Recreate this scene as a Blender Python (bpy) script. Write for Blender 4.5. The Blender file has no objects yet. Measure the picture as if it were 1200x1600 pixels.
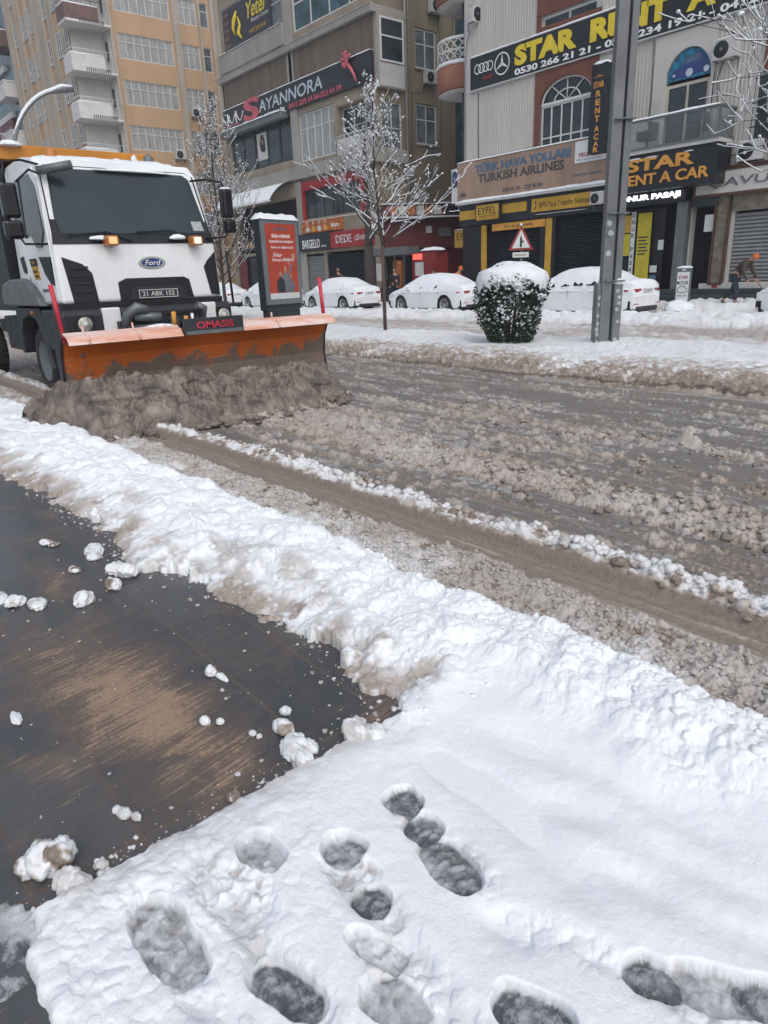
import bpy, bmesh, math, random
import numpy as np
from mathutils import Vector, Matrix
rad = math.radians
D = bpy.data
S = bpy.context.scene
COL = S.collection
random.seed(7)

# ---------------------------------------------------------------- camera
cam_d = D.cameras.new("camera"); cam = D.objects.new("camera", cam_d); COL.objects.link(cam)
S.camera = cam
CAM_H = 1.55
PITCH, ROLL, AZ = rad(18.9), rad(2.3), rad(140.7)
_fh = Vector((math.cos(AZ), math.sin(AZ), 0)); _r0 = Vector((math.sin(AZ), -math.cos(AZ), 0))
_f = _fh*math.cos(PITCH)+Vector((0, 0, -math.sin(PITCH))); _u0 = _r0.cross(_f)
_R = _r0*math.cos(ROLL)-_u0*math.sin(ROLL); _U = _u0*math.cos(ROLL)+_r0*math.sin(ROLL)
cam.matrix_world = Matrix(((_R.x, _U.x, -_f.x, 0), (_R.y, _U.y, -_f.y, 0), (_R.z, _U.z, -_f.z, CAM_H), (0, 0, 0, 1)))
cam_d.sensor_fit = 'VERTICAL'; cam_d.sensor_height = 36; cam_d.lens = 36*1075/1600
cam_d.clip_start = 0.02; cam_d.clip_end = 3000
S.render.resolution_x = 768; S.render.resolution_y = 1024

# ---------------------------------------------------------------- light
W = D.worlds.new("World"); S.world = W; W.use_nodes = True
nt = W.node_tree; nt.nodes.clear()
sky = nt.nodes.new('ShaderNodeTexSky'); sky.sky_type = 'NISHITA'; sky.sun_disc = False
sky.sun_elevation = rad(50); sky.sun_rotation = rad(112); sky.dust_density = 3.0; sky.air_density = 1.0; sky.ozone_density = 1.0
hs = nt.nodes.new('ShaderNodeHueSaturation'); hs.inputs['Saturation'].default_value = 0.60
bg = nt.nodes.new('ShaderNodeBackground'); bg.inputs[1].default_value = 0.15
wo = nt.nodes.new('ShaderNodeOutputWorld')
nt.links.new(sky.outputs[0], hs.inputs['Color']); nt.links.new(hs.outputs[0], bg.inputs[0]); nt.links.new(bg.outputs[0], wo.inputs[0])
sun_d = D.lights.new("sun", 'SUN'); sun_d.energy = 0.75; sun_d.angle = rad(85); sun_d.color = (1, .985, .96)
sun = D.objects.new("sun", sun_d); COL.objects.link(sun)
_sd = Vector((math.sin(rad(112))*math.cos(rad(50)), math.cos(rad(112))*math.cos(rad(50)), math.sin(rad(50))))
sun.rotation_euler = _sd.to_track_quat('Z', 'Y').to_euler()
S.view_settings.view_transform = 'Standard'; S.view_settings.look = 'None'
S.view_settings.exposure = 0.18; S.view_settings.gamma = 1.0; S.view_settings.use_curve_mapping = False

# ---------------------------------------------------------------- helpers
def tag(o, label=None, cat=None, group=None, kind=None):
    if label: o['label'] = label
    if cat: o['category'] = cat
    if group: o['group'] = group
    if kind: o['kind'] = kind
    return o
def empty(name, loc, label, cat, group=None, rz=0):
    o = D.objects.new(name, None); o.location = loc; o.rotation_euler = (0, 0, rz); o.empty_display_size = .2
    COL.objects.link(o); return tag(o, label, cat, group)
def wloc(o):
    m = Matrix.Identity(4)
    while o is not None:
        m = Matrix.LocRotScale(o.location, o.rotation_euler, o.scale) @ m
        o = o.parent
    return m
def copy_tree(o, parent=None):
    c = o.copy(); COL.objects.link(c)
    if parent is not None: c.parent = parent
    for ch in [x for x in D.objects if x.parent == o and x != c]: copy_tree(ch, c)
    return c

class MB:
    """collects faces; v = verts, f = (indices, material slot)"""
    def __init__(s): s.v = []; s.f = []; s.sm = []
    def add(s, vs, fs, m=0, smooth=False):
        b = len(s.v); s.v += [tuple(v) for v in vs]
        for f in fs: s.f.append(([b+i for i in f], m)); s.sm.append(smooth)
        return s
    def box(s, x0, x1, y0, y1, z0, z1, m=0, M=None):
        vs = [Vector((x, y, z)) for z in (z0, z1) for y in (y0, y1) for x in (x0, x1)]
        if M: vs = [M @ v for v in vs]
        return s.add(vs, [(0, 2, 3, 1), (4, 5, 7, 6), (0, 1, 5, 4), (2, 6, 7, 3), (0, 4, 6, 2), (1, 3, 7, 5)], m)
    def prism(s, pts, ax, a0, a1, m=0, smooth=False, M=None):
        """pts 2-D polygon; ax 'x': pts are (y,z); 'y': pts (x,z); 'z': pts (x,y)"""
        def P(p, a): return {'x': (a, p[0], p[1]), 'y': (p[0], a, p[1]), 'z': (p[0], p[1], a)}[ax]
        n = len(pts); vs = [Vector(P(p, a0)) for p in pts]+[Vector(P(p, a1)) for p in pts]
        if M: vs = [M @ v for v in vs]
        s.add(vs, [tuple(range(n))[::-1], tuple(range(n, 2*n))], m)
        return s.add(vs, [(i, (i+1) % n, n+(i+1) % n, n+i) for i in range(n)], m, smooth)
    def tube(s, path, r, n=8, m=0, cap=True, smooth=True):
        path = [Vector(p) for p in path]; k = len(path)
        rs = r if isinstance(r, (list, tuple)) else [r]*k
        vs = []; up = None
        for i, p in enumerate(path):
            t = (path[min(i+1, k-1)]-path[max(i-1, 0)])
            if t.length < 1e-9: t = Vector((0, 0, 1))
            t.normalize()
            if up is None: up = Vector((0, 0, 1)) if abs(t.z) < .9 else Vector((1, 0, 0))
            a = t.cross(up); 
            if a.length < 1e-6: a = t.orthogonal()
            a.normalize(); b = a.cross(t).normalized(); up = b
            for j in range(n):
                c, d = math.cos(2*math.pi*j/n), math.sin(2*math.pi*j/n)
                vs.append(p+(a*c+b*d)*rs[i])
        fs = [(i*n+j, i*n+(j+1) % n, (i+1)*n+(j+1) % n, (i+1)*n+j) for i in range(k-1) for j in range(n)]
        s.add(vs, fs, m, smooth)
        if cap: s.add(vs[:n], [tuple(range(n))[::-1]], m); s.add(vs[-n:], [tuple(range(n))], m)
        return s
    def lathe(s, prof, c, ax='z', n=24, m=0, smooth=True):
        """prof [(r, h)] revolved round axis through c"""
        vs = []
        for r, h in prof:
            for j in range(n):
                a = 2*math.pi*j/n; u, w = r*math.cos(a), r*math.sin(a)
                vs.append({'z': (c[0]+u, c[1]+w, c[2]+h), 'y': (c[0]+u, c[1]+h, c[2]+w), 'x': (c[0]+h, c[1]+u, c[2]+w)}[ax])
        k = len(prof)
        return s.add(vs, [(i*n+j, i*n+(j+1) % n, (i+1)*n+(j+1) % n, (i+1)*n+j) for i in range(k-1) for j in range(n)], m, smooth)
    def quad(s, a, b, c, d, m=0): return s.add([a, b, c, d], [(0, 1, 2, 3)], m)
    def build(s, name, mats, parent=None, bevel=0, origin=None, seg=2):
        me = D.meshes.new(name); 
        off = Vector(origin) if origin is not None else Vector((0, 0, 0))
        inv = None
        if parent is not None: inv = wloc(parent).inverted()
        vv = [Vector(v) for v in s.v]
        if inv is not None: vv = [inv @ v for v in vv]
        vv = [v-off for v in vv] if inv is None else vv
        me.from_pydata([tuple(v) for v in vv], [], [f for f, _ in s.f])
        me.polygons.foreach_set('material_index', [m for _, m in s.f])
        me.polygons.foreach_set('use_smooth', s.sm)
        if not isinstance(mats, (list, tuple)): mats = [mats]
        for m in mats: me.materials.append(m)
        bm = bmesh.new(); bm.from_mesh(me); bmesh.ops.remove_doubles(bm, verts=bm.verts, dist=1e-5)
        bmesh.ops.recalc_face_normals(bm, faces=bm.faces); bm.to_mesh(me); bm.free(); me.update()
        o = D.objects.new(name, me); COL.objects.link(o); o.location = off
        if parent is not None: o.parent = parent
        if bevel:
            b = o.modifiers.new('b', 'BEVEL'); b.width = bevel; b.segments = seg; b.limit_method = 'ANGLE'; b.angle_limit = rad(35)
            b.harden_normals = False
        return o

# ---------------------------------------------------------------- materials
def nodes(m):
    m.use_nodes = True; t = m.node_tree; t.nodes.clear()
    o = t.nodes.new('ShaderNodeOutputMaterial'); p = t.nodes.new('ShaderNodeBsdfPrincipled'); t.links.new(p.outputs[0], o.inputs[0])
    return t, p
def mixc(t, fac, a, b, mode='MIX'):
    n = t.nodes.new('ShaderNodeMix'); n.data_type = 'RGBA'; n.blend_type = mode
    if hasattr(fac, 'is_output') or not isinstance(fac, (int, float)): t.links.new(fac, n.inputs[0])
    else: n.inputs[0].default_value = fac
    for i, x in ((6, a), (7, b)):
        if isinstance(x, (tuple, list)): n.inputs[i].default_value = (*x[:3], 1)
        else: t.links.new(x, n.inputs[i])
    return n.outputs[2]
def noise(t, scale, detail=4, rough=.55, vec=None, dist=0):
    n = t.nodes.new('ShaderNodeTexNoise'); n.inputs['Scale'].default_value = scale; n.inputs['Detail'].default_value = detail
    n.inputs['Roughness'].default_value = rough; n.inputs['Distortion'].default_value = dist
    if vec is not None: t.links.new(vec, n.inputs['Vector'])
    return n.outputs['Fac']
def ramp(t, src, stops):
    n = t.nodes.new('ShaderNodeValToRGB'); t.links.new(src, n.inputs[0]); cr = n.color_ramp
    while len(cr.elements) < len(stops): cr.elements.new(.5)
    for e, (p, c) in zip(cr.elements, stops):
        e.position = p; e.color = (c, c, c, 1) if isinstance(c, (int, float)) else (*c[:3], 1)
    return n.outputs[0]
def coords(t, kind='Object', scale=(1, 1, 1), rot=None):
    c = t.nodes.new('ShaderNodeTexCoord'); mp = t.nodes.new('ShaderNodeMapping'); mp.inputs['Scale'].default_value = scale
    if kind == 'World':
        g = t.nodes.new('ShaderNodeNewGeometry'); s = g.outputs['Position']
        if rot is not None:
            m0 = t.nodes.new('ShaderNodeMapping'); m0.inputs['Rotation'].default_value = (0, 0, rot); t.links.new(s, m0.inputs[0]); s = m0.outputs[0]
        t.links.new(s, mp.inputs[0])
    else: t.links.new(c.outputs[kind], mp.inputs[0])
    return mp.outputs[0]
def bump(t, p, h, strength=.3, dist=.01):
    b = t.nodes.new('ShaderNodeBump'); b.inputs['Strength'].default_value = strength; b.inputs['Distance'].default_value = dist
    t.links.new(h, b.inputs['Height']); t.links.new(b.outputs[0], p.inputs['Normal']); return b
def mat(name, c, r=.6, metal=0, var=.12, scale=2.0, dirt=0, dirtc=(.12, .10, .08), bp=0, bscale=30, emit=0, coat=0, stretch=(1, 1, 1), trans=0, ior=1.45, spec=None):
    m = D.materials.new(name); t, p = nodes(m)
    v = coords(t, 'World', stretch)
    n = noise(t, scale, 5, .6, v)
    dk = tuple(x*(1-var*1.6) for x in c); lt = tuple(min(1, x*(1+var)) for x in c)
    col = mixc(t, ramp(t, n, [(.3, 0), (.7, 1)]), dk, lt)
    if dirt:
        n2 = noise(t, scale*2.7, 6, .7, v, .4)
        col = mixc(t, ramp(t, n2, [(.62-.3*dirt, 0), (.8-.15*dirt, min(1, dirt*1.3))]), col, dirtc)
    t.links.new(col, p.inputs['Base Color'])
    rr = ramp(t, noise(t, scale*3, 3, .5, v), [(.3, max(0, r-.08)), (.7, min(1, r+.08))]); t.links.new(rr, p.inputs['Roughness'])
    p.inputs['Metallic'].default_value = metal; p.inputs['IOR'].default_value = ior
    if coat: p.inputs['Coat Weight'].default_value = coat; p.inputs['Coat Roughness'].default_value = .12
    if trans: p.inputs['Transmission Weight'].default_value = trans
    if spec is not None: p.inputs['Specular IOR Level'].default_value = spec
    if emit: t.links.new(col, p.inputs['Emission Color']); p.inputs['Emission Strength'].default_value = emit
    if bp: bump(t, p, noise(t, bscale, 4, .6, v), bp, .02)
    return m

def snow_mat(name, sss=0.0, lump=1.0):
    """white snow; attribute 'dirt' (0..1) mixes in slush brown and carries painted gap shade, 'wet' mixes in grey translucent ice"""
    m = D.materials.new(name); t, p = nodes(m); v = coords(t, 'World')
    a = t.nodes.new('ShaderNodeAttribute'); a.attribute_name = 'dirt'
    w = t.nodes.new('ShaderNodeAttribute'); w.attribute_name = 'wet'
    n1 = noise(t, 3.0, 6, .6, v); n2 = noise(t, 40, 6, .7, v); n3 = noise(t, 170, 3, .6, v)
    white = mixc(t, n1, (.78, .82, .86), (.88, .90, .92))
    brown = mixc(t, ramp(t, n2, [(.35, 0), (.65, 1)]), (.205, .165, .130), (.47, .395, .33))
    sm = t.nodes.new('ShaderNodeMath'); sm.operation = 'MULTIPLY_ADD'; sm.use_clamp = True
    t.links.new(n2, sm.inputs[0]); sm.inputs[1].default_value = .9; sm.inputs[2].default_value = -.45
    ad = t.nodes.new('ShaderNodeMath'); ad.operation = 'ADD'; ad.use_clamp = True
    mu = t.nodes.new('ShaderNodeMath'); mu.operation = 'MULTIPLY'; sub = t.nodes.new('ShaderNodeMath'); sub.operation = 'ADD'; sub.inputs[1].default_value = .0
    t.links.new(a.outputs['Fac'], sub.inputs[0]); t.links.new(sm.outputs[0], mu.inputs[0]); t.links.new(a.outputs['Fac'], mu.inputs[1])
    t.links.new(sub.outputs[0], ad.inputs[0]); t.links.new(mu.outputs[0], ad.inputs[1])
    col = mixc(t, ad.outputs[0], white, brown)
    iw = t.nodes.new('ShaderNodeMath'); iw.operation = 'MULTIPLY_ADD'; t.links.new(w.outputs['Fac'], iw.inputs[0]); iw.inputs[1].default_value = -.45; t.links.new(noise(t, 26, 6, .66, v, .25), iw.inputs[2])
    dk = ramp(t, a.outputs['Fac'], [(.955, 0), (1.0, .75)])
    col = mixc(t, dk, col, mixc(t, n2, (.17, .138, .112), (.27, .225, .19)))
    ice = mixc(t, ramp(t, iw.outputs[0], [(.04, 0), (.16, .5), (.36, 1)]), (.095, .104, .115), (.50, .53, .56))
    col = mixc(t, w.outputs['Fac'], col, ice)
    grit = ramp(t, n3, [(.70, 0), (.76, .5)])
    gm = t.nodes.new('ShaderNodeMath'); gm.operation = 'MULTIPLY'; t.links.new(grit, gm.inputs[0]); t.links.new(a.outputs['Fac'], gm.inputs[1])
    col = mixc(t, gm.outputs[0], col, (.09, .07, .055))
    t.links.new(col, p.inputs['Base Color'])
    rg = t.nodes.new('ShaderNodeMapRange'); t.links.new(w.outputs['Fac'], rg.inputs[0]); rg.inputs[3].default_value = .62; rg.inputs[4].default_value = .22
    t.links.new(rg.outputs[0], p.inputs['Roughness']); p.inputs['Specular IOR Level'].default_value = .35
    p.inputs['Subsurface Weight'].default_value = sss; p.inputs['Subsurface Radius'].default_value = (1, 1.05, 1.15); p.inputs['Subsurface Scale'].default_value = .007
    h = t.nodes.new('ShaderNodeMath'); h.operation = 'MULTIPLY_ADD'; t.links.new(n3, h.inputs[0]); h.inputs[1].default_value = .35; t.links.new(n2, h.inputs[2])
    bump(t, p, h.outputs[0], .35*lump, .012)
    return m

M = {}
def mk(k, *a, **kw): M[k] = mat(k, *a, **kw); return M[k]
M['snow'] = snow_mat('snow', .2, 1.3); M['slush'] = snow_mat('slush', lump=1.6)
M['cap'] = mat('cap_snow', (.80, .84, .88), .6, var=.04, scale=6, bp=.35, bscale=45)
mk('car_white', (.72, .74, .75), .22, var=.05, coat=.6, dirt=.18, dirtc=(.5, .49, .47), scale=1.4)
mk('truck_white', (.80, .825, .84), .32, var=.07, coat=.3, dirt=.22, dirtc=(.60, .585, .56), scale=1.3, stretch=(1, 1, .6))
mk('glass', (.012, .018, .022), .06, var=.1)
mk('wind_glass', (.035, .052, .062), .16, var=.15, scale=.8, spec=.35)
mk('shop_glass', (.035, .048, .058), .08, var=.35, scale=.9)
mk('pane', (.13, .15, .16), .12, var=.4, scale=1.3)
mk('curtain', (.34, .35, .34), .8, var=.25, scale=3.0, stretch=(3, 3, .3))
mk('black', (.010, .012, .016), .5, var=.3, dirt=.2, dirtc=(.03, .03, .03))
mk('blackgloss', (.008, .010, .013), .2, var=.2)
mk('darkplastic', (.022, .025, .030), .5, var=.2, dirt=.3, dirtc=(.06, .055, .05))
mk('rubber', (.018, .018, .019), .8, var=.2, dirt=.5, dirtc=(.10, .085, .07), scale=3)
mk('rim', (.45, .46, .47), .3, metal=.8, var=.1)
mk('rim_dark', (.05, .05, .055), .3, metal=.6, var=.1)
mk('chrome', (.62, .63, .64), .15, metal=1, var=.05)
mk('redlight', (.30, .02, .025), .15, var=.1, coat=.8)
mk('amber', (.50, .19, .05), .2, var=.15)
mk('amber_lit', (1.0, .52, .25), .3, var=.1, emit=.5)
mk('lamp_lit', (1.0, .84, .68), .3, var=.05, emit=.5)
mk('headlamp', (.42, .40, .37), .15, var=.35, scale=25, coat=.8)
mk('redrod', (.55, .035, .06), .4, var=.2, dirt=.2, dirtc=(.6, .5, .5))
mk('plate', (.60, .62, .62), .5, var=.08)
mk('ink', (.02, .02, .022), .6, var=.1)
mk('white', (.72, .73, .73), .5, var=.06)
mk('whitelet', (.80, .81, .82), .5, var=.04)
mk('orange_body', (.55, .22, .025), .4, var=.12, dirt=.15, dirtc=(.4, .3, .2))
mk('steel', (.16, .175, .185), .45, metal=.35, var=.16, dirt=.25, dirtc=(.10, .10, .10), scale=4)
mk('lampsteel', (.165, .175, .185), .5, metal=.2, var=.15, dirt=.2, dirtc=(.2, .2, .2))
mk('sticker', (.40, .44, .44), .55, var=.2, scale=20, dirt=.35, dirtc=(.22, .25, .26))
mk('frame_white', (.62, .63, .63), .5, var=.08, dirt=.15, dirtc=(.35, .34, .32))
mk('frame_cream', (.50, .46, .38), .5, var=.1)
mk('frame_dark', (.03, .035, .042), .45, var=.2)
mk('bark', (.055, .045, .040), .9, var=.3, scale=14, bp=.6, bscale=40)
mk('trunk_red', (.10, .062, .052), .8, var=.3, scale=20, stretch=(1, 1, .3), bp=.5, bscale=50)
mk('ochre', (.48, .32, .195), .85, var=.10, scale=.5, dirt=.20, dirtc=(.27, .17, .09), bp=.25, bscale=14, stretch=(1, 1, .35))
mk('pilaster', (.43, .385, .325), .85, var=.12, scale=.8, dirt=.3, dirtc=(.25, .21, .17), bp=.2, stretch=(1, 1, .3))
mk('balc_white', (.64, .63, .62), .8, var=.08, dirt=.25, dirtc=(.33, .31, .29), scale=1.5)
mk('balc_maroon', (.17, .10, .09), .7, var=.15, dirt=.2)
mk('b2stucco', (.23, .195, .135), .9, var=.15, scale=.7, dirt=.4, dirtc=(.11, .095, .065), bp=.3, stretch=(1, 1, .3))
mk('b2concrete', (.31, .30, .28), .9, var=.1, scale=.8, dirt=.35, dirtc=(.20, .19, .17), bp=.25, stretch=(1, 1, .35))
mk('b2beige', (.29, .25, .195), .85, var=.12, scale=1, dirt=.3, dirtc=(.22, .17, .11), stretch=(1, 1, .4))
mk('brown_siding', (.15, .12, .095), .7, var=.18, scale=.9, dirt=.45, dirtc=(.06, .050, .042), stretch=(2.5, 2.5, .15))
mk('cream_siding', (.50, .48, .445), .55, var=.06, scale=.8, dirt=.22, dirtc=(.30, .27, .23), stretch=(1.2, 1.2, .18))
mk('cream_plain', (.52, .51, .485), .8, var=.08, scale=.8, dirt=.15, dirtc=(.33, .30, .27), stretch=(1, 1, .3))
mk('brickred', (.165, .062, .042), .8, var=.15, scale=1.5, dirt=.2, dirtc=(.10, .045, .035))
mk('terracotta', (.30, .13, .085), .8, var=.12, scale=1.5)
mk('signblack', (.014, .017, .023), .35, var=.2)
mk('signyellow', (.72, .56, .04), .5, var=.1, scale=3)
mk('signorange', (.62, .30, .055), .5, var=.12)
mk('eyfel', (.50, .30, .035), .45, var=.12, dirt=.1)
mk('ta_panel', (.34, .235, .175), .7, var=.16, scale=1.1, dirt=.35, dirtc=(.30, .23, .18), stretch=(1, 1, .35))
mk('ta_blue', (.09, .15, .23), .6, var=.25, scale=6)
mk('ta_grey', (.07, .07, .08), .6, var=.2, scale=6)
mk('booth_red', (.20, .018, .022), .6, var=.2)
mk('shopred', (.12, .012, .018), .5, var=.15)
mk('signred', (.30, .022, .026), .45, var=.1)
mk('signredlit', (.9, .10, .07), .4, var=.1, emit=1.2)
mk('pinkred', (.52, .11, .14), .5, var=.15)
mk('shutter_dark', (.012, .016, .024), .45, var=.2)
mk('shutter_grey', (.28, .29, .29), .4, metal=.3, var=.1, dirt=.2, dirtc=(.18, .17, .16))
mk('stone', (.16, .14, .11), .4, var=.4, scale=6, dirt=.4, dirtc=(.30, .27, .22))
mk('brown_metal', (.085, .042, .026), .4, var=.15)
mk('step', (.045, .052, .058), .5, var=.2, dirt=.2, dirtc=(.09, .09, .09))
mk('dark_interior', (.008, .009, .011), .9, var=.1)
mk('acwhite', (.50, .50, .48), .5, var=.08, dirt=.25, dirtc=(.3, .28, .25))
mk('poster', (.42, .060, .035), .35, var=.1, scale=3)
mk('bbgrey', (.15, .175, .19), .4, var=.1)
mk('bbdark', (.022, .030, .036), .4, var=.15)
mk('signblue', (.03, .06, .20), .45, var=.1)
mk('carblue', (.02, .19, .33), .35, var=.5, scale=5)
mk('teal', (.045, .10, .12), .25, var=.5, scale=.8)
mk('yellowposter', (.50, .42, .03), .5, var=.12, scale=4)
mk('leaf', (.022, .042, .022), .45, var=.45, scale=18)
mk('leaf2', (.045, .065, .035), .5, var=.4, scale=18)
mk('skin', (.42, .24, .17), .6, var=.08)
mk('jacket', (.075, .062, .048), .9, var=.3, scale=8)
mk('jeans', (.030, .042, .062), .9, var=.2, scale=8)
mk('coat', (.016, .017, .022), .85, var=.2)
mk('hiviz', (.75, .11, .03), .7, var=.12)
mk('cap_orange', (.62, .14, .03), .8, var=.12)
mk('boot', (.14, .105, .07), .8, var=.2)
mk('wood', (.25, .16, .09), .8, var=.2)
mk('greyfab', (.10, .11, .12), .8, var=.15)
mk('goods', (.45, .13, .03), .6, var=.6, scale=9)

# plough blade: orange paint with slush smeared on by height and noise (object's own dirt)
def blade_mat():
    m = D.materials.new('plough_paint'); t, p = nodes(m); v = coords(t, 'World')
    g = t.nodes.new('ShaderNodeNewGeometry'); sx = t.nodes.new('ShaderNodeSeparateXYZ'); t.links.new(g.outputs['Position'], sx.inputs[0])
    mr = t.nodes.new('ShaderNodeMapRange'); t.links.new(sx.outputs['Z'], mr.inputs[0])
    mr.inputs[1].default_value = .97; mr.inputs[2].default_value = .42; mr.inputs[3].default_value = -.12; mr.inputs[4].default_value = .42
    n = noise(t, 3.2, 6, .62, v, .6)
    ad = t.nodes.new('ShaderNodeMath'); t.links.new(mr.outputs[0], ad.inputs[0]); t.links.new(n, ad.inputs[1])
    f = ramp(t, ad.outputs[0], [(.64, 0), (.72, 1)])
    o = mixc(t, noise(t, 2, 4, .5, v), (.42, .085, .012), (.60, .145, .018))
    b = mixc(t, noise(t, 14, 5, .6, v), (.11, .075, .055), (.23, .175, .14))
    t.links.new(mixc(t, f, o, b), p.inputs['Base Color']); p.inputs['Roughness'].default_value = .5
    bump(t, p, f, .5, .02); return m
M['blade'] = blade_mat()
def flap_mat():
    m = D.materials.new('flap_rubber'); t, p = nodes(m); v = coords(t, 'World', (1, .5, 4))
    n = noise(t, 3.5, 5, .6, v, .4)
    t.links.new(mixc(t, ramp(t, n, [(.38, 0), (.66, 1)]), (.74, .60, .56), (.66, .30, .19)), p.inputs['Base Color'])
    p.inputs['Roughness'].default_value = .6; bump(t, p, n, .3, .01); return m
M['flap'] = flap_mat()

# wet dark stone paving with joints, tan mud streaks dragged across it
def paving_mat():
    m = D.materials.new('paving_stone'); t, p = nodes(m)
    v = coords(t, 'World'); mpn = v.node; mpn.inputs['Location'].default_value = (-.08, -.137, 0)
    br = t.nodes.new('ShaderNodeTexBrick'); t.links.new(v, br.inputs['Vector']); br.inputs['Scale'].default_value = 1.0
    br.offset = 0.0; br.inputs['Brick Width'].default_value = .60; br.inputs['Row Height'].default_value = .303; br.inputs['Mortar Size'].default_value = .008
    br.inputs['Color1'].default_value = (.058, .061, .065, 1); br.inputs['Color2'].default_value = (.088, .091, .095, 1); br.inputs['Mortar'].default_value = (.11, .085, .065, 1)
    br.inputs['Bias'].default_value = 0
    base = mixc(t, noise(t, 5, 6, .6, v), br.outputs[0], (.055, .06, .068), 'MIX')
    base = mixc(t, .45, br.outputs[0], base)
    vs = coords(t, 'World', (1.0, 9.0, 1), rad(-102))
    st = noise(t, 3.0, 8, .75, vs, .3); st2 = noise(t, 11.0, 8, .8, vs)
    at = t.nodes.new('ShaderNodeAttribute'); at.attribute_name = 'mud'
    def mth(op, x, y, z=None):
        n = t.nodes.new('ShaderNodeMath'); n.operation = op
        for i, q in enumerate((x, y) if z is None else (x, y, z)):
            if isinstance(q, (int, float)): n.inputs[i].default_value = q
            else: t.links.new(q, n.inputs[i])
        return n.outputs[0]
    iso = noise(t, 2.6, 6, .65, v, .5); vf = coords(t, 'World', (1.0, 22.0, 1), rad(-100)); fine = noise(t, 3.4, 9, .78, vf, .15); grain = noise(t, 55, 5, .7, v)
    msk = mth('MULTIPLY_ADD', iso, .9, mth('SUBTRACT', at.outputs['Fac'], .52))             # patchy soft mask
    wash = ramp(t, mth('MULTIPLY_ADD', st, .5, msk), [(.20, 0), (.62, .80)])
    line = ramp(t, mth('ADD', mth('MULTIPLY_ADD', fine, 1.5, msk), mth('MULTIPLY_ADD', grain, .45, -.65)), [(.57, 0), (.72, .8)])
    far_line = ramp(t, mth('MULTIPLY_ADD', fine, 1.3, mth('MULTIPLY_ADD', iso, .6, -.35)), [(.71, 0), (.80, .6)])
    line = mth('MAXIMUM', line, far_line)
    mud = mixc(t, noise(t, 9, 5, .6, v), (.125, .088, .062), (.22, .150, .105)); tan = mixc(t, grain, (.28, .18, .11), (.43, .32, .23))
    col = mixc(t, wash, base, mud); col = mixc(t, line, col, tan); f = mth('MAXIMUM', wash, line)
    pale = ramp(t, noise(t, 2.2, 6, .6, vs), [(.60, 0), (.85, .35)])
    col = mixc(t, pale, col, (.145, .15, .155))
    t.links.new(col, p.inputs['Base Color'])
    rr = t.nodes.new('ShaderNodeMapRange'); t.links.new(f, rr.inputs[0]); rr.inputs[3].default_value = .30; rr.inputs[4].default_value = .65
    t.links.new(rr.outputs[0], p.inputs['Roughness'])
    h = t.nodes.new('ShaderNodeMath'); h.operation = 'MULTIPLY_ADD'; t.links.new(f, h.inputs[0]); h.inputs[1].default_value = .5; t.links.new(noise(t, 60, 4, .6, v), h.inputs[2])
    bump(t, p, h.outputs[0], .35, .006)
    return m
M['paving'] = paving_mat()
def asphalt_mat():
    m = D.materials.new('wet_asphalt'); t, p = nodes(m); v = coords(t, 'World')
    vs = coords(t, 'World', (.35, 11, 1))
    n = noise(t, 70, 4, .7, v); st = noise(t, 1.6, 8, .72, vs, .2); st2 = noise(t, 7, 8, .75, vs)
    base = mixc(t, ramp(t, n, [(.35, 0), (.7, 1)]), (.075, .077, .078), (.22, .215, .21))
    a2 = t.nodes.new('ShaderNodeMath'); a2.operation = 'ADD'; t.links.new(st, a2.inputs[0]); t.links.new(st2, a2.inputs[1])
    hf = t.nodes.new('ShaderNodeMath'); hf.operation = 'MULTIPLY'; hf.inputs[1].default_value = .5; t.links.new(a2.outputs[0], hf.inputs[0])
    f = ramp(t, hf.outputs[0], [(.43, 0), (.57, .9)])
    col = mixc(t, f, base, (.285, .25, .215))
    t.links.new(col, p.inputs['Base Color'])
    rr = t.nodes.new('ShaderNodeMapRange'); t.links.new(f, rr.inputs[0]); rr.inputs[3].default_value = .35; rr.inputs[4].default_value = .6
    t.links.new(rr.outputs[0], p.inputs['Roughness'])
    h = t.nodes.new('ShaderNodeMath'); h.operation = 'ADD'; t.links.new(f, h.inputs[0]); t.links.new(n, h.inputs[1])
    bump(t, p, h.outputs[0], .5, .012); return m
M['asphalt'] = asphalt_mat()

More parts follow.
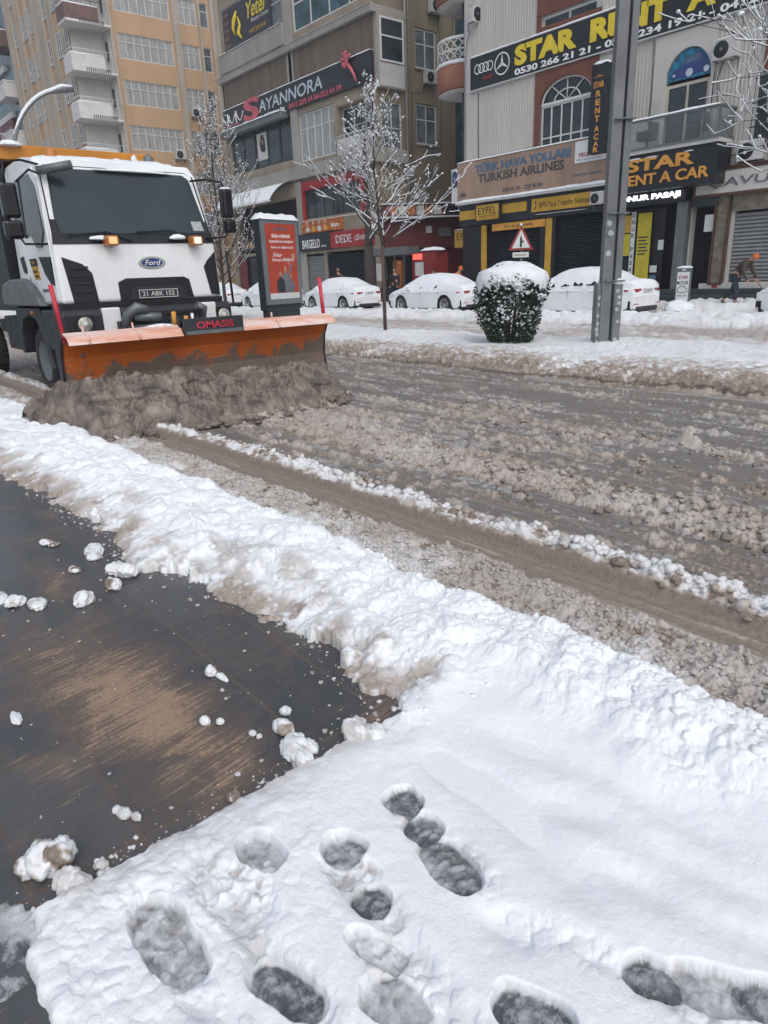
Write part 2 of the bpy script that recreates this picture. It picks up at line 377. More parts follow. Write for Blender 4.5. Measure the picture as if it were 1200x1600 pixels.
# ---------------------------------------------------------------- text
def text(s, name, m, parent, face, a, z, w, h, at, depth=.012, shear=0, bold=0.0, rot=0, slope=0):
    """lettering fitted into width w, height h; face 'S' (seen from -y) 'E' (seen from +x); a,z = lower-left corner; at = plane coordinate"""
    cu = D.curves.new('t', 'FONT'); cu.body = s; cu.size = 1; cu.extrude = .001; cu.offset = bold; cu.resolution_u = 3
    o = D.objects.new('t', cu); COL.objects.link(o); bpy.context.view_layer.update()
    me = D.meshes.new_from_object(o.evaluated_get(bpy.context.evaluated_depsgraph_get()))
    D.objects.remove(o); D.curves.remove(cu)
    n = len(me.vertices); c = np.empty(n*3); me.vertices.foreach_get('co', c); c = c.reshape(-1, 3)
    mn, mx = c.min(0), c.max(0); q = (c-mn)/np.maximum(mx-mn, 1e-6)
    L = Matrix.Rotation(rot, 3, 'Y') if rot else None
    u = q[:, 0]*w+q[:, 1]*h*shear; vv = q[:, 1]*h+q[:, 0]*w*slope; d = q[:, 2]*depth
    if rot: u, vv = u*math.cos(rot)-vv*math.sin(rot), u*math.sin(rot)+vv*math.cos(rot)
    out = np.zeros((n, 3))
    if face == 'S': out[:, 0] = a+u; out[:, 1] = at-d; out[:, 2] = z+vv
    else: out[:, 1] = a+u; out[:, 0] = at+d; out[:, 2] = z+vv
    if parent is not None:
        inv = np.array(wloc(parent).inverted()); out = out@inv[:3, :3].T+inv[:3, 3]
    me.vertices.foreach_set('co', out.ravel()); me.materials.clear(); me.materials.append(m); me.name = name
    me.update(); ob = D.objects.new(name, me); COL.objects.link(ob)
    if parent is not None: ob.parent = parent
    return ob
# ================================================================ ground: height fields computed with numpy
def _h(ix, iy, s):
    n = (ix.astype(np.int64)*374761393+iy.astype(np.int64)*668265263+s*974711+1013904223) & 0xffffffff
    n = ((n ^ (n >> 13))*1274126177) & 0xffffffff
    n = ((n ^ (n >> 16))*2246822519) & 0xffffffff
    return ((n ^ (n >> 15)) & 0xffffff)/float(0xffffff)
def vn(x, y, s=0):
    ix, iy = np.floor(x), np.floor(y); fx, fy = x-ix, y-iy
    fx, fy = fx*fx*fx*(fx*(fx*6-15)+10), fy*fy*fy*(fy*(fy*6-15)+10)
    a, b, c, d = _h(ix, iy, s), _h(ix+1, iy, s), _h(ix, iy+1, s), _h(ix+1, iy+1, s)
    return (a*(1-fx)+b*fx)*(1-fy)+(c*(1-fx)+d*fx)*fy
def fbm(x, y, f=1., o=4, s=0, g=.5):
    t = 0; a = 1; n = 0
    for i in range(o):
        t = t+a*vn(x*f+i*17.3, y*f+i*9.1, s+i); n += a; a *= g; f *= 2.03
    return t/n
def domes(x, y, sc, s=0, rmin=.45, rmax=.85, dens=1.0):
    """rounded clods: max of half-balls at jittered cell centres; height in metres"""
    X, Y = x/sc, y/sc; ix, iy = np.floor(X), np.floor(Y); out = np.zeros_like(X)
    for dx in (-1, 0, 1):
        for dy in (-1, 0, 1):
            cx, cy = ix+dx, iy+dy
            px = cx+_h(cx, cy, s); py = cy+_h(cx, cy, s+1); r = rmin+(rmax-rmin)*_h(cx, cy, s+2)**2
            k = _h(cx, cy, s+3); el = .7+.6*_h(cx, cy, s+4)
            d2 = ((X-px)**2*el+(Y-py)**2/el)/(r*r)
            h = np.where(k < dens, r*np.sqrt(np.clip(1-d2, 0, 1)), 0)
            out = np.maximum(out, h)
    return out*sc
def ss(a, b, x):
    t = np.clip((x-a)/(b-a), 0, 1); return t*t*(3-2*t)
def pw(x, xs, ys): return np.interp(x, xs, ys)

# shared tessellation, finer close to where the photographer stands
def ladder(lo, hi, n0, far):
    r = [lo]
    while r[-1] < far:
        d = r[-1]; r.append(d+max(.0035, (d*d+CAM_H*CAM_H)/(CAM_H*720)*1.05/(1.0 if d < 2.2 else 1.35 if d < 5 else 2.4 if d < 15 else 1.6)))
    return np.array(r)
RR = np.concatenate([np.linspace(.15, .80, 40), ladder(.82, 0, 0, 75)])
AA = np.concatenate([np.arange(140.7-88, 140.7-36, .5), np.arange(140.7-36, 140.7+34, .088), np.arange(140.7+34, 140.7+88, .5)])
_a, _r = np.meshgrid(np.radians(AA), RR)
GX, GY = _r*np.cos(_a), _r*np.sin(_a)
def sheet(name, region, hfun, m, drop=-.02, attrs=('dirt', 'wet')):
    """region(x, y) -> bool; hfun(x, y) -> z, attribute arrays; faces wholly below 'drop' are left out"""
    nr, nc = GX.shape; keep = region(GX, GY)
    idx = np.full(GX.shape, -1); sel = keep
    x, y = GX[sel], GY[sel]; res = hfun(x, y); z = res[0]
    Z = np.full(GX.shape, -9.); Z[sel] = z
    q = keep[:-1, :-1] & keep[1:, :-1] & keep[:-1, 1:] & keep[1:, 1:]
    zz = np.maximum.reduce([Z[:-1, :-1], Z[1:, :-1], Z[:-1, 1:], Z[1:, 1:]])
    q &= zz > drop
    use = np.zeros(GX.shape, bool)
    for a, b in ((0, 0), (1, 0), (0, 1), (1, 1)): use[a:nr-1+a, b:nc-1+b] |= q
    idx[use] = np.arange(use.sum())
    co = np.stack([GX[use], GY[use], Z[use]], 1)
    i, j = np.nonzero(q)
    F = np.stack([idx[i, j], idx[i+1, j], idx[i+1, j+1], idx[i, j+1]], 1)
    # make normals point up
    a, b, c = co[F[:, 0]], co[F[:, 1]], co[F[:, 2]]
    if np.cross(b-a, c-a)[:, 2].mean() < 0: F = F[:, ::-1]
    me = D.meshes.new(name); me.vertices.add(len(co)); me.vertices.foreach_set('co', co.ravel())
    me.loops.add(F.size); me.loops.foreach_set('vertex_index', F.ravel().astype(np.int32))
    me.polygons.add(len(F)); me.polygons.foreach_set('loop_start', np.arange(0, F.size, 4, dtype=np.int32))
    me.polygons.foreach_set('use_smooth', np.ones(len(F), bool))
    for k, an in enumerate(attrs):
        A = np.zeros(GX.shape); A[sel] = res[1+k]
        at = me.attributes.new(an, 'FLOAT', 'POINT'); at.data.foreach_set('value', A[use].astype(np.float32))
    me.update(calc_edges=True); me.validate(); me.materials.append(m)
    o = D.objects.new(name, me); COL.objects.link(o); print(name, len(co)); return o

# ---- plain sheets
def flat(name, x0, x1, y0, y1, z, m, kind='structure', n=1, attr=None):
    xs, ys = np.linspace(x0, x1, n+1), np.linspace(y0, y1, n+1)
    b = MB(); b.add([(x, y, z) for y in ys for x in xs], [(j*(n+1)+i, j*(n+1)+i+1, (j+1)*(n+1)+i+1, (j+1)*(n+1)+i) for j in range(n) for i in range(n)])
    o = b.build(name, m); tag(o, kind=kind)
    return o
KERB = 2.18
tag(flat('ground', -235, 130, -62, 130, -.16, M['asphalt']), kind='structure')
flat('road', -220, 120, KERB, 9.0, -.004, M['asphalt'])
flat('side_road', -220, 120, 12.65, 22.3, -.006, M['asphalt'])
b = MB().box(-220, 120, 8.95, 12.7, -.15, .04); tag(b.build('median', M['asphalt']), kind='structure')
b = MB().box(-220, 120, 8.80, 8.95, -.15, .045).box(-220, 120, 12.7, 12.85, -.15, .045); tag(b.build('median_kerb', M['pilaster']), kind='structure')
b = MB().box(-220, 120, KERB-.14, KERB, -.15, .012); tag(b.build('kerb', M['step']), kind='structure')
b = MB().box(-220, 120, 22.3, 27.0, -.15, .14); tag(b.build('far_pavement', M['step']), kind='structure')
pv = sheet('pavement', lambda x, y: (y < KERB-.13) & (y > -9) & (x > -60) & (x < 20),
           lambda x, y: (.020+.0*x,
                         .34*np.exp(-(((x+2.62)/.75)**2+((y-.62-.20*(x+2.6))/.26)**2)*.9)+.10*ss(1.2, -.2, (y-1.0)*0+np.abs(x+2.4))+.22*np.exp(-(((x+3.8)/.8)**2+((y-.8)/.12)**2))+.22*np.exp(-((y-1.30)/.10)**2)*ss(-5.5, -3, -x)*0
                         + .16*np.exp(-(((x+1.9)/.45)**2+((y-.72)/.22)**2))), M['paving'], attrs=('mud',))
tag(pv, kind='structure')
flat('pavement', -220, 120, -60, KERB-.14, .012, M['paving'])

# ---- foreground snow: ploughed bank along the kerb and the trodden slab
YLO_X = [-14, -9, -6.72, -5.6, -4.61, -4.0, -3.69, -3.45, -3.2, -2.74, -2.4, -2.16, -1.95, -1.73, -1.6]
YLO_Y = [.95, 1.02, 1.12, 1.2, 1.27, 1.20, 1.13, 1.30, 1.36, 1.42, 1.44, 1.40, 1.36, 1.42, 1.30]
PRINTS = [  # x, y, angle, half length, half width, wetness, floor height
    (-1.285, 1.085, 5, .050, .048, .95, .020), (-1.17, 1.058, 0, .050, .050, .92, .014), (-1.03, 1.022, -8, .088, .054, .86, .012),
    (-1.255, .835, 10, .052, .052, .85, .014), (-1.18, .805, 10, .065, .046, .45, .030), (-1.08, .790, 0, .042, .042, .98, .012),
    (-1.325, .352, 2, .125, .054, .72, .022), (-1.345, .535, 4, .12, .062, .35, .036), (-1.40, .655, 10, .075, .045, .7, .026),
    (-1.03, .500, 12, .085, .046, .95, .014), (-.84, .665, 8, .070, .052, .75, .020), (-.965, .715, 25, .065, .034, .6, .022),
    (-.63, .865, 15, .075, .050, 1.0, .012), (-.50, 1.130, 32, .055, .045, .95, .014), (-.40, 1.205, 32, .11, .045, .75, .022), (-.30, 1.27, 30, .08, .045, .95, .014),
    (-1.62, .02, 10, .10, .09, .6, .022)]
HOLLOWS = [(-1.30, 1.28, -10, .12, .055, .016), (-1.08, 1.30, -14, .17, .06, .018), (-.80, 1.22, -15, .15, .06, .014), (-.92, 1.42, 20, .14, .07, .013),
           (-.66, 1.32, 10, .13, .06, .014), (-.50, 1.5, 15, .2, .07, .014), (-.75, 1.62, 0, .25, .06, .010), (-1.2, 1.55, 10, .18, .07, .010), (-.78, .98, 15, .10, .05, .010),
           (-.35, 1.42, 30, .15, .06, .012), (-.1, 1.6, 20, .2, .08, .014), (.3, 1.3, 10, .2, .1, .014)]
def snow_h(x, y):
    en = (fbm(x, y, 9, 4, 11)-.5)*.10+(fbm(x, y, 2.3, 2, 5)-.5)*.10
    eb = domes(x, y, .07, 301)*1.2
    ylo = pw(x, YLO_X, YLO_Y)
    yhi = 2.24+.05*ss(-1.6, .5, x)+(fbm(x, y*0, 1.7, 3, 21)-.5)*.16
    dlo = y-ylo; dhi = yhi-y
    dbank = np.minimum(dlo, dhi)+en*1.5+eb*.9-.055+.05*(fbm(x, y, 24, 3, 13)-.5)
    dbank = np.where(x > -1.45, -1, dbank)
    es = (fbm(x, y, 22, 3, 31)-.5)*.035+(fbm(x, y, 5, 3, 32)-.5)*.05
    dsl = np.minimum(np.minimum(x+1.655+.06*ss(.9, 1.3, y)*0, y-.065-.10*ss(-1.2, -.6, x)*0), dhi+.03)+es
    d = np.maximum(dbank, dsl)
    # bank body
    prof = np.clip(np.minimum(dlo/.42, dhi/.14), 0, 1)
    prof = np.clip(prof, 0, 1)**.8
    xw = x+(fbm(x, y, 16, 3, 101)-.5)*.035+(fbm(x, y, 55, 2, 103)-.5)*.012; yw = y+(fbm(x, y, 16, 3, 107)-.5)*.035+(fbm(x, y, 55, 2, 109)-.5)*.012
    c1 = domes(xw, yw, .19, 1, .4, .8); c2 = domes(xw, yw, .085, 41, .4, .85, .8); c3 = domes(xw, yw, .034, 81, .4, .85, .8)
    rough = (fbm(x, y, 11, 5, 111, .62)-.5)
    sel = ss(.38, .62, fbm(x, y, 3.2, 3, 113))
    lump = c1*.40+c2*.46*(.30+.70*sel)+c3*.42+rough*.040+(fbm(x, y, 60, 3, 119)-.5)*.008
    hb = .008+.118*prof+lump*(.62+.30*ss(0, .5, prof))*.72+(fbm(x, y, 2.2, 3, 71)-.5)*.05
    # slab body
    sm = (fbm(x, y, 1.6, 2, 91)-.5)*.028+(fbm(x, y, 4.2, 3, 93)-.5)*.016+(fbm(x, y, 30, 3, 95)-.5)*.0035
    crest = .045*np.exp(-((y-2.02)/.20)**2)
    fine = (c2*.45+c3*.6+rough*.05)*.42*ss(1.60, 2.05, y+(fbm(x, y, 4, 2, 117)-.5)*.3)+ (c3*.25+c2*.12)*ss(1.2, .4, y)*ss(-.9, -1.35, x)*.8
    hs_ = .064+sm+crest+fine
    e = (d < 1e9)
    tb = ss(-1.50, -1.78, x+ (fbm(x, y, 3, 2, 15)-.5)*.2)
    tb = np.maximum(tb, .0)
    # the bank also rises along the kerb right of the slab corner
    tb = np.maximum(tb, .72*ss(1.62, 1.98, y+(fbm(x, y, 2.5, 3, 25)-.5)*.35)*ss(.6, -1.3, x)+.35*ss(1.75, 2.05, y))
    h = hs_*(1-tb)+hb*tb
    for (cx, cy, an, a, b_, dp) in HOLLOWS:
        ca, sa = math.cos(rad(an)), math.sin(rad(an)); u = (x-cx)*ca+(y-cy)*sa; v = -(x-cx)*sa+(y-cy)*ca
        h = h-dp*np.exp(-((u/a)**2+(v/b_)**2))*1.9
    h = np.maximum(h, .040)
    wet = np.zeros_like(x); dirt = np.zeros_like(x)
    for (ly, sl, x0_, x1_, dp, wt) in ((.355, .03, -1.5, -.95, .012, .22), (.52, -.02, -1.5, -1.1, .016, .30), (.50, .10, -1.12, -.5, .018, .30), (.80, -.10, -1.28, -.6, .020, .34), (.70, .0, -1.0, -.3, .016, .26), (.87, .35, -.85, -.2, .012, .15), (1.06, -.05, -1.3, -.9, .008, .10)):
        yc = ly+sl*(x+1.2)+(fbm(x, y*0, 5, 2, 141)-.5)*.05
        k = np.exp(-((y-yc)/.040)**2)*ss(x0_-.05, x0_+.06, x)*ss(x1_+.08, x1_-.05, x)*(.55+.9*fbm(x, y, 9, 3, 143))
        h = np.maximum(h-dp*1.7*k+c3*.45*k, .030); wet = np.maximum(wet, np.clip(wt*k*1.1*ss(.35, .6, fbm(x, y, 18, 4, 145)), 0, 1)); dirt = np.maximum(dirt, .35*k*ss(.58, .70, fbm(x, y, 8, 3, 147)))
    wob = (fbm(x, y, 22, 3, 77)-.5)*.75+(fbm(x, y, 12, 2, 76)-.5)*.7
    soft = fbm(x, y, 8, 2, 75)
    for (cx, cy, an, a, b_, wt, fl) in PRINTS:
        a = a*1.16; b_ = b_*1.14
        ca, sa = math.cos(rad(an)), math.sin(rad(an)); u = (x-cx)*ca+(y-cy)*sa; v = -(x-cx)*sa+(y-cy)*ca
        f = np.sqrt((np.abs(u/a)**2.4+np.abs(v/b_)**2.4))+wob*.35
        t = ss(1.06+.16*soft+.22*(wt < .6), .90-.18*(wt < .6), f); near = np.exp(-((f-1.45)/.3)**2)
        crumbs = np.maximum(c3*.5, (fbm(x, y, 45, 3, 73)-.42)*.03)
        bot = np.maximum(fl, .022)+.003+crumbs*np.maximum(.12, 1.15-wt*1.1)+.014*ss(.52, .66, fbm(x, y, 17, 3, 74))*(1.3-wt)+0.0016*np.sign(np.sin(u*230+2.2*np.cos(v*55)))*np.minimum(1, np.abs(np.sin(u*230+2.2*np.cos(v*55)))*2.5)*ss(.98, .75, f)*(wt > .8)*(.1+1.6*fbm(x, y, 9, 2, 72))
        h = h*(1-t)+bot*t+near*.0
        wet = np.maximum(wet, ss(.25, .95, t)*wt*(.80+.4*fbm(x, y, 20, 3, 78))*(1-.75*ss(.030, .046, h)))
        dirt = np.maximum(dirt, t*.6*ss(.56, .70, fbm(x, y, 28, 3, 79)))
    edge = ss(-.012, .022, d)
    z = -.03+(h+.03)*edge
    # colour masks
    db = ss(.34, .02, dlo+(fbm(x, y, 7, 3, 51)-.5)*.34)*ss(-1.50, -1.75, x)*.92*ss(.38, .54, .55*fbm(x, y, 6, 4, 53)+.45*fbm(x, y, 20, 3, 54)+.08*ss(-3.2, -5, x))
    db = np.maximum(db, .75*ss(.05, -.03, dlo)*ss(-1.6, -1.8, x))
    db = np.maximum(db, .8*ss(.10, .0, dhi+(fbm(x, y, 8, 3, 55)-.5)*.10)*ss(.35, .6, fbm(x, y, 5, 3, 56)+.1))
    db = np.maximum(db, .55*ss(.60, .72, fbm(x, y, 4.2, 4, 57))*ss(.55, .3, dlo)*ss(-1.5, -2, x))
    dirt = np.maximum(dirt, db); dirt = np.maximum(dirt, .25*ss(.03, 0, d)*ss(.5, .7, fbm(x, y, 12, 3, 58)))
    wet = np.maximum(wet, .35*ss(.56, .68, fbm(x, y, 3.1, 4, 59))*ss(1.05, .7, y)*ss(-.7, -1.0, x)*ss(-1.62, -1.5, x))
    wet = np.maximum(wet, .5*ss(.012, 0, d))
    return z, np.clip(dirt, 0, 1), np.clip(wet, 0, 1)
sf = sheet('snow', lambda x, y: (y < 2.45) & (y > -.1) & (x > -16) & (x < 9), snow_h, M['snow'])
tag(sf, 'fresh white snow bank along the kerb and trodden slab with footprints', kind='stuff')

# melting ice film left of the slab corner
def ice_h(x, y):
    d = .20-np.sqrt(((x+1.62)/1.1)**2+((y+.03)/.8)**2)*1.0+(fbm(x, y, 7, 4, 131)-.5)*.16
    z = np.where(d > 0, .022+.012*ss(0, .06, d)+domes(x, y, .03, 133)*.35*fbm(x, y, 6, 2, 134), -.02)
    return z, .30+.5*ss(.5, .7, fbm(x, y, 12, 3, 135)), .35+.65*ss(.3, .6, fbm(x, y, 6, 3, 136))
o = sheet('ice_puddle', lambda x, y: (np.abs(x+1.62) < .5) & (np.abs(y) < .45), ice_h, M['snow'], drop=.0)
tag(o, 'half melted grey ice beside the snow slab corner', kind='stuff')

# ---- slush on the carriageway
def slush_h(x, y):
    cc = np.clip(1.25*np.exp(-((y-pw(x, [-9, -6, -3, -1.3, 2], [4.6, 4.25, 4.18, 4.2, 4.25]))/pw(x, [-8, -3, 0], [.60, .30, .34]))**2)+.50*np.exp(-((y-5.75)/.22)**2)+.35*np.exp(-((y-5.05)/.10)**2)+.30*np.exp(-((y-6.55)/.12)**2)+.26*np.exp(-((y-7.25)/.10)**2)+.22*np.exp(-((y-7.9)/.12)**2)+.35*np.exp(-((y-3.5)/.12)**2), 0, 1)
    cc = np.clip(cc*(.35+1.2*fbm(x*.35, y, 2.2, 4, 289))+1.1*(fbm(x*.12, y, 6, 5, 291)-.56)+.5*(fbm(x, y, 3, 4, 293)-.5), 0, 1)
    cc = np.maximum(cc, .50*ss(.50, .66, fbm(x*.06, y, 9, 4, 611, .6))*ss(3.4, 4.4, y)*ss(8.8, 8.2, y)*(.4+1.1*fbm(x*.5, y, 3, 3, 613)))
    st = lambda f, s, o=4: fbm(x*.16, y, f, o, s)          # noise stretched along the street
    xo, yo = x, y; wx = (fbm(x, y, 14, 3, 281)-.5)*.045; wy = (fbm(x, y, 14, 3, 283)-.5)*.045; x = x+wx; y = y+wy
    c1 = domes(x, y, .17, 201, .35, .8, .6); c2 = domes(x, y, .085, 205, .35, .85, .85); c3 = domes(x, y, .04, 209, .35, .85); c4 = domes(x, y, .019, 213, .35, .8)
    x, y = xo, yo; gr_ = fbm(x, y, 16, 5, 285, .65)-.5
    lump = c1*.40+c2*.62+c3*.62+c4*.45+gr_*.032+(fbm(x, y, 48, 4, 286, .65)-.5)*.018
    small = c3*.55+c4*.7
    f0 = fbm(x, y, 1.3, 4, 221); f1 = fbm(x, y, 5, 4, 223)
    yb = pw(x, [-8, -6.85, -3.5, -1.47, 0], [2.78, 2.80, 2.87, 2.915, 2.93])
    fl = yb-.19-.08*ss(-3, -6, x)*0
    wobl = (fbm(x, y*0, 3, 3, 225)-.5)*.05
    z = np.full_like(x, -.02); dirt = np.ones_like(x); wet = np.zeros_like(x)
    # near clods
    n1 = ss(0, .05, fl+wobl-y)*(y < fl+.1)
    z1 = .006+(c1*.22+c2*.40+c3*.42+c4*.42+gr_*.060+(fbm(x, y, 40, 4, 288, .65)-.5)*.022)*(.60+.6*f1)*ss(.25, .5, f1+.12)+.012*ss(.4, .6, f0)
    d1 = .62+.25*f0-.38*ss(.50, .72, fbm(x, y, 3.5, 3, 227))*ss(2.7, 2.3, y)
    # track floor
    inn = (y > fl-.1) & (y < yb+.05)
    zf = .010+.006*fbm(x*.2, y, 22, 3, 229)+.003*np.sin((y-fl)*70)
    # wall and ridge
    wall = ss(yb-.005+wobl*.3, yb+.035+wobl*.3, y)
    R = ss(yb+.44, yb+.14, y+(fbm(x, y, 4, 3, 230)-.5)*.12)
    ridge = .082*R*(.82+.36*fbm(x, y*0, 1.6, 4, 231))+lump*.70*R*ss(yb+.02, yb+.08, y)
    # far carriageway
    cov_c = np.exp(-((y-pw(x, [-9, -6, -3, -1.3, 2], [4.55, 4.2, 4.15, 4.2, 4.25]))/pw(x, [-8, -3, 0], [.75, .36, .40]))**2)      # coarse ridge
    cover = .36*cov_c+.18*np.exp(-((y-5.75)/.28)**2)+.10*np.exp(-((y-5.0)/.14)**2)+.09*np.exp(-((y-6.6)/.16)**2)+.07*np.exp(-((y-7.4)/.12)**2)+.10*np.exp(-((y-3.55)/.15)**2)
    cover = cover+.10*np.sin(y*9.0+1.2*fbm(x*.1, y*.1, 3, 2, 233)*6)*.35-.05
    m = (st(3.2, 235, 5)-.5)*1.0+(st(9, 236, 4)-.5)*.5+(fbm(x, y, 5, 5, 237, .65)-.5)*.75+cover
    tt = ss(-.02, .24, m)
    big = ss(.12, .42, m*1.0+.15*cov_c)
    k1 = domes(x+wx, y+wy, .15, 501, .35, .8, cc*.75-.2); k2 = domes(x+wx, y+wy, .080, 505, .35, .85, cc*.95-.06); k3 = domes(x+wx, y+wy, .040, 509, .35, .85, .10*fbm(x*.2, y, 5, 3, 607)+.9*cc); k4 = domes(x, y, .020, 513, .35, .85, .7*ss(.42, .62, fbm(x*.15, y, 8, 4, 605))+.85*cc)
    zr = -.0105+.016*cc+k1*.38*cc+k2*.55+k3*.50+k4*.55+gr_*.022+(fbm(x, y, 52, 4, 287, .65)-.5)*.014+(fbm(x*.06, y, 30, 3, 515)-.5)*.006
    grooves = fbm(x*.05, y, 26, 3, 239)
    zr = zr-.008*(grooves-.3)*(1-cc)
    bc = np.exp(-(((x+2.9)/.12)**2+((y-5.93)/.07)**2)); bc2 = np.exp(-(((x+2.68)/.08)**2+((y-5.85)/.05)**2))
    zr = zr+bc*(.11+lump*.6)+bc2*(.05+lump*.4)
    z = np.where(y < fl+wobl*.4, np.maximum(z1*n1+zf*(1-n1), -.02), np.where(y < yb-.012, zf, zf*(1-wall)+np.maximum(ridge, 0)*wall))
    dd = np.where(y < fl, d1, .90)
    top = wall*ss(yb+.035, yb+.075, y+(fbm(x, y, 22, 3, 242)-.5)*.05)
    dd = np.where(y > yb-.02, 1.0-.74*top*ss(.34, .56, fbm(x, y, 11, 4, 241)+.08)*ss(yb+.36, yb+.2, y), dd)
    k = ss(yb+.24, yb+.46, y)
    z = z*(1-k)+zr*k; dd = dd*(1-k)+np.clip(.66+.36*f0, 0, .94)*k
    # foot of the median: dirty lumps climbing to clean snow
    g = ss(8.35, 8.85, y+(fbm(x, y, 1.2, 3, 243)-.5)*.5)
    zm = -.012+.05*ss(8.2, 9.1, y)+lump*.95*g+.14*ss(8.5, 10.2, y)+(fbm(x, y, 5, 4, 247)-.5)*.07
    z = z*(1-g)+zm*g
    cl = ss(9.0, 10.5, y+(fbm(x, y, .9, 4, 245)-.5)*1.7+(fbm(x, y, 7, 4, 246)-.5)*1.6+(fbm(x, y, 20, 3, 248)-.5)*2.2)
    dd = dd*(1-g)+(1.0-.95*cl)*g
    sk = .5*fbm(x*.07, y, 5.5, 5, 601, .7)+.5*fbm(x*.12, y, 17, 4, 603, .7)
    dd = np.clip(dd+.40*ss(.022, .002, z)*(.5+.8*fbm(x, y, 9, 3, 609)), 0, 1)*1.0  # gaps between clods coloured darker: crevice shade painted in, plus pooled meltwater
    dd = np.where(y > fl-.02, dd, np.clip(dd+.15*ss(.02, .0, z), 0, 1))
    wet = k*(1-g)*(1-.85*np.clip(cc*1.6, 0, 1))*ss(.40, .60, sk)*.95*(1-ss(.006, .022, z))
    return z, np.clip(dd, 0, 1), np.clip(wet, 0, 1)
def med_h(x, y):
    c2 = domes(x, y, .16, 251); c3 = domes(x, y, .07, 253)
    lum = (c2*.35+c3*.5)
    far = ss(9.0, 9.9, y)
    zs = .19+(fbm(x, y, .8, 3, 255)-.5)*.10+lum*.45*(.3+ss(.45, .6, fbm(x, y, 1.5, 3, 257)))
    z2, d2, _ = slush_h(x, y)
    z = z2*(1-far)+zs*far
    back = ss(13.1, 12.6, y+(fbm(x, y, 1.5, 3, 259)-.5)*.5)
    z = z*back+(.03)*(1-back)
    # carriageway behind the median
    yy = y+(fbm(x, y, .7, 3, 261)-.5)*1.0
    track = ss(12.9, 13.5, yy)*ss(17.8, 16.9, yy)
    c1 = domes(x, y, .3, 263, .4, .8, .7)
    zt = .02+c1*.30+c2*.35+c3*.3
    berm = ss(16.9, 18.0, yy)*ss(20.9, 19.9, y)
    zb = .06+.12*berm+c1*.45+c2*.35
    beyond = ss(20.0, 20.8, y)
    zk = .05+.02*fbm(x, y, 1, 2, 265)+.20*ss(21.9, 22.8, y)
    z = z*(1-ss(12.9, 13.3, y))+ss(12.9, 13.3, y)*(zt*track+zb*(1-track))
    z = z*(1-beyond)+zk*beyond
    # shovelled heap on the far pavement beside the cars
    hp = ss(-13.6, -12.4, x)*ss(26, 24.5, y)*ss(20.6, 21.6, y)
    z = z+hp*(.02+domes(x, y, .5, 267)*.20+c1*.4+c2*.3)
    d_far = (.62*track*(.6+.6*ss(.35, .6, fbm(x*.3, y, 1.6, 4, 269))))+.30*berm*ss(.52, .7, fbm(x, y, 1.8, 4, 271))
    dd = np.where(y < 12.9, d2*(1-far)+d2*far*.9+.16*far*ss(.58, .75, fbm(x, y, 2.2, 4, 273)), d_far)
    dd = np.where(y > 20.6, .08+.4*hp*ss(.62, .75, fbm(x, y, 1.6, 3, 275)), dd)
    return z, np.clip(dd, 0, 1), 0*x
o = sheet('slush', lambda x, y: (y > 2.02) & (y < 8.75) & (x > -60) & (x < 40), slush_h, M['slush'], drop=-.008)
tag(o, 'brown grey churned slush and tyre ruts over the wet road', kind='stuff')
o = sheet('median_snow', lambda x, y: (y >= 8.6) & (y < 26.2) & (x > -75) & (x < 40), med_h, M['snow'], drop=-.05)
tag(o, 'snow lying on the median, the side road and the far pavement', kind='stuff')

# ---- loose clods
def ico(sub=1):
    bm = bmesh.new(); bmesh.ops.create_icosphere(bm, subdivisions=sub, radius=1); v = np.array([x.co[:] for x in bm.verts]); f = [[q.index for q in p.verts] for p in bm.faces]; bm.free(); return v, np.array(f)
IV, IF = ico(2); IV3, IF3 = ico(4)
rng = np.random.default_rng(5)
def clod_mesh(name, items, m, dirt, wet=None, parent=None):
    """items: (x, y, z, r); rough little lumps merged in one mesh"""
    n = len(items); nv = len(IV); V = np.zeros((n*nv, 3)); Fc = np.zeros((n*len(IF), 3), int); Dt = np.zeros(n*nv)
    for i, (x, y, z, r) in enumerate(items):
        s = rng.uniform(.6, 1.35, 3)*r; s[2] *= .75
        w = IV*s; q = 1+.62*(rng.random(nv)-.5)
        V[i*nv:(i+1)*nv] = w*q[:, None]+(x, y, z); Fc[i*len(IF):(i+1)*len(IF)] = IF+i*nv; Dt[i*nv:(i+1)*nv] = dirt if np.isscalar(dirt) else dirt[i]
    me = D.meshes.new(name); me.from_pydata(V.tolist(), [], Fc.tolist()); me.polygons.foreach_set('use_smooth', [True]*len(Fc))
    at = me.attributes.new('dirt', 'FLOAT', 'POINT'); at.data.foreach_set('value', Dt.astype(np.float32)); me.materials.append(m)
    o = D.objects.new(name, me); COL.objects.link(o); return o
it = []; dt = []
def zat(fn, x, y): 
    r = fn(np.array([x]), np.array([y])); return float(r[0][0])
xs = rng.uniform(-9, .3, 5200); xs = -np.abs(rng.normal(0, 3.2, 5200))-.4
ys = np.where(rng.random(5200) < .42, rng.uniform(2.15, 2.68, 5200), np.where(rng.random(5200) < .35, rng.normal(3.05, .07, 5200), np.where(rng.random(5200) < .6, rng.normal(4.2, .24, 5200), rng.normal(5.8, .5, 5200))))
rs = .006+.026*rng.random(5200)**2.4
zz, dd_, _ = slush_h(xs, ys)
for x, y, r, z, d in zip(xs, ys, rs, zz, dd_):
    if z < -.004 or y > 8 or (2.72 < y < 2.93): continue
    if y < 2.75: r = min(r, .013)
    it.append((x, y, z+r*.35, r)); dt.append(d)
o = clod_mesh('slush_clods', it, M['slush'], np.array(dt)); tag(o, 'loose brown slush lumps lying over the ruts', kind='stuff')
